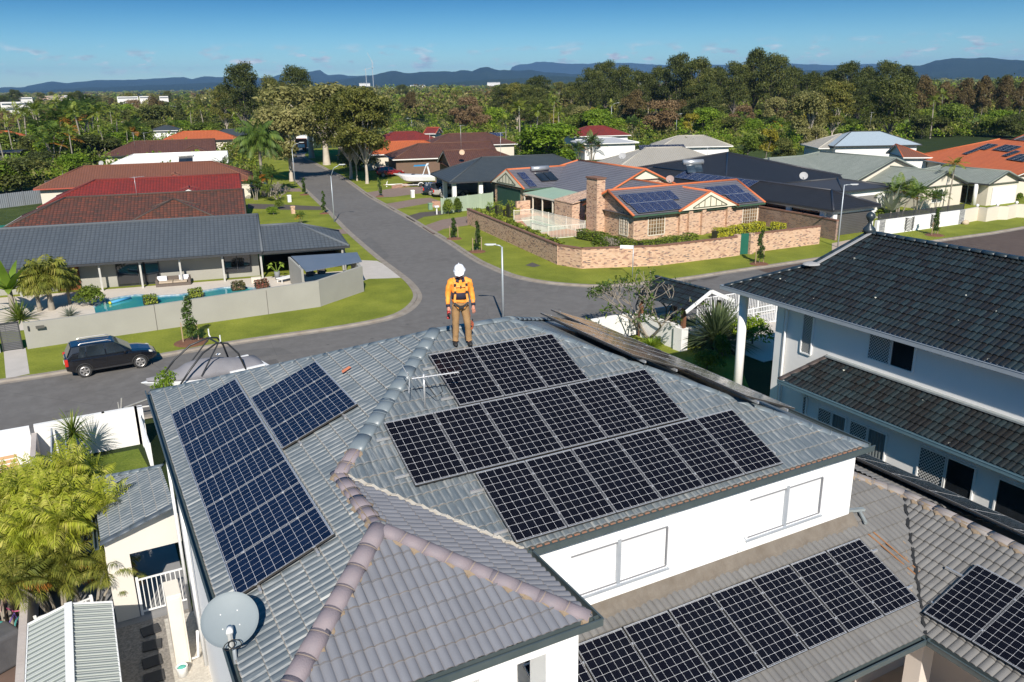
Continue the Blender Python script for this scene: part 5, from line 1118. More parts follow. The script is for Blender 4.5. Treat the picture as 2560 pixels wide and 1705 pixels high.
for k in range(16): q.box(((a[0]+b[0])/2,41.38,.2+k*.095),(.9,.03,.075))
q.bb((a[0]+.3,41.39,.12),(a[0]+.33,41.41,1.66)); q.build('slat',M('charcoal_slat',(.11,.11,.115),(.09,.09,.095),3,.5),gt_)
wallthing('street_wall','stub of taupe wall left of the charcoal gate at the photo edge','wall',[(-12,41.1),(-5.85,41.3)],0,1.62,.22,GREYW)
# pool
pl=[at(*q) for q in ((236,772),(258,757),(300,748),(345,742),(400,745),(450,742),(500,734),(560,724),(600,722),(640,726),(600,742),(520,752),(400,772),(300,785),(240,790))]
POOLW=NT('pool_water'); POOLW.bump(POOLW.noise(POOLW.vec('Object'),3,3),.25,.03); POOLW.fin(POOLW.mix(POOLW.math('MULTIPLY_ADD',POOLW.noise(POOLW.vec('Object'),.35,3),2.5,-.8,clamp=True),(.02,.22,.30),(.06,.33,.27)),.06,0,.6)
sheet('pool_water',pl,POOLW.m,.115)
q=MB(); q.tube([p+Vector((0,0,.12)) for p in pl],.09,6); tag(q.build('pool_coping',M('blue_tile_coping',(.05,.16,.26),(.4,.42,.4),5,.5)),kind='structure')
pn=thing('pool_noodle','blue and yellow pool cleaning float lying on the water','pool float',tuple(at(300,752,.15)))
MB().tube([at(276,757,.2),at(326,744,.2)],.09,8).build('float',M('blue_float',(.08,.35,.62)),pn,smooth=True); MB().tube([at(273,758,.2),at(277,757,.2)],.1,8).build('float_tip',M('yellow_tip',(.8,.65,.05)),pn,smooth=True)
# sofa
sf=thing('outdoor_sofa','brown wicker outdoor sofa with white cushions under the verandah','sofa',(4.6,53.6,0),R_(A1)); LT=Matrix.Translation((4.65,53.65,0))@Matrix.Rotation(R_(A1),4,'Z')
WK=M('brown_wicker',(.10,.08,.065),(.15,.12,.1),12,.8,bump=.5)
MB(LT).bb((-1.2,-.4,.05),(1.2,.4,.32)).build('seat_base',WK,sf); MB(LT).bb((-1.2,.32,.32),(1.2,.45,.72)).build('backrest',WK,sf)
for s_ in (-1,1): MB(LT).bb((s_*1.12-.09,-.4,.3),(s_*1.12+.09,.4,.6)).build('armrest',WK,sf)
for i in (0,1): o=MB(LT).bb((-1.0+i,-.38,.33),(-.03+i,.3,.46)).build('seat_cushion',M('tan_cushion',(.42,.34,.25)),sf); bevel(o,.04,3)
for i,x in enumerate((-.9,-.62,.6,.9)): o=MB(LT).box((x,.15,.62),(.4,.14,.38),.1*(-1)**i).build('white_cushion',M('white_cushion',(.75,.76,.8)),sf); bevel(o,.05,3)
# planters, table, lounger
def pot(name,label,px,r,h,mat,z=.11):
    c=at(*px,z); t=thing(name,label,'planter',tuple(c)); MB().lathe([(r*.75,0),(r,h),(r*.92,h),(r*.86,h-.05)],c,16).build('pot',mat,t,smooth=True); return t,c
tal,c_=pot('potted_plant','grey pot with giant lime green elephant ear leaves by the carport',(694,698),.22,.62,M('grey_pot',(.2,.21,.22)))
q=MB()
for i,(az_,el,s_) in enumerate(((2.6,.9,.62),(.3,.95,.55),(1.5,1.2,.5),(-1.0,.8,.5),(3.6,.7,.45))):
    d=Vector((math.cos(az_)*math.cos(el),math.sin(az_)*math.cos(el),math.sin(el))); b0=c_+Vector((0,0,.55)); tip=b0+d*.75; q.tube([b0,b0+d*.4,tip],.02,5)
    hd=Vector((math.cos(az_),math.sin(az_),0)); sd=Vector((-hd.y,hd.x,0)); q.add([tip-hd*s_*.35,tip+sd*s_*.42+Vector((0,0,.1)),tip+hd*s_*.55-Vector((0,0,.12)),tip-sd*s_*.42+Vector((0,0,.1))],[(0,1,2),(0,2,3)])
q.build('leaves',leafmat('lime_leaf',(.22,.32,.04),(.36,.48,.07),trans=.3),tal)
lg=thing('sun_lounger','white reclining sun lounger on the pool patio','lounger',(12.8,50.8,0)); LT=Matrix.Translation((12.75,50.7,.11))@Matrix.Rotation(R_(25),4,'Z')
MB(LT).bb((-1.3,-.3,.28),(.2,.3,.34)).build('seat',WHITE(),lg); MB(LT).slab([(.2,-.3,.3),(.2,.3,.3),(.85,.3,.95),(.85,-.3,.95)],(.03,0,-.04)).build('backrest',WHITE(),lg)
for x,y in ((-1.2,-.26),(-1.2,.26),(.2,-.26),(.2,.26)): MB(LT).bb((x-.025,y-.025,0),(x+.025,y+.025,.28)).build('leg',WHITE(),lg)
bt=thing('side_table','low cream block table on the pool patio','table',(11,52.3,0)); cc_=at(641,706,.11); o=MB().box(cc_+Vector((0,0,.2)),(.7,.45,.4),-.15).build('block',CREAM,bt); bevel(o,.02)
# bin store with ribbed awning
bs=thing('bin_store','taupe walled bin store with blue grey ribbed metal roof','store',(14,47,0))
rp=[at(728,642,2.05),at(893,632,2.05),at(905,655,2.0),at(765,680,1.85)]; q=MB(); q.slab(rp,(0,0,.05)); q.build('roof_sheet',ribmat('bluegrey_ribbed',(.13,.165,.215),(.17,.2,.25),.12,.03,0,.4,.3),bs)
q=MB(); a,b=rp[0],rp[3]; q.beam(Vector((a.x-.15,a.y,1.03)),Vector((b.x-.25,b.y,1.03)),.16,2.06); q.build('side_wall',GREYW,bs)
for i in range(2):
    c_=at(775+i*28,690-i*6,.1); o=thing('wheelie_bin',('left','right')[i]+' dark lidded bin inside the roofed bin store','bin',tuple(c_)); bevel(MB().box(c_+Vector((0,0,.45)),(.5,.55,.9)).build('bin_body',M('dark_bin',(.10,.09,.08)),o),.04); bevel(MB().box(c_+Vector((0,0,.93)),(.54,.6,.06)).build('lid',M('bin_lid',(.22,.2,.17)),o),.02)
# ================================================================ VEGETATION
def quadmesh(name,V,F,mats,mi=None,smooth=False):
    me=bpy.data.meshes.new(name); V=np.asarray(V,'f'); F=np.asarray(F,'i'); nF,k=F.shape
    me.vertices.add(len(V)); me.vertices.foreach_set('co',V.ravel()); me.loops.add(nF*k); me.loops.foreach_set('vertex_index',F.ravel())
    me.polygons.add(nF); me.polygons.foreach_set('loop_start',np.arange(nF,dtype='i')*k)
    try: me.polygons.foreach_set('loop_total',np.full(nF,k,'i'))
    except Exception: pass
    for m_ in mats: me.materials.append(m_)
    if mi is not None: me.polygons.foreach_set('material_index',np.asarray(mi,'i'))
    me.update(calc_edges=True); return me
def leafquads(C,size,out=None,rs=None,asp=.45,droop=0.,tilt=.8):
    "one rhombic leaf clump per centre, facing roughly outward/upward with random tilt"
    n=len(C); rs=rs or nr
    nrm=rs.normal(size=(n,3))*tilt+np.array([0,0,.5])
    if out is not None: nrm+=out*.8
    nrm/=np.linalg.norm(nrm,axis=1)[:,None]+1e-9
    a=rs.normal(size=(n,3)); a[:,2]-=droop; a-=nrm*(a*nrm).sum(1)[:,None]; a/=np.linalg.norm(a,axis=1)[:,None]+1e-9
    b=np.cross(nrm,a); s=(size*rs.uniform(.6,1.35,n))[:,None]
    bend=nrm*s*.12
    V=np.stack([C-a*s,C-b*s*asp+bend,C+a*s,C+b*s*asp+bend],1).reshape(-1,3); F=np.arange(n*4).reshape(-1,4); return V,F
def blobcrown(blobs,n,size,rs,shell=.55,**k):
    vol=np.array([b[3]*b[4]*b[5] for b in blobs])**.67; cnt=np.maximum(8,(n*vol/vol.sum()).astype(int)); Cs=[];Os=[]
    for b,c in zip(blobs,cnt):
        d=rs.normal(size=(c,3)); d/=np.linalg.norm(d,axis=1)[:,None]; d[:,2]=np.where(d[:,2]<-.45,-d[:,2]*.6,d[:,2])
        r=shell+(1-shell)*rs.uniform(0,1,c)**.6; r*=1+.13*np.sin(d[:,0]*7+b[0]*3)*np.cos(d[:,1]*6+b[1]*2)+rs.normal(size=c)*.04
        Cs.append(np.array(b[:3])+d*r[:,None]*np.array(b[3:6])); Os.append(d)
    return leafquads(np.concatenate(Cs),size,np.concatenate(Os),rs,**k)
def limbs(mb,base,blobs,r0,rs,lean=0,fork=.45,n=7):
    tops=[Vector(b[:3]) for b in blobs]; zc=sum(t.z for t in tops)/len(tops); f=Vector((lean,0,zc*fork)); base=Vector(base)
    mb.tube([base-Vector((0,0,.2)),base+Vector((0,0,.3)),base.lerp(f,.5)+Vector((rs.uniform(-.15,.15),rs.uniform(-.15,.15),0)),f],[r0*1.25,r0,r0*.8,r0*.66],n,False)
    for t in tops:
        m_=f.lerp(t,.5)+Vector((rs.uniform(-.3,.3),rs.uniform(-.3,.3),rs.uniform(0,.4))); mb.tube([f,m_,t],[r0*.55,r0*.3,r0*.08],5,False)
def mk_tree(name,label,cat,blobs,n,size,leaf,bark,seed,r0=.2,lean=0,fork=.45,**k):
    rs=np.random.RandomState(seed); r=thing(name,label,cat)
    mb=MB(); limbs(mb,(0,0,0),blobs,r0,rs,lean,fork); mb.build('trunk',bark,r,smooth=True)
    V,F=blobcrown(blobs,n,size,rs,**k); me=quadmesh('crown',V,F,[leaf]); link_mesh('crown',me,r); return r
def randblobs(rs,H,W,nb,base=.35,top=1.0,rr=(.22,.36),flat=.8):
    out=[]
    for i in range(nb):
        t=rs.uniform(0,1); z=H*(base+(top-base)*t); rad=W*.5*math.sqrt(max(.05,1-((t-.45)/.62)**2)); a=rs.uniform(0,2*PI); q=rad*math.sqrt(rs.uniform(.1,1))*.8; r=W*rs.uniform(*rr)
        out.append((q*math.cos(a),q*math.sin(a),min(z,H-r*flat),r,r,r*flat))
    return out
PYEL2=leafmat('shaggy_frond',(.10,.13,.02),(.24,.25,.04),(.42,.36,.10),trans=.35,sc=1.2); GUM=leafmat('gum_leaves',(0.071,0.088,0.019),(0.185,0.188,0.038),(0.355,0.3,0.084)); GUMD=leafmat('dark_gum_leaves',(0.04,0.056,0.014),(0.111,0.131,0.029),(0.241,0.231,0.058))
OLV=leafmat('paperbark_leaves',(0.17,0.175,0.053),(0.298,0.281,0.1),(0.454,0.4,0.168)); BRT=leafmat('bright_leaves',(0.099,0.175,0.013),(0.213,0.312,0.023),(0.369,0.45,0.042))
MIDG=leafmat('mid_green_leaves',(0.078,0.119,0.016),(0.17,0.231,0.027),(0.341,0.375,0.058)); TANL=leafmat('tan_leaves',(0.185,0.119,0.058),(0.298,0.206,0.105),(0.426,0.312,0.168)); YEL=leafmat('yellow_leaves',(.22,.20,.02),(.42,.36,.04),(.55,.45,.08)); CAS=leafmat('casuarina_leaves',(0.085,0.065,0.025),(0.17,0.125,0.047),(0.27,0.2,0.084))
BARK=M('grey_bark',(.22,.19,.16),(.13,.11,.09),3,.95,bump=.6); PBARK=M('pale_paper_bark',(.52,.46,.38),(.36,.30,.24),2.5,.95,bump=.6); PALMB=M('palm_trunk',(.30,.27,.22),(.22,.19,.15),4,.9,bump=.4)
rsv=np.random.RandomState(11)
PT_={}
def proto(key,*a,**k): PT_[key]=mk_tree(*a,**k)
def gumblobs(rs,H,W,nb,flat=.62):
    o=[]
    for i in range(nb):
        t=(i+.5)/nb; z=H*(.38+.58*t); rad=W*.5*(1-.5*t**2)*(.55+.45*math.sin(t*PI)); a=i*2.4+rs.uniform(-.5,.5); q=rad*rs.uniform(.45,.95); r=W*rs.uniform(.17,.27); o.append((q*math.cos(a),q*math.sin(a),z,r,r,r*flat))
    o.append((0,0,H*.9,W*.2,W*.2,W*.13)); return o
for i in range(4): proto('gum%d'%i,'gum_tree','x','tree',gumblobs(rsv,20,14+i,13+2*i),12000,.31,(GUM,GUMD,GUM,GUMD)[i],(PBARK,BARK)[i%2],30+i,.38,fork=.3,droop=.8,shell=.35)
for i in range(3): proto('round%d'%i,'leafy_tree','x','tree',randblobs(rsv,7,7.5,13,.16,1,(.2,.3)),6500,.25,(MIDG,BRT,GUMD)[i],BARK,40+i,.2,shell=.5)
for i in range(2): proto('pap%d'%i,'paperbark_tree','x','tree',randblobs(rsv,10,9.5,20,.30,1,(.15,.24),.8),13000,.22,OLV,PBARK,50+i,.3,fork=.5,droop=.6,shell=.3)
proto('tan','paperbark_tree','x','tree',randblobs(rsv,9,9,15,.22,1,(.16,.24)),7000,.24,TANL,BARK,60,.25,shell=.4)
proto('yel','flowering_tree','x','tree',randblobs(rsv,6.5,5,8,.35,1,(.18,.28)),2200,.24,YEL,BARK,61,.15)
for i in range(2): proto('cas%d'%i,'casuarina_tree','x','tree',gumblobs(rsv,16,10,11,.9),8000,.32,CAS,BARK,62+i,.3,droop=1.5)
proto('bush0','garden_bush','x','bush',randblobs(rsv,1.6,2.2,6,.2,1,(.25,.36)),1500,.11,MIDG,BARK,70,.05); proto('bush1','garden_bush','x','bush',randblobs(rsv,1.6,2.4,6,.2,1,(.25,.36)),1500,.11,BRT,BARK,71,.05)
proto('cone','conical_tree','x','tree',[(0,0,9*(.15+.8*t),2.2*(1-t)+.25,2.2*(1-t)+.25,.9) for t in np.linspace(0,1,8)],3200,.25,GUMD,BARK,72,.2,shell=.6)
# ---- palms
PFROND=leafmat('palm_frond',(0.099,0.144,0.017),(0.227,0.275,0.032),(0.483,0.45,0.095),trans=.3); PYEL=leafmat('golden_frond',(.20,.26,.02),(.42,.45,.045),(.62,.56,.16),trans=.4,sc=1.2); POR=leafmat('dying_frond',(.35,.12,.02),(.48,.24,.04),(.5,.38,.1)); PPALE=leafmat('silver_frond',(.20,.23,.17),(.30,.33,.26),(.42,.43,.35)); QUEEN=leafmat('queen_frond',(.06,.11,.025),(.14,.21,.035),(.36,.36,.07))
def frond(P,d0,L,droop,nl,ll,rs,lw=.05,vshape=.5,curl=0):
    "arched rachis with two ranks of leaflets; returns quads"
    d=Vector(d0).normalized(); p=Vector(P); side=d.cross(Vector((0,0,1)))
    if side.length<1e-3: side=Vector((1,0,0))
    side.normalize(); V=[];F=[]; N=nl; st=L/N; prev=p.copy()
    for i in range(N):
        t=i/N; d=(d+Vector((0,0,-droop*st*(.35+1.3*t)))).normalized(); q=p+d*st; up=side.cross(d).normalized()
        w=.022*(1-t)+.006; b=len(V); V+= [p-side*w,p+side*w,q+side*w,q-side*w]; F.append((b,b+1,b+2,b+3))
        if t>.12:
            l=ll*math.sin(PI*min(1,.12+t*.95))**.7*rs.uniform(.85,1.1)
            for sg in (-1,1):
                ld=(side*sg*.9+d*.55+up*vshape*rs.uniform(.3,1)+Vector((0,0,-.25*rs.uniform(0,1.6)-curl))).normalized(); wd=d*lw
                m_=p+ld*l*.5; e=p+ld*l+Vector((0,0,-l*(.22+curl))); b=len(V); V+=[p-wd*.5,m_-wd,e,m_+wd*.7]; F.append((b,b+1,b+2,b+3))
        p=q
    return V,F
def mk_palm(name,label,H,nf,L,droop,leaf,seed,tr=.14,nl=20,ll=.75,shaft=None,lean=0,up=(.15,1.35),lw=.09,dead=0,vs=.5,cat='palm tree',multi=None,curl=0):
    rs=np.random.RandomState(seed); r=thing(name,label,cat); mb=MB(); tops=[]
    for (bx,by,hh,lx,ly) in (multi or [(0,0,H,lean,0)]):
        mb2=MB(); mb2.tube([(bx,by,-.1),(bx+lx*.1,by+ly*.1,hh*.3),(bx+lx*.4,by+ly*.4,hh*.65),(bx+lx,by+ly,hh)],[tr*1.3,tr,tr*.9,tr*.8],8,False); mb2.build('trunk',PALMB,r,smooth=True); tops.append(Vector((bx+lx,by+ly,hh)))
        if shaft: m3=MB(); m3.tube([tops[-1]-Vector((0,0,.1)),tops[-1]+Vector((0,0,.35)),tops[-1]+Vector((0,0,.8))],[tr*1.1,tr*1.0,tr*.5],8,False); m3.build('crownshaft',shaft,r,smooth=True)
    V=[];F=[];MI=[]
    for T_ in tops:
        for i in range(nf):
            a=i*2.39996+rs.uniform(-.2,.2); e=up[0]+(up[1]-up[0])*((i+.5)/nf)+rs.uniform(-.1,.1); v,f=frond(T_+Vector((0,0,.5 if shaft else .05)),(math.cos(a)*math.cos(e),math.sin(a)*math.cos(e),math.sin(e)),L*rs.uniform(.85,1.1),droop,nl,ll,rs,lw,vs,curl)
            b=len(V); V+=v; F+=[tuple(b+k for k in q) for q in f]; MI+=[1 if i<dead else 0]*len(f)
    me=quadmesh('fronds',[tuple(v) for v in V],F,[leaf,POR],MI); link_mesh('fronds',me,r); return r
SHAFT=M('green_crownshaft',(.25,.32,.12),(.32,.36,.18),3,.5)
PT_['alex0']=mk_palm('palm_tree','x',8.5,13,2.4,.55,PFROND,80,.13,18,.62,SHAFT,.5,(-.2,1.3)); PT_['alex1']=mk_palm('palm_tree','x',7.5,12,2.5,.6,PFROND,81,.12,18,.6,SHAFT,-.4,(-.3,1.3)); PT_['gold']=mk_palm('palm_tree','x',3.6,9,2.2,.5,QUEEN,82,.07,16,.5,None,0,(0,1.3),multi=[(0,0,3.6,.3,.2),(.3,.2,3.0,.7,.2),(-.3,.1,3.2,-.6,.3),(.1,-.3,2.6,0,-.7)],dead=1)
PT_['queen']=mk_palm('queen_palm','x',7.5,36,3.9,.66,QUEEN,83,.19,30,.9,None,.2,(-.2,1.45),lw=.11,dead=1,vs=.1,curl=.45); PT_['fan']=mk_palm('fan_palm','x',3.3,46,2.1,.95,PYEL2,84,.18,14,.8,None,0,(-.7,1.45),lw=.10,curl=.35); PT_['pale']=mk_palm('fan_palm','x',3.2,20,2.6,.3,PPALE,85,.2,14,.8,None,0,(-.1,1.4),lw=.13)
VEGK={}
for c in COL.objects:
    if c.parent: VEGK.setdefault(c.parent.name,[]).append(c)
VUSED=set(); LASTK=[None]
def plant(key,loc,s=1.0,label=None,group=None,rz=None,sz=None,cat=None,name=None):
    src=PT_[key]; rz=rng.uniform(0,6.28) if rz is None else rz
    if key not in VUSED: o=src; VUSED.add(key)
    else: o=copy_tree(src,kidmap=VEGK)
    o.location=(loc[0],loc[1],loc[2] if len(loc)>2 else 0); o.rotation_euler=(0,0,rz); o.scale=(s,s,sz or s)
    if label: o['label']=label
    if group: o['group']=group
    elif 'group' in o: del o['group']
    if cat: o['category']=cat
    return o
def plantpx(key,base,top,label,H,group=None,W=None,rz=None,cat=None,z=.1):
    "plant at the surveyed base pixel, as tall as the photo shows; H,W = size of the unscaled kind"
    b=at(*base,z); h=hgt(b,top); s=h/H; return plant(key,b,(s if W is None else W),label,group,rz,sz=s,cat=cat)
H_={'gum0':20,'gum1':20,'gum2':20,'gum3':20,'round0':7,'round1':7,'round2':7,'pap0':10,'pap1':10,'tan':9,'yel':6.5,'cas0':16,'cas1':16,'cone':9,'alex0':10.3,'alex1':9.2,'queen':9.4,'gold':5,'fan':5,'pale':5,'bush0':1.6,'bush1':1.6}
def pk(key,base,top,label,group=None,w=1.0,rz=None):
    b=at(*base,.1); h=hgt(b,top); s=h/H_[key]; return plant(key,b,s*w,label,group,rz,sz=s)
# named trees, by what singles them out
pk('queen',(659,490),314,'large drooping queen palm in front of the rose brown house',w=1.15)
pk('gold',(672,492),412,'orange tinged golden palm at the foot of the queen palm',w=1.2); pk('gold',(640,500),440,'second golden palm left of the queen palm trunk',w=1.1); pk('gold',(560,470),392,'palms by the white metal roofed house')
pk('gum1',(618,352),160,'tallest gum on the left with a flat umbrella top',w=.78); pk('gum0',(570,345),215,'dark gum just left of the tallest left gum',w=.8); pk('gum3',(750,340),168,'dark gum behind the paperbarks at the street bend',w=.75); pk('gum2',(690,335),196,'gum between the tallest gum and the street bend',w=.7)
pk('pap0',(729,453),262,'pale trunked paperbark on the left verge by the second lamp',w=1.0); pk('pap1',(817,412),205,'big grey green paperbark over the street bend',w=1.55); pk('pap0',(780,395),212,'paperbark with dense olive crown left of the big bend paperbark',w=1.45); pk('pap1',(850,400),222,'paperbark behind the white trunked street gum',w=1.4)
pk('gum2',(878,447),232,'street gum with thick white trunk on the right verge',w=1.15); pk('gum0',(918,459),222,'street gum nearest the red car, dark green crown',w=1.1); pk('gum2',(893,452),260,'slender leaning gum between the two street gums',w=.6); pk('round2',(900,425),330,'dark understorey tree behind the street gums')
pk('round1',(1365,412),309,'big bright green mango tree behind the dark roofed boat house',w=1.6); pk('round2',(1325,405),345,'dark tree left of the mango tree')
pk('tan',(1165,330),240,'brown leaved paperbark above the brown hip roof'); pk('tan',(1195,335),262,'smaller brown paperbark right of the other brown one'); pk('tan',(1650,345),248,'large tan leaved tree at centre right',w=1.15); pk('tan',(1850,330),262,'rusty grey tree behind the pale cream roof',w=1.1)
pk('yel',(1915,405),322,'yellow flowering tree behind the black roof',w=.8); pk('yel',(1725,345),283,'yellow green tree above the pale cream roof'); pk('round0',(1868,402),333,'dark round tree left of the yellow flowering tree'); pk('round2',(1955,405),345,'dark tree right of the yellow flowering tree'); pk('pap1',(2030,400),316,'soft olive rounded tree in front of the beige roof',w=1.1); pk('round0',(2085,402),352,'dark green tree right of the soft olive tree')
pk('pale',(2165,400),336,'silvery fan palm in front of the rust red house',w=1.1); pk('alex1',(2092,345),248,'dark palm with tall trunk right of the soft olive tree'); pk('alex0',(2035,350),256,'large dark palm above the beige roof',w=1.3); pk('alex1',(2160,340),268,'slim palm before the gum belt on the right'); pk('alex0',(2325,345),240,'palm above the orange roofed house',w=1.2); pk('alex1',(2400,330),262,'palm at the right behind the orange roof ridge')
pk('round1',(1600,420),378,'low bright bush tree beside the cream tiled house',w=1.3); pk('round0',(1680,430),374,'leafy tree between cream roof and black roof',w=1.2); pk('gold',(1480,400),330,'palm clump right of the mango tree'); pk('gold',(1720,410),345,'palm clump behind the black hip roof'); pk('gold',(1445,405),352,'second palm clump beside the mango tree'); pk('gold',(1640,405),352,'palm clump left of the black hip roof ridge')
pk('alex0',(1300,390),252,'palm with drooping fronds above the mango tree',w=1.3); pk('alex1',(1340,385),262,'palm behind the mango tree crown',w=1.3); pk('alex0',(1265,385),290,'palm left of the mango tree',w=1.2); pk('alex1',(1400,380),268,'palm right behind the mango tree',w=1.1)
pk('round1',(1240,330),268,'bright tree above the brown roofs'); pk('gum3',(1345,300),192,'tall dark tree standing alone at centre'); pk('round0',(1500,310),262,'light green dome tree above the crimson roof',w=1.1); pk('yel',(1590,320),282,'pale yellow green tree right of the crimson roof'); pk('round0',(1355,312),245,'broad light green tree left of centre'); pk('gum0',(1430,300),216,'gum with pale trunk left of the dark gum belt')
pk('round2',(55,480),392,'big dark green tree at the left edge above the grey fence',w=1.5); pk('round1',(15,485),402,'bright leafed tree at the very left edge',w=1.3); pk('round1',(185,452),385,'bright green tree above the left back fence',w=1.2); pk('round2',(110,430),378,'grey green tree behind the left edge trees',w=1.3); pk('alex0',(164,495),418,'small palm before the rose brown house, left',w=1.0)
pk('cone',(505,330),235,'dark conical tree left of the gums'); pk('cone',(455,325),245,'second dark conical tree further left'); pk('round2',(375,345),262,'dark dense tree above the white metal roof',w=1.5)
# palm grove at left
grove=[(30,398,290),(75,392,270),(120,400,262),(165,398,255),(210,402,262),(255,396,270),(300,388,282),(335,380,292),(60,372,262),(105,368,250),(160,366,240),(205,370,248),(245,362,262),(285,360,262),(15,420,318),(140,415,300),(190,420,310),(270,405,302),(330,400,318),(380,345,275),(420,330,280),(478,330,268),(510,345,262),(220,352,248),(345,350,275),(90,345,258),(20,350,272),(440,350,300)]
for i,(x,y,t) in enumerate(grove): pk(('alex0','alex1','alex0','gold')[i%4] if y-t>62 or i%4!=3 else 'gold',(x+rng.uniform(-6,6),y),t+rng.uniform(-6,6),'slender palm in the dense palm grove on the left','palms in the left grove',w=1.25)
for i,(x,y,t) in enumerate([(40,395,330),(95,405,335),(150,405,328),(205,400,330),(250,405,335),(310,398,330),(350,372,310),(400,350,300),(455,345,300),(520,350,305),(10,380,320),(130,380,300),(290,375,308),(560,330,290)]): pk(('round0','round2','round1')[i%3],(x,y),t,'leafy tree between the palms of the left grove','understorey trees in the left grove',w=1.4)
# gum belt on the right: big dark individuals
belt=[(1475,318,176,'gum3'),(1510,312,158,'gum1'),(1555,320,170,'gum3'),(1600,315,182,'gum1'),(1645,312,172,'gum3'),(1690,316,140,'gum1'),(1740,318,150,'gum3'),(1790,312,172,'gum1'),(1830,318,160,'gum3'),(1880,316,128,'gum1'),(1925,318,140,'gum3'),(1975,314,172,'gum1'),(2020,320,185,'gum3'),(2065,314,180,'gum1'),(2110,318,160,'gum3'),(2155,312,172,'gum1'),(2200,318,158,'gum3'),(2250,316,170,'gum1'),(2300,320,198,'cas0'),(2350,312,210,'cas1'),(2400,316,205,'cas0'),(2450,310,196,'cas1'),(2500,316,200,'cas0'),(2545,312,208,'cas1'),(1620,300,190,'gum0'),(1860,300,165,'gum0'),(2090,300,190,'gum0'),(1760,298,178,'gum2')]
for i,(x,y,t,k) in enumerate(belt): pk(k,(x,y-4),t-3,('towering dark gum in the belt behind the crimson roof' if k[0]=='g' else 'brownish casuarina in the belt at the far right'),('gum belt' if k[0]=='g' else 'casuarinas at the right'),w=.72)
for i in range(26): x=1450+i*43; pk(('round0','round2','round1','gold')[i%4],(x,338+rng.uniform(-8,8)),288+rng.uniform(-14,12),'mixed tree at the foot of the dark gum belt','trees below the gum belt',w=1.25)
# general tree cover of the suburb
HB=[];SUB=[]
for o in COL.objects:
    if o.parent is None and o.type=='EMPTY' and o.get('category') in ('house','carport','outbuilding'):
        for c in kids(o):
            if c.name.startswith('wall'):
                w_=np.array([list((ROOT[o.name]@Vector(k))[:2]) for k in c.bound_box]); HB.append((w_[:,0].min()-1.5,w_[:,1].min()-1.5,w_[:,0].max()+1.5,w_[:,1].max()+1.5))
def free(x,y,r=2.):
    return not any(a-r<x<c+r and b-r<y<d+r for a,b,c,d in HB)
road_c=[(20,50),(24,77),(30,95),(37,125),(44,165)]
cnt=0; tries=0
kinds=['round0','round1','round2','gum0','gum1','pap0','alex0','round0','gum3','tan','cas0','alex1','round2','gold','yel']
while cnt<290 and tries<6000:
    tries+=1; v=rng.choice([rng.uniform(252,268),rng.uniform(258,300),rng.uniform(265,345),rng.uniform(300,420)]); u=rng.uniform(-60,2620)
    p=at(u,v)
    if not free(p.x,p.y,2.5): continue
    if 590<u<985 and v>300: continue
    if v>330 and not ((u<150 and v<460) or (1230<u<1560 and v<395) or (1700<u<2260 and v<372) or (u>2280 and v<350)): continue
    if free(p.x,p.y,2.5) and not free(p.x-(p.x-CP.x)*.06,p.y-(p.y-CP.y)*.06,1): pass
    k=rng.choice(kinds); s=rng.uniform(.75,1.2)*(.62 if k[:3] in('gum','cas') else 1.0)
    z='left' if u<640 else ('centre' if u<1450 else 'right'); d='far' if v<262 else 'middle distance'
    o_=plant(k,p,s,'tree','suburb trees '+d+' '+z); SUB.append((o_,{"r":"rounded green","g":"gum like","p":"olive grey","a":"slender palm","t":"brownish","c":"brown casuarina","y":"yellowish"}[k[0]],d,z,pr(p)[0])); cnt+=1
ONES='first second third fourth fifth sixth seventh eighth ninth tenth eleventh twelfth thirteenth fourteenth fifteenth sixteenth seventeenth eighteenth nineteenth twentieth'.split()
TENS={2:'twenty',3:'thirty',4:'forty',5:'fifty',6:'sixty',7:'seventy',8:'eighty',9:'ninety'}
def ordw(n): return ONES[n-1] if n<=20 else (TENS[n//10]+('-'+ONES[n%10-1] if n%10 else 'th'))
gr={}
for q_ in SUB: gr.setdefault(q_[1:4],[]).append(q_)
for (k_,d_,z_),L_ in gr.items():
    for i_,q_ in enumerate(sorted(L_,key=lambda t:t[4])): q_[0]['label']=f'{ordw(i_+1)} {k_} tree from the left, {d_} {z_} suburb'
gr={}
for o_ in COL.objects:
    if o_.parent is None and o_.get('group') in ('gum belt','casuarinas at the right','trees below the gum belt','palms in the left grove','understorey trees in the left grove'): gr.setdefault(o_['group'],[]).append(o_)
for g_,L_ in gr.items():
    for i_,o_ in enumerate(sorted(L_,key=lambda o:pr(o.location)[0])): o_['label']=ordw(i_+1)+' from the left: '+o_['label']
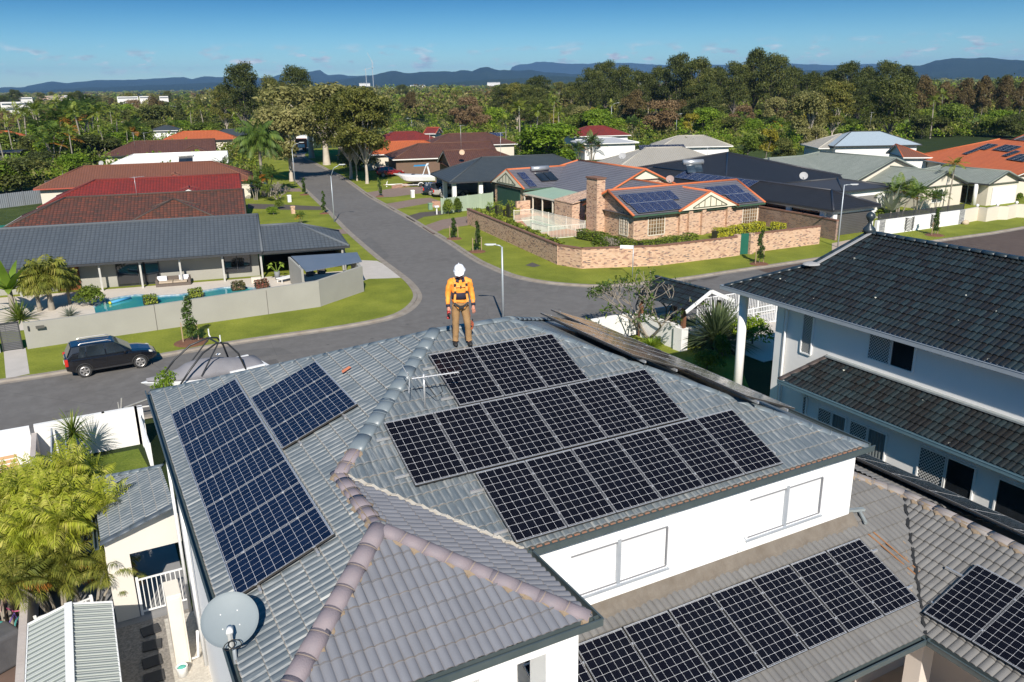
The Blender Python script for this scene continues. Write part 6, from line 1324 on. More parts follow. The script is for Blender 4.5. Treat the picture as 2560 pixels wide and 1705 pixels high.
def undergrowth():
    rs=np.random.RandomState(8); Cs=[];I=[]; k=0
    while k<3300:
        v=rs.choice([rs.uniform(252,300),rs.uniform(270,420),rs.uniform(300,470)]); u=rs.uniform(-80,2640); p=at(u,v)
        if not free(p.x,p.y,.5) or 640<u<965: k+=.02; continue
        if v>325 and not ((u<640 and p.y>95) or (u<150 and v<475) or (965<u<1260 and v<352) or (1230<u<1560 and v<400) or (1560<u<2260 and v<385) or (u>2260 and v<345)): k+=.02; continue
        H=rs.uniform(1.2,4.2); W=rs.uniform(1.2,3.2); n=110
        dd=rs.normal(size=(n,3)); dd/=np.linalg.norm(dd,axis=1)[:,None]; dd[:,2]=np.abs(dd[:,2]); r=rs.uniform(.55,1,n)**.5
        Cs.append(np.array([p.x,p.y,H*.25])+dd*r[:,None]*np.array([W,W,H*.75])+rs.normal(size=(n,3))*.12); I.append(np.full(n,rs.choice(5,p=[.3,.3,.2,.12,.08]))); k+=1
    C=np.concatenate(Cs); I=np.concatenate(I); V,F=leafquads(C,.26,None,rs,asp=.6,tilt=.7)
    tag(link_mesh('undergrowth',quadmesh('undergrowth',V,F,[MIDG,BRT,GUM,PFROND,OLV],I)),kind='stuff')
undergrowth()
# woodland running on to the hills: too many to count
def woodland():
    rs=np.random.RandomState(5); Cs=[];S=[];I=[]
    N=5200
    u=rs.uniform(-250,2820,N); dist=np.exp(rs.uniform(math.log(330),math.log(4500),N))
    for i in range(N):
        d=ray(u[i],600); hd=Vector((d.x,d.y)); hd.normalize(); D=dist[i]; x=CP.x+hd.x*D; y=CP.y+hd.y*D
        if not free(x,y,3): continue
        H=rs.uniform(4,6.3) if u[i]<560 else rs.uniform(5,9.5)+(rs.uniform(3,8) if rs.uniform()<.13 else 0); W=H*rs.uniform(.35,.6)*(1+D/2200.); n=int(95*(330/D)**.30)+20
        dd=rs.normal(size=(n,3)); dd/=np.linalg.norm(dd,axis=1)[:,None]; dd[:,2]=np.abs(dd[:,2]); r=rs.uniform(.5,1,n)**.5
        c=np.array([x,y,H*.40])+dd*r[:,None]*np.array([W,W,H*.58]); c+=rs.normal(size=c.shape)*np.array([W*.07,W*.07,.25])
        Cs.append(c); S.append(np.full(n,.52*(D/330)**.7)); I.append(np.full(n,rs.choice(5,p=[.32,.2,.28,.12,.08])))
    C=np.concatenate(Cs); S=np.concatenate(S); I=np.concatenate(I); V,F=leafquads(C,S,None,rs,asp=.7,tilt=.7)
    me=quadmesh('woodland',V,F,[GUM,GUMD,MIDG,OLV,CAS],I); o=link_mesh('woodland',me); tag(o,kind='stuff')
woodland()
# ================================================================ BRICK WALL, HEDGES, FENCES ON THE RIGHT
z0=0
BW=[at(*q) for q in ((1171,562),(1395,664),(1453,674),(1640,667),(1838,642))]; BT=[hgt(BW[0],529),hgt(BW[1],612),hgt(BW[2],620),hgt(BW[3],617),hgt(BW[4],588)]
hw=sum(BT)/len(BT)
bw_=wallthing('brick_wall','curved peach brick boundary wall around the corner house','wall',[tuple(p) for p in BW],0,hw,.24,BRK,coping=.10,cm=BRKD)
B2=[at(1876,634),at(2045,612),Vector((at(2045,612).x+.3,at(2045,612).y+8,0))]
wallthing('brick_wall','straight brick wall right of the green gate','wall',[tuple(p) for p in B2[:2]],0,hw,.24,BRK,coping=.10,cm=BRKD)
wallthing('brick_wall','brown brick side wall running back beside the black roofed garage','wall',[(59.5,40.6),(59.9,45.0),(60.0,55)],0,hw+.2,.22,brickmat('brown_brick',[(0,(.24,.13,.085)),(.5,(.19,.10,.07)),(.8,(.10,.055,.045))]),coping=.12,cm=BRKD)
gg=thing('garden_gate','dark green gate between brick piers','gate',tuple(at(1857,640)))
ga_,gb_=at(1845,640),at(1869,638); MB().beam(ga_+Vector((.12,0,1.0)),gb_+Vector((-.02,0,1.0)),.05,1.75).build('gate_leaf',M('racing_green',(.01,.10,.065),(.015,.12,.08),2,.5),gg)
for p in (ga_+Vector((-.22,0,0)),gb_+Vector((.25,0,0))): MB().box(p+Vector((0,0,hw/2+.1)),(.42,.42,hw+.2)).build('brick_pier',BRK,gg); 
pc_=thing('brick_pier','square capped brick pier left of the half timbered garage gable','pier',(44,72,0)); MB().bb((42.3,69.6,0),(44.0,69.9,1.6)).build('pier_wall',BRK,pc_)
HEDY=leafmat('golden_hedge_leaf',(.22,.25,.015),(.50,.47,.03),(.68,.60,.06),trans=.2,sc=1.5); HEDG=leafmat('green_hedge_leaf',(.07,.11,.012),(.19,.24,.025),(.40,.40,.05),trans=.2,sc=1.5)
def boxhedge(label,pts,w,h,leaf,dens=420,name='hedge',leafs=.07,z=.1,core=None):
    r=thing(name,label,'hedge',tuple(pts[0])); rs=np.random.RandomState(len(label)); C=[];O=[]; cb=MB()
    for a,b in zip(pts[:-1],pts[1:]):
        a=Vector((a[0],a[1],0));b=Vector((b[0],b[1],0)); L=(b-a).length; d=(b-a)/L; n=Vector((-d.y,d.x,0)); cb.beam(a+Vector((0,0,z+h*.46)),b+Vector((0,0,z+h*.46)),w*.8,h*.86)
        k=int(dens*L*(w+2*h)*.5); t=rs.uniform(0,L,k); f=rs.uniform(0,1,k)*(w+2*h); 
        off=np.where(f<h,-w/2,np.where(f<h+w,f-h-w/2,w/2)); zz=np.where(f<h,f,np.where(f<h+w,h,f-h-w)); on=np.where(f<h,-1,np.where(f<h+w,0,1)); wob=1+.08*np.sin(t*3)+rs.normal(size=k)*.05
        P=np.array(a)[None]+t[:,None]*np.array(d)[None]+(off*wob)[:,None]*np.array(n)[None]; P[:,2]=z+zz*wob; C.append(P); O.append(on[:,None]*np.array(n)[None]+np.array([0,0,1])[None]*(on==0)[:,None])
    V,F=leafquads(np.concatenate(C),leafs,np.concatenate(O),rs,asp=.55,tilt=.6); cb.build('branches',M('hedge_core',(.025,.03,.012),(.04,.035,.02)),r); link_mesh('foliage',quadmesh('foliage',[tuple(v) for v in (V-np.array(pts[0][:2]+(0,) if isinstance(pts[0],tuple) else list(pts[0][:2])+[0]))],F,[leaf]),r); return r
w2p=lambda *q: [tuple(at(u,v,.1)) for u,v in q]
boxhedge('clipped yellow green hedge in front of the chimney end of the brick house',w2p((1448,596),(1500,606),(1555,622),(1600,628)),.8,.75,HEDG)
boxhedge('long clipped hedge before the front windows of the brick house',w2p((1600,630),(1670,620),(1738,608)),.8,.8,HEDG)
boxhedge('golden clipped hedge right of the porch path',w2p((1785,598),(1850,588),(1905,577)),.8,.8,HEDY); boxhedge('low golden hedge strip beside the pool fence',w2p((1258,540),(1296,536)),.9,.7,HEDY)
boxhedge('short golden hedge in the side court behind the brick wall',w2p((1925,575),(1965,577)),.6,.6,HEDY)
boxhedge('mixed shrub border inside the brick wall on the street side',w2p((1185,548),(1250,572),(1330,608),(1398,640)),.9,1.0,HEDG,300,leafs=.10)
for i,(u,v,t) in enumerate(((1246,545,505),(1276,543,502),(1226,548,512))): 
    b=at(u,v,.1); boxhedge(('left','right','small')[i]+' square clipped bush in front of the brick pier',[tuple(b+Vector((-.3,0,0))),tuple(b+Vector((.3,0,0)))],.9,1.5,(HEDG,HEDG,BRT)[i],300)
pool2=[at(1300,548),at(1345,541),at(1440,571),at(1352,584),at(1322,572)]
sheet('patio_paving',[at(1285,541),at(1350,532),at(1490,572),at(1470,590),at(1340,598),at(1290,560)],M('terracotta_paving',(.52,.27,.16),(.45,.24,.15),1.5,.85),.104)
P2M=NT('pale_pool_water'); P2M.bump(P2M.noise(P2M.vec('Object'),3,3),.2,.03); P2M.fin((.42,.52,.42),.08,0,.6); sheet('pool_water',pool2,P2M.m,.112)
pf=thing('pool_fence','cream railing fence around the pool of the brick house','fence',tuple(at(1370,600)))
CRF=M('cream_paint',(.74,.70,.61),(.70,.66,.57),2,.5)
for a,b in (((1285,556),(1330,552)),((1330,552),(1462,585)),((1370,600),(1462,592)),((1330,590),(1370,600))): palings(pf,at(*a),at(*b),1.25,z0=.12,sp=.14,w=.03,mat=CRF,posts=3,rail=.05)
sg=thing('screen_fence','sage green board fence left of the brick house','fence',tuple(at(1105,535)))
a,b=at(1104,537),at(1232,520)
SAGE=ribmat('sage_boards',(.36,.43,.32),(.31,.38,.28),.3,.01,0,.6,.45); MB().beam(a+Vector((0,0,.95)),b+Vector((0,0,.95)),.08,1.75).build('board_panel',SAGE,sg)
for k in range(5): p=a.lerp(b,k/4); MB().beam(p,p+Vector((0,0,1.9)),.12,.12).build('post',SAGE,sg)
for i,(u,v,t,w_) in enumerate(((1121,536,496,1.),(1147,532,494,.6),(1178,521,488,.8),(1209,512,484,.8),(1203,490,462,1.))):
    pk('bush0',(u,v),t,('first','second','third','fourth','last')[i]+' clipped shrub from the left along the sage green fence',w=.55)
# stone / laser cut white wall with charcoal slats
sw=wallthing('screen_wall','white street wall with two black laser cut tree panels','wall',[tuple(at(2186,592)[:2]),tuple(at(2405,561)[:2])],0,1.5,.3,WHT)
a,b=at(2190,591),at(2403,561); d=(b-a).normalized(); nn=Vector((d.y,-d.x,0))
STN=brickmat('grey_stack_stone',[(0,(.30,.30,.30)),(.4,(.42,.42,.41)),(.75,(.22,.22,.23))],(.18,.18,.18),.3,.07)
for t0,t1 in ((.0,.065),(.935,1.0)): MB().beam(a.lerp(b,t0)+nn*.18+Vector((0,0,.77)),a.lerp(b,t1)+nn*.18+Vector((0,0,.77)),.06,1.54).build('stone_pier',STN,sw)
SLT_=M('charcoal_aluminium_slat',(.035,.036,.04),(.05,.05,.055),2,.4)
for k in range(5): MB().beam(a+Vector((0,0,1.58+k*.11)),b+Vector((0,0,1.58+k*.11)),.04,.085).build('slat',SLT_,sw)
for k in range(6): p=a.lerp(b,k/5); MB().beam(p+Vector((0,0,1.5)),p+Vector((0,0,2.1)),.06,.06).build('slat_post',SLT_,sw)
for t0 in (.31,.61):
    q=MB(); c=a.lerp(b,t0+.03)+nn*.17; rr=random.Random(3)
    for s_ in (-1,1): q.beam(c+d*.72*s_+Vector((0,0,.1)),c+d*.72*s_+Vector((0,0,1.46)),.04,.03)
    for z in (.1,1.46): q.beam(c-d*.72+Vector((0,0,z)),c+d*.72+Vector((0,0,z)),.04,.03)
    q.beam(c+Vector((0,0,.1)),c+Vector((0,0,1.46)),.05,.03)
    for k in range(9):
        for s_ in (-1,1):
            z=.15+k*.14; e=0; m_=c+d*s_*.35+Vector((0,0,z+.12)); q.beam(c+Vector((0,0,z)),m_,.08,.07); q.beam(m_,c+d*s_*.7+Vector((0,0,min(1.44,z+.3))),.07,.07); q.beam(m_,c+d*s_*.6+Vector((0,0,max(.12,z-.1))),.07,.06); q.beam(c+d*s_*.5+Vector((0,0,z)),c+d*s_*.55+Vector((0,0,z+.18)),.07,.06)
    q.build('laser_cut_panel',M('black_metal',(.02,.02,.02),(.03,.03,.03),3,.5),sw)
cw=[at(2405,560),at(2440,553),at(2462,556),at(2490,551),at(2512,551),at(2538,545),at(2560,546),at(2620,536)]
r=wallthing('street_wall','stepped cream boundary wall with white ball lights','wall',[tuple(p[:2]) for p in cw],0,1.45,.3,CREAM)
for p in (cw[1],cw[3],cw[5]): MB().ell(p+Vector((0,.1,1.6)),(.16,.16,.16)).build('ball_light',WHT,r,smooth=True)
wallthing('brick_planter','low brick planter wall by the white letterbox','wall',[tuple(at(1080,520)[:2]),tuple(at(1104,519)[:2])],0,.8,.3,brickmat('red_brick',[(0,(.35,.14,.08)),(.5,(.42,.19,.11)),(.85,(.22,.10,.07))]))
wallthing('brick_retaining_wall','low red brick wall in front of the trailer boat','wall',[tuple(at(981,473)[:2]),tuple(at(1060,462)[:2]),tuple(at(1110,455)[:2])],0,.55,.25,brickmat('red_brick',[(0,(.35,.14,.08))]))
fn=thing('back_fence','grey steel sheet back fence at the left edge','fence',(-20,75,0)); a,b=at(-60,530),at(138,505); MB().beam(a+Vector((0,0,.9)),b+Vector((0,0,.9)),.06,1.8).build('fence_sheet',ribmat('grey_steel_fence',(.25,.27,.29),(.21,.23,.25),.25,.02,0,.5,.4),fn)
for k in range(6): p=a.lerp(b,k/5); MB().beam(p,p+Vector((0,0,1.85)),.1,.1).build('post',M('grey_post',(.2,.21,.22)),fn)
fn=thing('back_fence','grey timber paling fence beyond the leafy left trees','fence',(-5,100,0)); a,b=at(118,487),at(165,478); MB().beam(a+Vector((0,0,.9)),b+Vector((0,0,.9)),.06,1.9).build('paling_sheet',ribmat('grey_palings',(.26,.24,.21),(.2,.18,.16),.15,.01,0,.8,.45),fn); MB().beam(a+Vector((0,0,1.9)),b+Vector((0,0,1.9)),.1,.08).build('top_rail',BARK,fn)
gs=thing('garden_store','small shed with emerald green metal roof at the left edge','shed',(-9,62,0)); MB().slab([at(-30,600,2.2),at(40,592,2.2),at(42,560,2.3),at(-30,566,2.3)],(0,0,-.06)).build('roof_sheet',ribmat('emerald_metal',(.02,.18,.10),(.03,.15,.09),.2,.02,0,.5,.4),gs)
MB().bb((at(-30,600,2.2).x,at(-30,600,2.2).y+.2,0),(at(38,592,2.2).x,at(42,560,2.3).y,2.1)).build('wall',M('green_shed_wall',(.05,.12,.08)),gs)
# ---- saplings with stakes
MULCH=M('red_mulch',(.20,.085,.045),(.12,.06,.035),12,.95,bump=1)
STAKE=M('stake_timber',(.42,.30,.19),(.32,.23,.15),5,.9); SLEAF=leafmat('sapling_leaves',(.03,.06,.012),(.08,.14,.025),(.20,.25,.05),sc=1.5)
for i,(bx,tp,dx,lab,wd) in enumerate((((478,856),745,20,'young street tree with stakes in the mulch ring before the taupe wall',1.),((1135,597),548,12,'young tree in the lawn above its staked neighbour by the brick wall',.8),((1193,629),556,20,'staked young tree on the corner lawn, nearest the street lamp',.8),((1898,660),578,16,'thin staked young tree by the green gate',.8),((2336,588),522,20,'young tree with white stakes before the laser cut panel wall',.9),((950,491),446,8,'slim young tree on the lawn left of the white letterbox',.6),((811,534),480,8,'slim young tree on the left verge beside the nearer lamp post',.6),((761,487),448,8,'slim young tree on the left verge farther up the street',.7))):
    b=at(*bx,.1); h=hgt(b,tp); r=thing('street_tree',lab,'tree',tuple(b)); rs=np.random.RandomState(200+i)
    bl=[(rs.uniform(-.12,.12),rs.uniform(-.12,.12),h*(.22+.74*t),(.36-.16*t)*wd*(1 if i else 1.25),(.36-.16*t)*wd*(1 if i else 1.25),.3) for t in np.linspace(0,1,7)]
    mb=MB(); limbs(mb,(0,0,0),bl,.03,rs,0,.4,5); mb.build('trunk',BARK,r,local=True); V,F=blobcrown(bl,1500 if i<5 else 700,.07 if i<5 else .1,rs,shell=.2,asp=.5); link_mesh('crown',quadmesh('crown',V,F,[SLEAF]),r)
    if i<5:
        for s_ in (-1,1): MB().beam((s_*.42,0,0),(s_*.42,0,1.25),.05,.05).build('stake',STAKE,r,local=True)
        MB().beam((-.42,0,1.1),(.42,0,1.1),.03,.01).build('tie',STAKE,r,local=True)
    MB().lathe([(.95*wd,.0),(.8*wd,.06),(.2,.12),(.01,.13)],(0,0,0),18).build('mulch_ring',MULCH,r,local=True)
# ================================================================ LAMPS, SIGN, ANTENNAS
GALV=M('galvanised_steel',(.48,.52,.55),(.40,.44,.47),4,.45,.4)
def lamp(label,base,top,arm,z=.1,r=.055,name='street_lamp',head=True,out=1.6,h=None):
    b=at(*base,z); h=h or hgt(b,top[1]); t=thing(name,label,'street lamp',tuple(b)); px=pr(b+Vector((0,0,h)))
    u_=Rv*(1 if arm[0]>top[0] else -1); u_=Vector((u_.x,u_.y,0)).normalized(); up=(top[1]-arm[1])*.0
    T_=b+Vector((0,0,h)); L=abs(arm[0]-top[0])*((b-CP).length)/FPX; rise=max(0,(top[1]-arm[1]))*((b-CP).length)/FPX
    MB().tube([b,b+Vector((0,0,h*.5)),T_],[r*1.25,r,r*.8],8).build('pole',GALV,t,smooth=True); MB().tube([T_-Vector((0,0,.05)),T_+u_*L*.35+Vector((0,0,rise*.7)),T_+u_*L+Vector((0,0,rise))],[r*.7,r*.6,r*.5],7).build('arm',GALV,t,smooth=True)
    e=T_+u_*L+Vector((0,0,rise)); hd=MB(); dr=u_; sd=Vector((-dr.y,dr.x,0)); V=[e-dr*.1+sd*.06,e+dr*.5+sd*.11,e+dr*.62,e+dr*.5-sd*.11,e-dr*.1-sd*.06]; hd.slab(V,(0,0,.07)); bevel(hd.build('lantern',M('lantern_grey',(.62,.64,.64),(.55,.57,.57)),t),.02); hd=MB(); hd.slab([v*.7+e*.3+dr*.12-Vector((0,0,.03)) for v in V],(0,0,.03)); hd.build('diffuser',M('frosted_lens',(.7,.72,.72),None,2,.2),t); return t
lamp('tall lamp post on the left verge nearest the junction, arm over the road',(836,555),(827,440),(850,414)); lamp('lamp post on the left verge beside the paperbark, second from the junction',(738,462),(728,372),(748,358)); lamp('lamp post standing at the corner behind the roof worker',(1258,800),(1256,617),(1238,612),.01,.07); lamp('lamp post on the right verge in front of the brick wall end',(2094,618),(2108,462),(2124,462))
lamp('distant lamp among trees above the crimson roof',(1528,325),(1528,265),(1541,258),r=.06); lamp('distant lamp right of the brown tan tree, behind the cream roof',(1690,340),(1691,288),(1698,285),r=.05); lamp('distant lamp in front of the dark gum belt, right of centre',(1927,305),(1929,262),(1940,256),r=.07); lamp('distant lamp near the right edge before the casuarinas',(2398,302),(2402,258),(2409,255),r=.06); lamp('distant twin lamp above the left palm grove',(451,300),(450,270),(432,265),r=.07); lamp('distant lamp above the orange and red roofs',(1030,325),(1031,299),(1024,296),r=.05)
ss=thing('street_sign','street name sign on a steel post before the brick wall','sign',tuple(at(1581,694))); b=at(1581,694,.1); h=hgt(b,613); MB().tube([b,b+Vector((0,0,h))],.032,8).build('pole',GALV,ss,smooth=True)
sd_=Vector((Rv.x,Rv.y,0)).normalized(); fwd=Vector((sd_.y,-sd_.x,0)); tp=b+Vector((0,0,h-.14)); a_=tp-sd_*.98; MB().beam(a_+Vector((0,0,.04)),tp,.03,.24,up=(0,0,1)).build('blade',M('sign_white',(.82,.83,.82),(.78,.79,.78),2,.4),ss)
lt=MB(); rr=random.Random(5); x=.10
for wd in (.05,.045,.06,.04,.05,.05,.0,.05,.045):
    if wd: 
        for k in range(2): p=a_+sd_*(x+k*wd*.7)-fwd*-.018+Vector((0,0,.03)); lt.beam(p-Vector((0,0,.045)),p+Vector((0,0,.045)),.006,.014,up=sd_)
        lt.beam(a_+sd_*x+fwd*.018+Vector((0,0,.03+.04*rr.choice((-1,0,1)))),a_+sd_*(x+wd*.7)+fwd*.018+Vector((0,0,.03+.04*rr.choice((-1,0,1)))),.006,.012)
    x+=wd+.045 if wd else .06
lt.build('lettering',M('sign_letters',(.35,.42,.52)),ss)
def yagi(label,base,H,dirv,L,n,mat,slope=None,w=.25,name='tv_antenna'):
    b=Vector(base); t=thing(name,label,'antenna',tuple(b)); MB().tube([b,b+Vector((0,0,H))],.022,6).build('mast',mat,t,smooth=True); d=Vector(dirv).normalized(); s=Vector((-d.y,d.x,0)); c=b+Vector((0,0,H-.06)); MB().tube([c-d*L*.25,c+d*L*.75],.014,5).build('boom',mat,t)
    for i in range(n): p=c+d*L*(-.2+.93*i/(n-1)); k=w*(1 if i>1 else 1.6); MB().beam(p-s*k/2,p+s*k/2,.012,.012).build('element',mat,t)
    return t,c,d,s
ALM=M('antenna_alu',(.62,.62,.62),(.5,.5,.5),4,.4,.5)
nF=Vector((0,-SN,CS)); ab=onpl(1063,1022,Vector((0,0,E0+.04)),nF)
t,c,d,s=yagi('television aerial on a short mast beside the middle panel row',ab,.72,(1,-.12,0),.95,11,ALM,w=.16)
q=MB(); 
for k in (-1,1): q.beam(c-d*.28+Vector((0,0,.02)),c-d*.36+s*k*.22+Vector((0,0,.22)),.012,.012); q.beam(c-d*.28,c-d*.36+s*k*.22-Vector((0,0,.2)),.012,.012)
q.build('reflector',ALM,t); q=MB(); q.tube([ab+Vector((.02,0,.55)),ab+Vector((.2,-.1,.25)),ab+Vector((.32,-.15,.35)),ab+Vector((.3,-.1,.5))],.009,5); q.build('cable',M('black_cable',(.02,.02,.02)),t)
for (u,v,zz,H,lab) in ((938,403,4.2,2.2,''),(342,488,4.6,1.7,'aerial on the nearest brown tiled roof'),(337,365,4.5,2.3,'left tall aerial on the far brown roof'),(363,360,4.5,2.0,'right tall aerial on the far brown roof'),(1153,374,4.6,3.6,'tall aerial rising from the near brown roof'),(1252,394,4.9,3.2,'aerial on the boat house roof ridge'),(1075,360,4.6,1.8,'short aerial above the small brown gable'),(2175,318,4.5,3.,'aerial in front of the gum belt on the right'),(1768,388,5.2,1.,'small aerial on the black hip roof')):
    if lab: yagi(lab,at(u,v,zz),H,(.8,.4,0),1.3,5,ALM,w=.5)
def dish(label,c,nrm,r,mat,name='satellite_dish',pole=None,big=False):
    t=thing(name,label,'satellite dish',tuple(c)); z=Vector(nrm).normalized(); x=Vector((0,0,1)).cross(z).normalized(); y=z.cross(x); Mx=Matrix.Identity(4)
    for i in range(3): Mx[i][0]=x[i];Mx[i][1]=y[i];Mx[i][2]=z[i]
    MB().lathe([(r*(k/8),r*.16*(k/8)**2-.0) for k in range(1,9)]+[(r*1.01,r*.16+.004),(r*1.01,r*.16-.012)]+[(r*(k/8),r*.16*(k/8)**2-.025) for k in range(8,0,-1)],c,40 if big else 16,Mx.to_4x4()).build('reflector',mat,t,smooth=True)
    f=Vector(c)-y*r*.62+z*r*.62; q=MB(); q.tube([Vector(c)-y*r*1.0+z*.1*r,f],.018*(2 if big else 1),6); q.build('feed_arm',M('dish_arm',(.5,.5,.48)),t); MB().tube([f,f+(Vector(c)-f).normalized()*.14],.045,10).build('receiver',WHITE(),t,smooth=True)
    if pole: MB().tube([Vector(pole),Vector(c)-z*.05],.03,8).build('mount',GALV,t,smooth=True)
    return t,Mx,x,y,z,f
nL=Vector((-SN,0,CS)); db=onpl(590,1660,Vector((0,0,E0)),nL)
dpl=onpl(576,1558,Vector((0,db.y,E0+.75)),Vector((0,-math.cos(.9),math.sin(.9)))); 
dc=db+Vector((.03,.28,.50))
dish_t,_,dx_,dy_,dz_,df_=dish('large round grey satellite dish on the left eave',dc,(-.12,-.62,.78),.375,M('dish_grey',(.20,.235,.25),(.23,.265,.28),2.,.6),pole=db,big=True)
q=MB()
for a_,b_ in ((-.12,.1),(.1,.12),(-.1,-.1),(.12,-.08)): q=MB().ell(dc+dx_*a_+dy_*b_+dz_*.012,(.011,.011,.011),6,4).build('bolt',WHITE(),dish_t)
q=MB(); 
for k in range(2): ring(q,df_+Vector((.07*k-.03,-.06,-.15)),.075+.01*k,(.5*k-.2,1,.2),.007,12)
q.build('cable',M('black_cable',(.02,.02,.02)),dish_t)
dish('small pale dish on the sage grey roof',at(2009,440,4.0),(-.5,-.6,.5),.45,M('pale_dish',(.38,.38,.38))); dish('round clay coloured dish on the slate roof by the rear gable',at(1675,448,4.3),(-.5,-.6,.5),.42,M('clay_dish',(.35,.25,.22))); dish('pale blue dish on the cream tiled roof',at(1556,390,4.2),(-.5,-.6,.5),.5,M('pale_dish',(.38,.38,.38))); dish('tan ball shaped dish on the near brown roof',at(1155,381,4.9),(-.4,-.8,.3),.38,M('tan_dish',(.6,.42,.28))); dish('small grey dish at the white metal roof corner',at(253,408,2.6),(-.4,-.8,.4),.4,M('pale_dish',(.38,.38,.38)))
# letterboxes and small street things
for lab,px,hh,mt in (('white masonry letterbox on the lawn before the carport house',(1032,494),1.0,WHT),('white letterbox on a slim post near the brick planter',(1092,536),1.0,WHT),('white letterbox on the left lawn by the frangipani',(724,505),.9,WHT),('green service box beside the brick planter',(1076,524),.8,M('service_green',(.2,.33,.22))),('small red brick letterbox pier on the left lawn',(733,534),.9,BRK)):
    b=at(*px,.1); t=thing('letterbox' if 'service' not in lab else 'service_box',lab,'letterbox' if 'service' not in lab else 'service box',tuple(b)); slim='slim' in lab
    MB().box(b+Vector((0,0,hh*.4)),((.12 if slim else .42),(.12 if slim else .36),hh*.8)).build('post',mt,t); bevel(MB().box(b+Vector((0,0,hh*.88)),(.5,.42,hh*.2)).build('box',mt,t),.03)
tk=thing('garden_rock','pale rock at the foot of the wall before the white panels','rock',tuple(at(2406,562))); MB().ell(at(2406,562)+Vector((0,-.3,.25)),(.4,.3,.28),10,7).build('stone',M('sandstone_rock',(.55,.44,.30)),tk,smooth=True)
for g_ in (((1760,700),(1800,692)),((1690,712),(1745,701))): 
    a,b=at(*g_[0],.013),at(*g_[1],.013); dd=(b-a).normalized(); n_=Vector((-dd.y,dd.x,0)); sheet('drain_grate',[a,b,b+n_*.35,a+n_*.35],M('cast_iron_cover',(.07,.06,.055)),.016)
# ================================================================ VEHICLES
def loft(mb,secs,close=True):
    n=len(secs[0]); V=[p for s in secs for p in s]; F=[]
    for i in range(len(secs)-1):
        for k in range(n if close else n-1): F.append((i*n+k,(i+1)*n+k,(i+1)*n+(k+1)%n,i*n+(k+1)%n))
    if close: F.append(tuple(range(n))); F.append(tuple(reversed(range((len(secs)-1)*n,len(secs)*n))))
    return mb.add(V,F)
BLKG=glassmat('car_glass',(.012,.016,.02),.03); RUB=M('tyre_rubber',(.022,.022,.022),(.035,.034,.033),8,.85); RIM=M('alloy_rim',(.50,.48,.46),(.42,.4,.38),4,.35,.6)
def paint(name,c): 
    m=M(name,c,tuple(k*.9 for k in c),.5,.25,spec=.6); b=[n for n in m.node_tree.nodes if n.type=='BSDF_PRINCIPLED'][0]; b.inputs['Coat Weight'].default_value=.9; b.inputs['Coat Roughness'].default_value=.04; return m
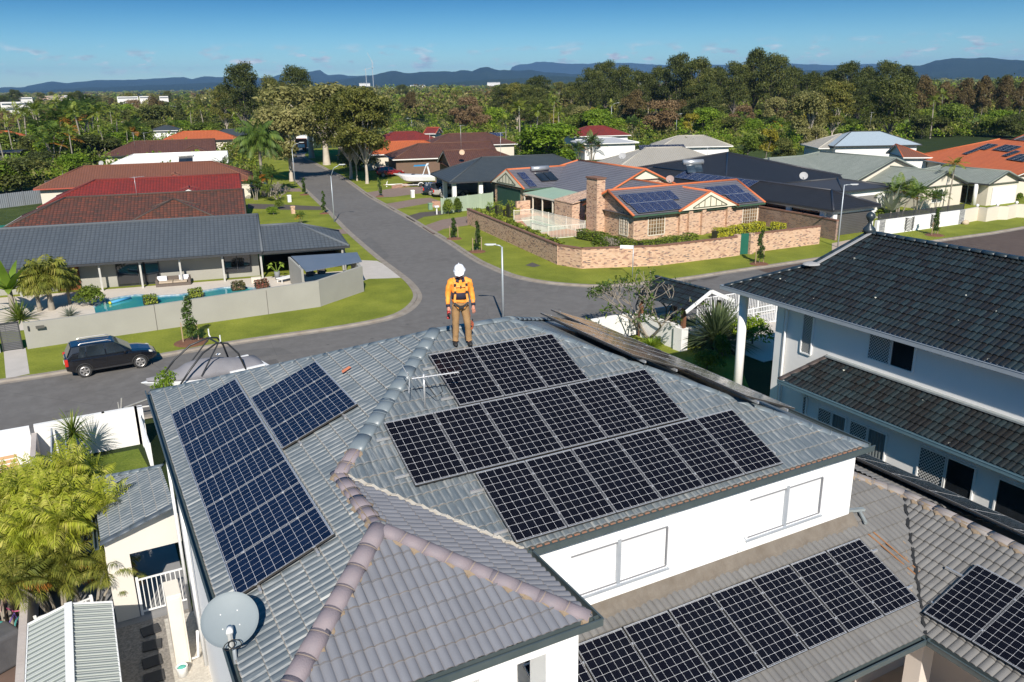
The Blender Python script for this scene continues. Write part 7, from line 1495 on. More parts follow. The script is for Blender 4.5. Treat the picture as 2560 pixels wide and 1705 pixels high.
def car(name,label,T,paintm,L=4.32,W=1.8,H=1.66,suv=True,wb=2.63,rails=True,rw=.345):
    r=thing(name,label,'car',tuple(T.translation)); ROOT[r.name]=Matrix.Translation(T.translation); fo=.86; xr=L-fo-wb; xf=L-fo
    # body sections along x: (x, half width, z bottom, z shoulder)
    S=[(0,.70,.52,.92),(.05,.80,.42,1.0),(.35,.89,.34,1.04 if suv else .97),(1.3,.90,.30,1.02 if suv else .94),(2.6,.90,.30,1.0 if suv else .92),(3.1,.90,.32,.99 if suv else .88),(L-.75,.88,.34,.95 if suv else .80),(L-.25,.80,.40,.84 if suv else .70),(L-.05,.66,.48,.70 if suv else .60),(L,.55,.52,.62)]
    k=W/1.8; b=MB(T); secs=[]
    for x,hw_,zb,zt in S:
        hw_*=k; m_=(zb+zt)/2; secs.append([(x,-hw_*.9,zb),(x,-hw_,zb+.1),(x,-hw_*1.01,m_),(x,-hw_*.985,zt-.08),(x,-hw_*.90,zt),(x,-hw_*.5,zt+.035),(x,hw_*.5,zt+.035),(x,hw_*.90,zt),(x,hw_*.985,zt-.08),(x,hw_*1.01,m_),(x,hw_,zb+.1),(x,hw_*.9,zb)])
    loft(b,secs); b.build('body',paintm,r,smooth=False)
    # greenhouse
    xa,xb,xc,xd=(.12,.42,2.35,3.15) if suv else (.75,1.45,2.75,3.55)
    zs=1.0 if suv else .92; G=[]
    def gs(x,z,hw_): return [(x,-hw_,zs-.02),(x,-hw_*.93,zs+(z-zs)*.5),(x,-hw_*.80,z-.03),(x,-hw_*.66,z),(x,hw_*.66,z),(x,hw_*.80,z-.03),(x,hw_*.93,zs+(z-zs)*.5),(x,hw_,zs-.02)]
    for x,z in ((xa,zs+.03),(xb,H-.04),((xb+xc)/2,H),(xc,H-.05),(xd,zs+.03)): G.append(gs(x,z,.84*k))
    b=MB(T); loft(b,G); b.build('cabin',paintm,r)
    def side(x0,x1,nm='side_window',lift=.012):
        for s_ in (-1,1):
            P=[]
            for x,t in ((x0[0],0),(x1[0],0),(x1[1],1),(x0[1],1)):
                z=zs+.06+(H-.14-zs)*t; hw_=.84*k*(1-.07*min(1,2*(z-zs)/(H-zs))-.16*max(0,(z-zs)/(H-zs)-.5)*2*.75)+lift; P.append(Vector((x,s_*hw_,z)))
            q=MB(T); q.slab(P,(0,s_*.006,0)); q.build(nm,BLKG,r)
    if suv: side((.62,.78),(1.0,1.0)); side((1.06,1.06),(1.88,1.88)); side((1.95,1.95),(2.92,2.38))
    else: side((1.3,1.55),(2.15,2.15)); side((2.2,2.2),(3.2,2.72))
    q=MB(T); h_=.70*k; q.slab([(xd-.03,-h_,zs+.06),(xd-.03,h_,zs+.06),(xc+.04,h_*.82,H-.085),(xc+.04,-h_*.82,H-.085)],(.03,0,.022)); q.build('windscreen',glassmat('windscreen',(.05,.07,.065),.03),r)
    q=MB(T); q.slab([(xa+.02,-h_,zs+.1),(xa+.02,h_,zs+.1),(xb-.03,h_*.82,H-.1),(xb-.03,-h_*.82,H-.1)],(-.03,0,.022)); q.build('rear_window',BLKG,r)
    for x in (xr,xf):
        for s_ in (-1,1):
            y=s_*(W/2-.10); w_=MB(T); Mw=Matrix.Rotation(PI/2,4,'X'); w_.lathe([(rw*.6,-.11),(rw*.93,-.11),(rw,-.07),(rw,.07),(rw*.93,.11),(rw*.6,.11)],(x,y,rw),26,Mw); wo=w_.build('wheel',RUB,r,smooth=False)
            q=MB(); ring(q,T@Vector((x,y+s_*.115,rw)),rw*.63,T.to_3x3()@Vector((0,1,0)),.022,20); q.build('rim',RIM,wo)
            q=MB(T); q.lathe([(rw*.62,-.004),(rw*.62,.004)],(x,y+s_*.108,rw),18,Mw); q.build('brake',M('dark_hub',(.03,.03,.03)),wo)
            q=MB(T)
            for a in range(5): t_=2*PI*a/5+.3; q.beam((x,y+s_*.120,rw),(x+math.cos(t_)*rw*.62,y+s_*.120,rw+math.sin(t_)*rw*.62),.075,.018,up=(0,1,0))
            q.build('spoke',RIM,wo)
            q=MB(T); q.tube([(x+math.cos(t_)*(rw+.05),s_*(W/2*1.005),rw+math.sin(t_)*(rw+.05)) for t_ in [PI*i/12 for i in range(13)]],.03,6,False); q.build('wheel_arch',M('arch_black',(.02,.02,.02)),r)
            q=MB(T); q.lathe([(rw+.04,-.005),(rw+.04,.005)],(x,s_*(W/2*.99),rw+.02),22,Mw); q.build('wheel_well',M('well_black',(.006,.006,.006)),r) if False else None
    for s_ in (-1,1):
        o=MB(T).box((.08,s_*.76*k,.86),(.16,.18,.36)).build('tail_light',M('red_lens',(.55,.03,.02),None,2,.2),r); bevel(o,.03)
        q=MB(T); q.ell((L-.33,s_*.68*k,.78 if suv else .66),(.17,.11,.10),10,6); q.build('headlight',M('lamp_glass',(.55,.55,.5),None,2,.1),r,smooth=True)
        o=MB(T).box((xd-.35,s_*(.97*k),zs+.08),(.12,.16,.13)).build('mirror',paintm,r); bevel(o,.03)
        if rails: q=MB(T); q.tube([(.75,s_*.58,H+.0),(.85,s_*.58,H+.06),(2.1,s_*.58,H+.06),(2.25,s_*.58,H)],.022,6); q.build('roof_rail',RIM,r)
    for xx in (1.03,1.92,2.98):
        for s_ in (-1,1): MB(T).box((xx,s_*.912*k,.68),(.014,.02,.56)).build('door_seam',M('seam_black',(.002,.002,.002)),r)
    q=MB(T); q.box((L-.03,0,.60),(.08,W*.62,.16)); q.build('grille',M('grille_black',(.015,.015,.015)),r)
    q=MB(T); q.box((-.02,0,.72),(.02,.42,.12)); q.build('number_plate',M('plate_white',(.7,.7,.62)),r); q=MB(T); q.box((L/2,0,.36),(L*.5,W*.99,.1)); q.build('sill',M('sill_black',(.02,.02,.022)),r)
    for xx in (1.75,2.75): 
        for s_ in (-1,1): MB(T).box((xx,s_*.915*k,.86),(.16,.03,.03)).build('door_handle',RIM if not suv else paintm,r)
    return r
car('parked_car','black four wheel drive wagon parked at the kerb by the taupe wall',Matrix.Translation((-2.67,35.35,.005))@Matrix.Rotation(.05,4,'Z'),paint('black_car_paint',(.006,.006,.008)))
p=at(1098,494,.11); T_=Matrix.Translation((p.x-.55,p.y+1.0,.11))@Matrix.Rotation(R_(-14),4,'Z'); car('parked_car','silver sedan parked in the white carport',T_,paint('silver_car_paint',(.36,.34,.31)),4.75,1.83,1.44,False,2.75,False,.32)
T_=Matrix.Translation((p.x-.9,p.y+3.6,.11))@Matrix.Rotation(R_(-14),4,'Z'); car('parked_car','dark blue car behind the silver sedan in the carport',T_,paint('navy_car_paint',(.008,.015,.03)),4.5,1.8,1.6,True,2.65,False)
p=at(948,442,.1); T_=Matrix.Translation((p.x-.5,p.y,.1))@Matrix.Rotation(R_(-10),4,'Z'); car('parked_car','dark red wagon in the shade of the street gums',T_@Matrix.Translation((0,0,0)),paint('red_car_paint',(.22,.012,.015)),4.5,1.8,1.6,True,2.65,False)
p=at(612,476,.1); car('parked_car','white car glimpsed left of the queen palm',Matrix.Translation((p.x-1,p.y+2,.1))@Matrix.Rotation(R_(-10),4,'Z'),paint('white_car_paint',(.7,.7,.7)),4.5,1.8,1.5,False,2.65,False)
# white and red truck at the street end
tb=at(752,380,.01); tr_=thing('delivery_truck','white and red truck at the far end of the street','truck',tuple(tb)); TT=Matrix.Translation(tb)@Matrix.Rotation(YAW-PI/2,4,'Z')
bevel(MB(TT).bb((-1.1,0,.9),(1.1,1.8,2.9)).build('cab',M('truck_red',(.55,.10,.05)),tr_),.1); MB(TT).bb((-1.2,1.9,.9),(1.2,8,3.3)).build('cargo_box',WHT,tr_); MB(TT).bb((-.95,-.02,1.9),(.95,.02,2.6)).build('windscreen',BLKG,tr_); MB(TT).bb((-.55,-.06,1.0),(1.0,-.02,1.7)).build('grille',WHT,tr_)
for x in (-.95,.95):
    for y in (.8,6.5): q=MB(TT); q.lathe([(.3,-.14),(.5,-.14),(.5,.14),(.3,.14)],(x,y,.5),14,Matrix.Rotation(PI/2,4,'Y')); q.build('wheel',RUB,tr_)
# boats
def hullsecs(L,B,z0,zk,zs,n=12,rake=.22):
    S=[]
    for i in range(n+1):
        t=i/n; x=L*t; w_=B/2*min(1,(1-(1-min(1,t/.62))**2.2))+.02; sh=zs+.28*(1-t)**2; kz=z0+zk*(1-min(1,t/.35))**2*1.6
        xo=rake*L*(1-t)**3; S.append([(x+xo,0,kz),(x+xo*.7,-w_*.82,kz+.28),(x+xo*.2,-w_,sh-.18),(x,-w_*.98,sh),(x,-w_*.80,sh+.02),(x,w_*.80,sh+.02),(x,w_*.98,sh),(x+xo*.2,w_,sh-.18),(x+xo*.7,w_*.82,kz+.28)])
    return S
def trailer(t,T,L,col=None):
    gm=col or M('trailer_galv',(.42,.42,.40),(.3,.28,.25),4,.6,.3)
    for s_ in (-1,1): q=MB(T); q.tube([(-1.2,0,.42),(.3,s_*.5,.42),(1.6,s_*.8,.42),(L-.4,s_*.8,.42)],.05,6); q.build('trailer_rail',gm,t)
    for x in (1.2,2.8,4.2): q=MB(T); q.beam((x,-.8,.42),(x,.8,.42),.06,.06); q.build('crossbar',gm,t)
    for s_ in (-1,1): q=MB(T); q.lathe([(.15,-.09),(.3,-.09),(.32,0),(.3,.09),(.15,.09)],(L*.66,s_*.98,.32),18,Matrix.Rotation(PI/2,4,'X')); wo=q.build('wheel',RUB,t); q=MB(T); q.tube([(L*.66+math.cos(a)*.42,s_*.98,.32+math.sin(a)*.42) for a in [PI*i/8 for i in range(9)]],.06,6); q.build('mudguard',gm,t)
    q=MB(T); q.tube([(-1.0,0,.42),(-.9,0,.95)],.04,6); q.build('winch_post',gm,t); q=MB(T); q.tube([(-1.05,.12,.1),(-1.05,.12,.75)],.03,6); q.lathe([(.02,-.03),(.1,-.03),(.1,.03),(.02,.03)],(-1.05,.12,.1),12,Matrix.Rotation(PI/2,4,'X')); q.build('jockey_wheel',gm,t); q=MB(T); q.box((-1.35,0,.42),(.3,.1,.1)); q.build('coupling',M('rusty_steel',(.3,.14,.08),(.3,.28,.25),8,.8),t)
ba,bb2=at(357,985,.9),at(655,905,1.1); bd=bb2-ba; ang=math.atan2(bd.y,bd.x); BT_=Matrix.Translation((ba.x,ba.y,0))@Matrix.Rotation(ang,4,'Z'); BL=min(7.2,bd.length)
bo=thing('covered_boat','white boat under a grey cover with black tower, at the near kerb','boat',tuple(ba)); ROOT[bo.name]=Matrix.Translation(ba)
GEL=M('white_gelcoat',(.80,.80,.79),(.74,.74,.73),2,.3,spec=.6); q=MB(BT_); loft(q,hullsecs(BL,2.3,.45,.2,1.15)); q.build('hull',GEL,bo)
q=MB(BT_); secs=[]
for i in range(15):
    t=i/14; x=.25+(BL-.5)*t; w_=1.12*min(1,(1-(1-min(1,(t+.03)/.6))**2.1))*.86; hh=.12+.42*math.exp(-((t-.52)/.28)**2)+.12*(t>.3); zb=1.17+.28*(1-t)**2+.01; secs.append([(x,-w_,zb),(x,-w_*.85,zb+hh*.45),(x,-w_*.4,zb+hh*.9),(x,0,zb+hh),(x,w_*.4,zb+hh*.9),(x,w_*.85,zb+hh*.45),(x,w_,zb)])
loft(q,secs); q.build('cover',M('grey_canvas',(.24,.235,.25),(.19,.185,.20),2,.9,bump=.3),bo,smooth=True)
BLM=M('black_tube',(.02,.022,.025),(.03,.03,.03),3,.4)
for s_ in (-1,1): 
    q=MB(BT_); q.tube([(BL*.24,s_*1.05,1.3),(BL*.33,s_*1.0,1.85),(BL*.46,s_*.8,2.45),(BL*.60,s_*.55,2.72),(BL*.68,s_*.62,2.6),(BL*.74,s_*.9,2.1),(BL*.78,s_*1.02,1.3)],.045,8); q.build('tower_arch',BLM,bo,smooth=True); q=MB(BT_); q.tube([(BL*.42,s_*.9,1.4),(BL*.61,s_*.55,2.70)],.035,6); q.build('tower_strut',BLM,bo)
    q=MB(BT_); q.tube([(BL*.62,s_*.55,2.72),(BL*.62,s_*.7,2.8),(BL*.62,s_*.7,3.1)],.03,6); q.build('board_rack',GEL,bo)
q=MB(BT_); q.tube([(BL*.60,-.55,2.72),(BL*.60,.55,2.72)],.04,6); q.build('tower_bar',BLM,bo); q=MB(BT_); q.ell((BL*.62,-.2,2.05),(.12,.1,.04)); q.build('cover_vent',WHITE(),bo)
for s_ in (-1,1): MB(BT_).box((BL*.8,s_*.95,1.28),(BL*.3,.12,.07)).build('gunwale',GEL,bo)
tl_=thing('boat_trailer','galvanised trailer under the covered boat','trailer',tuple(ba)); ROOT[tl_.name]=Matrix.Translation(ba); trailer(tl_,BT_,BL)
p1,p2=at(978,432,1.6),at(1063,438,1.6); bd=p2-p1; ang=math.atan2(bd.y,bd.x); pb=at(985,467,.1); B2_=Matrix.Translation((pb.x,pb.y,0))@Matrix.Rotation(R_(-25),4,'Z')
bo=thing('trailer_boat','white fishing boat with blue canopy on a trailer','boat',tuple(pb)); ROOT[bo.name]=Matrix.Translation(pb); q=MB(B2_); loft(q,hullsecs(6.0,2.3,.7,.3,1.7)); q.build('hull',GEL,bo); q=MB(B2_); q.slab([(3.0,-.9,3.0),(5.0,-.9,3.05),(5.0,.9,3.05),(3.0,.9,3.0)],(0,0,.06)); q.build('canopy',M('blue_canvas',(.04,.28,.52)),bo)
q=MB(B2_); 
for s_ in (-1,1): q.tube([(4.2,s_*.95,1.7),(4.8,s_*.9,3.2),(5.1,s_*.85,3.25)],.06,6); q.tube([(5.2,s_*.95,1.7),(4.9,s_*.9,3.1)],.06,6)
q.tube([(4.9,-.9,3.15),(4.9,.9,3.15)],.05,6); q.build('targa_frame',GEL,bo); q=MB(B2_); q.slab([(2.5,-.9,1.75),(2.5,.9,1.75),(3.1,.7,2.3),(3.1,-.7,2.3)],(.03,0,.02)); q.build('windscreen',GL,bo)
tl_=thing('boat_trailer','white trailer under the blue canopied boat','trailer',tuple(pb)); ROOT[tl_.name]=Matrix.Translation(pb); trailer(tl_,B2_,6.0,WHT)
# ================================================================ PLANTS CLOSE BY
def tuft(name,label,base,n,L,w,leaf,seed,up=(.2,1.4),droop=1.2,trunk=0,cat='plant',tr=.07,nseg=5,tf=None):
    "rosette of strap leaves on an optional stem"
    rs=np.random.RandomState(seed); b=Vector(base); r=thing(name,label,cat,tuple(b)); 
    if trunk: MB().tube([(0,0,-.05),(0,0,trunk)],[tr*1.2,tr],8).build('trunk',PALMB,r,local=True,smooth=True)
    V=[];F=[]
    for i in range(n):
        a=i*2.39996+rs.uniform(-.3,.3); e=up[0]+(up[1]-up[0])*(i+.5)/n; d=Vector((math.cos(a)*math.cos(e),math.sin(a)*math.cos(e),math.sin(e))); p=Vector((0,0,trunk)); s=d.cross(Vector((0,0,1))).normalized(); l=L*rs.uniform(.8,1.15); bI=len(V)
        for k in range(nseg+1):
            t=k/nseg; ww=w*(1-t)**.6*(.5+min(1,t*4)*.5)+.002; V+=[tuple(p-s*ww),tuple(p+s*ww)]; d=(d+Vector((0,0,-droop*l/nseg))).normalized(); p=p+d*(l/nseg)
        for k in range(nseg): F.append((bI+2*k,bI+2*k+1,bI+2*k+3,bI+2*k+2))
    link_mesh('leaves',quadmesh('leaves',V,F,[leaf]),r); return r
YUC=leafmat('yucca_leaf',(.05,.10,.015),(.16,.22,.03),(.45,.40,.08),trans=.3,sc=1.5)
yb=at(205,1185); tuft('yucca','taller spiky yucca against the white garden wall',yb+Vector((-.05,.35,0)),190,1.0,.022,YUC,1,(-.5,1.5),.9,1.55,'plant',.06); tuft('yucca','lower spiky grass tree clump below the tall yucca',at(208,1190)+Vector((.05,-.2,0)),150,.85,.02,YUC,2,(-.2,1.45),1.2,.35,'plant',.08)
tuft('lavender_bush','small grey lavender tuft at the lawn corner by the porch',at(228,1196),60,.45,.012,PPALE,3,(.3,1.5),.6)
# golden cane palm clumps at lower left
def cane(label,base,s,seed,leaf=PYEL,n=10,H=2.8,L=1.7,dead=0,spread=.9):
    rs=np.random.RandomState(seed); ml=[]
    for i in range(n): a=rs.uniform(0,6.28); q=rs.uniform(.1,1)*spread; ml.append((q*.4*math.cos(a),q*.4*math.sin(a),H*rs.uniform(.7,1.12),q*math.cos(a),q*math.sin(a)))
    r=mk_palm('cane_palm',label,H,15,L*.66,1.15,leaf,seed,.045,24,.34,None,0,(-.1,1.4),.024,dead,.4,'palm',ml,.25); r.location=base; r.scale=(s,s,s); return r
cane('huge golden cane palm clump filling the lower left',(-3.0,14.6,0),1.0,301,n=30,H=2.6,spread=1.45); cane('golden cane palm at the far left edge, lower left',(-4.6,15.0,0),1.0,302,n=24,H=2.3,spread=1.4); cane('golden cane palm behind the porch roof edge',(-3.1,17.0,0),.95,303,n=16,H=2.1,spread=1.2); cane('orange tipped cane palm hanging over the shed roof',(-3.0,12.2,0),.9,304,PYEL2,6,2.0,dead=2)
cane('small orange tipped cane palm beside the porch pier',(-2.3,12.0,0),.85,305,PYEL2,5,1.7,dead=1); cane('outer golden cane palm stems over the yard',(-4.4,13.0,0),.9,306,n=8,H=2.3)
# fan palms etc in the pool garden
def atp(u,v): return at(u,v,.1)
pk('fan',(130,775),640,'shaggy fan palm in the pool garden at the left',w=1.3); pk('fan',(175,760),668,'second shaggy fan palm right of the first in the pool garden',w=1.1); pk('fan',(100,778),665,'low fan palm left in the pool garden',w=1.1)
BIG=leafmat('broad_leaf',(.08,.15,.015),(.18,.28,.03),(.32,.42,.06),trans=.35); tuft('fan_leaf_palm','bright paddle leaved plant at the far left of the pool garden',atp(35,785),16,2.6,.34,BIG,11,(.3,1.3),.25,1.6,'plant',.15); tuft('bird_of_paradise','dark strappy shrub above the charcoal gate',atp(50,800),90,1.5,.05,MIDG,12,(.1,1.4),.4); tuft('agave','grey green agave behind the taupe wall',atp(175,790),40,.8,.05,PPALE,13,(.1,1.3),.3)
pk('bush0',(230,765),715,'dark shrub beside the pool end behind the taupe wall')
for i,(u,v,t) in enumerate(((377,760,742),(490,743,722),(596,725,706),(655,720,700))): 
    b=at(u,v,.1); boxhedge(('first','second','third','fourth')[i]+' low flowering shrub from the left along the pool wall',[tuple(b+Vector((-.45,0,0))),tuple(b+Vector((.45,0,0)))],.7,.45,(HEDG,HEDG,leafmat('pinkish_shrub',(.05,.08,.02),(.14,.13,.05),(.5,.2,.2),sc=4),leafmat('red_shrub',(.05,.07,.02),(.2,.08,.05),(.45,.12,.12),sc=4))[i],500,'flowering_shrub')
pk('gold',(753,560),528,'small arching palm on the lawn behind the carport roof',w=1.2); pk('bush1',(684,536),516,'round dark green bush on the left lawn'); pk('bush0',(700,522),498,'taller shrub behind the round bush on the left lawn',w=.8)
pk('round0',(250,440),418,'clipped round tree in front of the rose brown roof',w=1.0)
# frangipani: bare grey twigs with leaves on one side
def frangi(label,base,W,H,seed,leafy=.5,leaf=MIDG,name='frangipani_tree'):
    rs=np.random.RandomState(seed); b=Vector(base); r=thing(name,label,'tree',tuple(b)); mb=MB(); tips=[]
    def rec(p,d,l,rd,k):
        e=p+d*l; mb.tube([p,p.lerp(e,.5)+Vector((rs.uniform(-.04,.04),rs.uniform(-.04,.04),0)),e],[rd,rd*.85,rd*.72],5,False)
        if k==0: tips.append((e,d)); return
        for j in range(3 if k>1 else 2):
            a=rs.uniform(0,6.28); v=Vector((math.cos(a),math.sin(a),rs.uniform(-.1,.5))); rec(e,(d*.8+v*.75).normalized(),l*rs.uniform(.68,.85),rd*.68,k-1)
    s=H/3.1
    for j in range(4): a=j*1.57+rs.uniform(-.3,.3); rec(Vector((0,0,.1)),Vector((math.cos(a)*.75*W/H,math.sin(a)*.75*W/H,.9)).normalized(),1.05*s,.075,4)
    mb.build('branches',M('frangipani_bark',(.27,.235,.19),(.19,.165,.135),5,.9),r,local=True)
    C=[];
    for e,d in tips:
        if rs.uniform()<leafy or e.x<-.25*W: 
            for k in range(10 if e.x<0 else 5): C.append(np.array(e)+rs.normal(size=3)*.14)
    V,F=leafquads(np.array(C),.13,None,rs,asp=.33); link_mesh('leaves',quadmesh('leaves',V,F,[leaf]),r); return r
frangi('half bare frangipani tree before the gatehouse, leaves on its left side',(26.6,25.0,0),5.0,4.1,21,.42,leafmat('frangi_leaves',(.035,.07,.012),(.10,.16,.03),(.25,.28,.06)))
fr_=at(694,504); frangi('leafless grey frangipani on the left lawn',fr_,2.6,2.6,22,.03); frangi('tiny leafless shrub on the corner house lawn',at(1516,632,.1),1.3,1.4,23,.02)
CORD=leafmat('red_cordyline',(.10,.01,.02),(.28,.02,.05),(.45,.05,.09)); tuft('cordyline','deep red cordyline beside the gatehouse post',at(1672,842,0)+Vector((0,0,0)),60,.7,.05,CORD,31,(.0,1.4),.5,.75)
tuft('clump_plant','large grey green strappy clump in front of the neighbour column',(29.2,22.3,0),420,2.5,.06,leafmat('strap_leaf',(.08,.12,.05),(.18,.23,.11),(.34,.38,.2)),32,(.15,1.45),.30,.3); tuft('lily_clump','bright green lily bed under the frangipani',(25.9,23.9,0),260,.75,.035,BRT,33,(.1,1.3),1.2); tuft('lily_clump','second bright lily bed left of the cordyline',(26.9,24.3,0),160,.65,.035,BRT,34,(.1,1.3),1.2)
plant('bush1',(31.2,21.6,0),1.0,'glossy yellow green bush right of the grey green clump',sz=1.0); plant('bush0',(28.3,20.8,0),.55,'dark rose bush before the strappy clump',sz=.8); plant('bush0',(26.2,19.6,0),.7,'shaded bush in the dark corner of the lawn'); plant('bush0',(23.0,25.7,0),1.0,'sparse rose bush at the end of the low white wall')
bt_=at(440,950,2.2); pk('bush1',(432,1010),925,'yellow green shrub poking up between roof and covered boat',w=.6)
# tropical plants behind the white panel wall
pk('alex1',(2370,520),395,'tall leaning palm above the white panel wall',w=1.2); pk('gold',(2245,545),442,'palm cluster behind the charcoal slats',w=1.2); pk('gold',(2290,540),450,'second palm cluster behind the charcoal slats',w=1.1); tuft('traveller_palm','pale banana like clump left behind the charcoal slats',at(2225,548,.1),16,3.2,.28,PPALE,35,(.5,1.4),.12,.8); pk('bush0',(2195,545),520,'round shrub at the left end of the charcoal slats'); pk('gold',(2340,530),470,'small palm before the sage grey gable'); pk('bush0',(2545,500),482,'dark red leaved shrub at the right edge by the orange house')
# ================================================================ THE ROOF WORKER
fc=onpl(1154,861,Vector((0,0,E0+.03)),nF); hx=Vector((Rv.x,Rv.y,0)).normalized(); hy=Vector((-hx.y,hx.x,0)); 
PM=Matrix.Identity(4)
for i in range(3): PM[i][0]=hx[i];PM[i][1]=hy[i];PM[i][2]=(0,0,1)[i];PM[i][3]=fc[i]
PM=PM@Matrix.Rotation(R_(12),4,'Z')
SKIN=M('sunburnt_skin',(.55,.25,.17),(.48,.20,.13),9,.55); HIVIS=NT('hi_vis_orange_cotton'); _x=HIVIS.xyz(HIVIS.vec('Object')); _n=HIVIS.noise(HIVIS.vec('Object'),7,4)
HIVIS.bump(_n,.6,.02); HIVISM=HIVIS.fin(HIVIS.mix(HIVIS.math('MULTIPLY_ADD',_n,2,-.6,clamp=True),(.92,.30,.035),(1.0,.42,.09)),.8,0,.2)
NAVY=M('navy_cloth',(.018,.016,.035),(.03,.025,.05),8,.85,bump=.4); TAN=M('tan_canvas_trouser',(.36,.215,.095),(.29,.17,.075),7,.85,bump=.6); STRAP=M('orange_webbing',(.85,.32,.05),(.9,.42,.1),8,.6); BLKW=M('black_webbing',(.015,.015,.018),(.03,.03,.03),8,.6)
def skinmesh(verts,edges,rad,sub=2):
    me=bpy.data.meshes.new('skin_base'); me.from_pydata(verts,edges,[]); o=bpy.data.objects.new('skin_base',me); COL.objects.link(o)
    if not me.skin_vertices: 
        bm=bmesh.new(); bm.from_mesh(me); bm.verts.layers.skin.verify(); bm.to_mesh(me); bm.free()
    for i,r in enumerate(rad): me.skin_vertices[0].data[i].radius=(r if isinstance(r,tuple) else (r,r)); 
    me.skin_vertices[0].data[0].use_root=True
    md=o.modifiers.new('s','SKIN'); md.use_smooth_shade=True; md.branch_smoothing=.3; s2=o.modifiers.new('ss','SUBSURF'); s2.levels=sub; s2.render_levels=sub
    dg=bpy.context.evaluated_depsgraph_get(); m2=bpy.data.meshes.new_from_object(o.evaluated_get(dg)); bpy.data.objects.remove(o); return m2
V=[(0,0,.95),(0,.0,1.12),(0,.01,1.30),(0,-.005,1.43),(0,-.03,1.52),(0,-.055,1.60),(0,-.07,1.68)]; Rr=[(.11,.08),(.12,.09),(.15,.10),(.09,.07),(.055,.055),(.078,.09),(.07,.085)]; Ed=[(i,i+1) for i in range(6)]
def ch(parent,pts,rs_):
    p=parent
    for q,r in zip(pts,rs_): V.append(q); Rr.append(r); Ed.append((p,len(V)-1)); p=len(V)-1
    return p
for s in (-1,1):
    ch(0,[(s*.09,0,.88),(s*.115+(.02 if s>0 else 0),-.02-(.05 if s>0 else 0),.50),(s*.125+(.03 if s>0 else 0),.02-(.05 if s>0 else 0),.10),(s*.135+(.03 if s>0 else 0),-.05-(.05 if s>0 else 0),.045),(s*.15+(.04 if s>0 else 0),-.15-(.05 if s>0 else 0),.035)],[.055,.04,.036,.036,.028])
    wr=ch(3,[(s*.17,0,1.42),(s*.265,.02,1.15),(s*.27,-.07,.92),(s*.272,-.09,.87)],[.055,.043,.028,.027]); pal=ch(wr,[(s*.272,-.105,.825)],[(.036,.02)])
    for j,(fx,l) in enumerate(((-.028,.075),(-.009,.085),(.010,.08),(.028,.062))):
        cu=.5 if s<0 else .25
        ch(pal,[(s*.272+fx*.9,-.112,.79),(s*.272+fx,-.112-.012*cu*2,.79-l*.5),(s*.272+fx,-.11+.03*cu,.79-l)],[.0095,.009,.0078])
    ch(wr,[(s*.272-s*.035,-.12,.835),(s*.272-s*.045,-.135,.80)],[.011,.0095])
bm_=skinmesh(V,Ed,Rr); bm_.transform(PM); bm_.materials.clear(); bm_.materials.append(SKIN)
person=bpy.data.objects.new('person',bm_); COL.objects.link(person); ROOT['person']=Matrix.Identity(4)
tag(person,'roof worker in white helmet, orange shirt, harness and tan trousers, looking down','person')
def rings(mb,R):
    secs=[]
    for (cx,cy,z,rx,ry) in R: secs.append([(cx+rx*math.cos(2*PI*k/20)*(1 if abs(math.cos(2*PI*k/20))<.95 else .99),cy+ry*math.sin(2*PI*k/20),z) for k in range(20)])
    return loft(mb,secs)
q=MB(PM); rings(q,[(0,0,.96,.178,.132),(0,-.005,1.02,.185,.138),(0,-.01,1.12,.182,.132),(0,-.005,1.25,.195,.138),(0,0,1.36,.205,.132),(0,0,1.43,.185,.11),(0,-.01,1.475,.11,.085),(0,-.02,1.50,.07,.07)])
for s in (-1,1): q.tube([(s*.13,0,1.43),(s*.195,.0,1.395),(s*.235,.015,1.28),(s*.262+(.012 if s<0 else 0),.022,1.14),(s*.268,-.02,1.02),(s*.272,-.06,.935)],[.07,.074,.064,.057,.05,.044],14)
q.build('shirt',HIVISM,person,smooth=True,)
q=MB(PM); q.tube([(s_*.272,-.062,.93) for s_ in (-1,)]+[(-.272,-.085,.885)],.046,12); q.build('cuff',NAVY,person,smooth=True); q=MB(PM); q.tube([(.272,-.062,.93),(.272,-.085,.885)],.046,12); q.build('cuff',NAVY,person,smooth=True)
q=MB(PM); rings(q,[(0,-.012,1.045,.190,.143),(0,-.012,1.13,.188,.14),(0,-.008,1.19,.192,.138)]); q.build('shirt_hem_band',NAVY,person,smooth=True)
q=MB(PM); 
for s in (-1,1): q.slab([(s*.02,-.10,1.50),(s*.085,-.085,1.515),(s*.10,-.115,1.44),(s*.035,-.135,1.42)],(0,-.012,0))
q.build('collar',NAVY,person)
q=MB(PM); rings(q,[(0,.005,.80,.165,.125),(0,.0,.88,.180,.135),(0,0,.97,.172,.128),(0,0,1.0,.168,.125)])
for s in (-1,1): q.tube([(s*.085,0,.90),(s*.10,-.005,.75),(s*.115+(.02 if s>0 else 0),-.02-(.05 if s>0 else 0),.52),(s*.120+(.025 if s>0 else 0),-(.05 if s>0 else 0),.32),(s*.126+(.03 if s>0 else 0),.015-(.05 if s>0 else 0),.13),(s*.128+(.03 if s>0 else 0),.01-(.05 if s>0 else 0),.09)],[.098,.092,.074,.068,.066,.068],14)

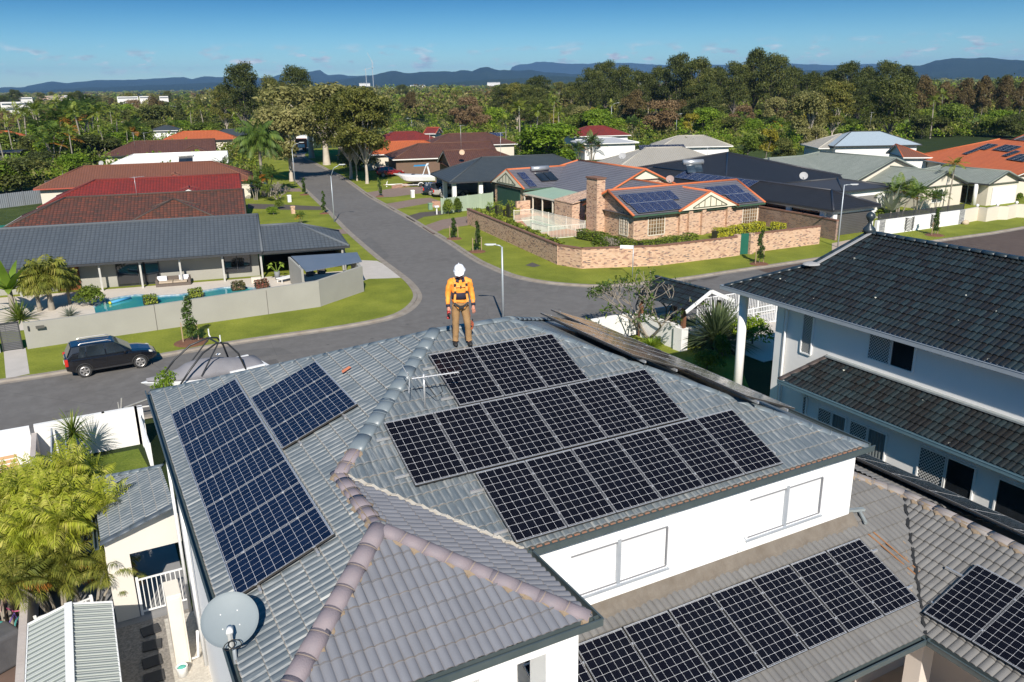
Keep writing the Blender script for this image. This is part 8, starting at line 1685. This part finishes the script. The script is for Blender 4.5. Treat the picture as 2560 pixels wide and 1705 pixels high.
def folds(o,amp,sc,seed):
    for v in o.data.vertices:
        n_=noise.noise(Vector((v.co.x*sc,v.co.y*sc,v.co.z*sc*1.8+seed))); v.co+=v.normal*amp*n_
def densify(o):
    b=bmesh.new(); b.from_mesh(o.data); bmesh.ops.subdivide_edges(b,edges=b.edges[:],cuts=2,use_grid_fill=True); b.normal_update(); b.to_mesh(o.data); b.free(); o.data.update()
tr_o=q.build('trousers',TAN,person,smooth=True); densify(tr_o); folds(tr_o,.016,11,3)
sh_o=[c for c in kids(person) if c.name.startswith('shirt') and 'hem' not in c.name][0]; densify(sh_o); folds(sh_o,.020,12,7)
for s in (-1,1):
    o_=(.03 if s>0 else 0); q=MB(PM); q.tube([(s*.127+o_,.02-o_*1.6,.16),(s*.128+o_,.02-o_*1.6,.07)],[.052,.056],12); q.ell((s*.142+o_,-.055-o_*1.6,.042),(.055,.135,.05),14,8); q.build('boot',M('black_boot',(.014,.014,.015),(.025,.025,.025),10,.6),person,smooth=True)
# harness
q=MB(PM)
def st(P,w=.045,mm=None): 
    for a,b in zip(P[:-1],P[1:]): q.beam(a,b,.012,w,up=(1,0,0)) if False else q.beam(a,b,w,.014,up=(0,-1,.15))
for s in (-1,1): st([(s*.125,-.02,1.50),(s*.13,-.13,1.42),(s*.12,-.155,1.30),(s*.125,-.152,1.15),(s*.14,-.148,1.02),(s*.11,-.15,.93),(s*.05,-.14,.86)])
st([(-.12,-.16,1.34),(0,-.165,1.335),(.12,-.16,1.34)],.035); q.build('harness',STRAP,person)
q=MB(PM)
for s in (-1,1):
    for z in (1.37,1.21): MB(PM).box((s*.122,-.166,z),(.05,.018,.055)).build('harness_buckle',BLKW,person)
    st([(s*.15,-.15,.985),(s*.10,-.16,.93),(s*.03,-.155,.885)],.05)
q.box((0,-.165,.885),(.1,.03,.06)); q.build('leg_strap',BLKW,person); MB(PM).box((0,-.17,1.33),(.03,.02,.05)).build('harness_buckle',BLKW,person)
# head: face, ears, hair and hard hat
hc=Vector((0,-.075,1.615)); TH=PM@Matrix.Translation(hc)@Matrix.Rotation(R_(20),4,'X')@Matrix.Rotation(R_(-9),4,'Y')@Matrix.Rotation(R_(-10),4,'Z')
q=MB(TH); q.ell((0,-.005,0),(.077,.098,.108),18,14); q.ell((0,-.105,-.015),(.014,.022,.024),8,6); q.ell((0,-.075,-.085),(.038,.03,.025),10,6); q.build('face',SKIN,person,smooth=True)
for s in (-1,1): MB(TH).ell((s*.08,.01,-.01),(.012,.022,.034),8,6).build('ear',SKIN,person,smooth=True); MB(TH).ell((s*.03,-.09,.012),(.012,.008,.008),8,6).build('eye',M('eye_dark',(.05,.04,.035)),person,smooth=True)
q=MB(TH); q.slab([(-.07,-.098,-.002),(.07,-.098,-.002),(.068,-.1,.028),(-.068,-.1,.028)],(0,-.008,0)); q.build('dark_glasses',M('sunglass_black',(.01,.01,.012),None,2,.1),person)
q=MB(TH); q.beam((-.022,-.101,-.055),(.022,-.101,-.055),.006,.008); q.build('mouth',M('lip_red',(.28,.07,.06)),person)
q=MB(TH); q.ell((0,.025,.0),(.083,.085,.09),14,8); q.build('hair',M('brown_hair',(.05,.03,.02)),person,smooth=True)
HH=TH@Matrix.Translation((0,.012,.055)); ht=thing('hard_hat','white hard hat worn by the roof worker','hard hat',(0,0,0)); ht.parent=None
q=MB(HH); q.lathe([(.128,-.004),(.128,.004),(.112,.012),(.108,.05),(.092,.09),(.06,.115),(.02,.124),(.002,.124)],(0,0,0),26,Matrix.Diagonal((1,1.18,1,1))); q.slab([(-.115,-.07,.0),(-.085,-.17,-.02),(0,-.205,-.03),(.085,-.17,-.02),(.115,-.07,.0)],(0,0,.012)); q.tube([(0,-.12,.07),(0,-.05,.135),(0,.05,.14),(0,.12,.08)],.014,6); 
bpy.data.objects.remove(ht); hat=q.build('hard_hat',M('white_helmet_plastic',(.82,.83,.86),(.78,.79,.83),2,.3,spec=.6),person,smooth=True)
# drill in his right hand (left in the photo), coil of safety rope at his foot
dr=thing('cordless_drill','red and black cordless drill held in the worker\'s hand','drill',tuple(PM@Vector((-.275,-.14,.78)))); DM=PM@Matrix.Translation((-.275,-.135,.775)); ROOT[dr.name]=Matrix.Translation((PM@Vector((-.275,-.14,.78))))
RED=M('tool_red',(.40,.03,.025),(.34,.03,.025),5,.45)
q=MB(DM); q.tube([(0,.06,.02),(0,-.06,-.01)],[.034,.036],12); q.build('motor_housing',RED,dr,smooth=True); q=MB(DM); q.tube([(0,-.06,-.01),(0,-.13,-.035)],[.026,.016],10); q.tube([(0,-.13,-.035),(0,-.19,-.055)],.005,6); q.build('chuck',BLKW,dr,smooth=True)
q=MB(DM); q.tube([(0,.02,.0),(-.005,.035,-.09)],[.019,.021],10); q.build('handle',BLKW,dr,smooth=True); bevel(MB(DM).box((-.005,.035,-.12),(.07,.10,.045)).build('battery',RED,dr),.01)
rp_=onpl(1176,845,Vector((0,0,E0+.03)),nF); rt=thing('rope_bag','orange and black safety rope hanging behind the worker\'s left knee','rope',tuple(rp_)); 
q=MB(); 
for k in range(3): ring(q,PM@Vector((.20,.08,.36+.03*k)),.07+.01*k,hx*.3+hy,.012,16)
q.tube([PM@Vector((.18,.08,.9)),PM@Vector((.22,.1,.6)),PM@Vector((.2,.1,.42)),PM@Vector((.24,.2,.08)),PM@Vector((.4,.9,.3))],.010,6); q.build('rope_coil',M('orange_rope',(.6,.12,.03),(.05,.04,.04),30,.8),rt,smooth=True)
# ================================================================ FAR BUILDINGS AND CRANES
def farpt(u,v,D):
    d=ray(u,v); h=Vector((d.x,d.y,0)); L=h.length; return CP+d*(D/L)
FWH=M('far_white_building',(.72,.70,.67),(.62,.60,.57),.02,.8); FBE=M('far_beige_building',(.55,.44,.30),(.5,.4,.28),.02,.8); FGL=M('far_window_band',(.10,.13,.16),(.07,.09,.11),.05,.4)
def farbox(label,u0,u1,vt,D,mat,bands=2,depth=30,name='distant_building',cat='building'):
    d0=ray(u0,vt)
    if d0.z<-.002 and D<1500: D=(CP.z-8.5-.004*(u0%3))*math.hypot(d0.x,d0.y)/-d0.z
    a,b=farpt(u0,vt,D),farpt(u1,vt,D); H=max(a.z,b.z)*1.0; depth=min(depth,D*.03); t=thing(name,label,cat,(a.x,a.y,0)); d=(b-a); d.z=0; n=Vector((-d.y,d.x,0)).normalized()
    MB().slab([Vector((a.x,a.y,H)),Vector((b.x,b.y,H)),Vector((b.x,b.y,H))+n*depth,Vector((a.x,a.y,H))+n*depth],(0,0,-H)).build('wall',mat,t)
    for k in range(bands): z=H*(.9-.28*k/max(1,bands)*2); MB().beam(Vector((a.x,a.y,z))-n*.1+d*.04,Vector((b.x,b.y,z))-n*.1-d*.04,.3,H*.07).build('window_band',FGL,t)
    return t
farbox('long white low building on the far left skyline',0,84,256,900,FWH); farbox('white stepped building behind the long white one, far left',45,80,244,1100,FWH,1,40); farbox('beige hospital like block on the far left skyline',118,160,240,1000,FBE,3); farbox('pinkish block left of the beige block',92,120,241,1050,M('far_pink',(.55,.38,.3)),2); farbox('small white tower right of the beige block',160,212,239,1060,FWH,2)
farbox('white low building above the palms, right of the beige block',292,345,242,1000,FWH,1); farbox('second white low building farther right on the left skyline',348,378,241,1020,FWH,1); farbox('third white low building on the left skyline',398,420,241,1010,FWH,1); farbox('white building behind the centre gum crown',970,1012,219,2600,FWH,2); farbox('small white building at the foot of the centre hills',1025,1062,213,3000,FWH,1); farbox('white row of buildings under the centre right hill',1218,1250,206,3600,FWH,1); farbox('white houses on the hillside left of the cranes',898,925,208,3600,FWH,1)
CRN=M('crane_grey',(.42,.44,.47))
for lab,u,v0,v1,jib in (('left white tower crane on the skyline at centre left',916,207,170,(1,.25)),('right white tower crane on the skyline at centre left',933,205,150,(-.5,1))):
    D=2400; a,b=farpt(u,v0,D),farpt(u,v1,D); t=thing('tower_crane',lab,'crane',(a.x,a.y,0)); MB().beam(Vector((a.x,a.y,0)),Vector((a.x,a.y,b.z)),1.3,1.3).build('mast',CRN,t); j=Vector((Rv.x*jib[0],Rv.y*jib[0],jib[1])).normalized(); MB().beam(Vector((a.x,a.y,b.z-4))-j*8,Vector((a.x,a.y,b.z-4))+j*26,.9,.9).build('jib',CRN,t)
# ---------------------------------------------------------------- tidy
for k in PROTO:
    if not USED[k]:
        for c in PANELKIDS.get(PROTO[k].name,[]): bpy.data.objects.remove(c)
        bpy.data.objects.remove(PROTO[k])
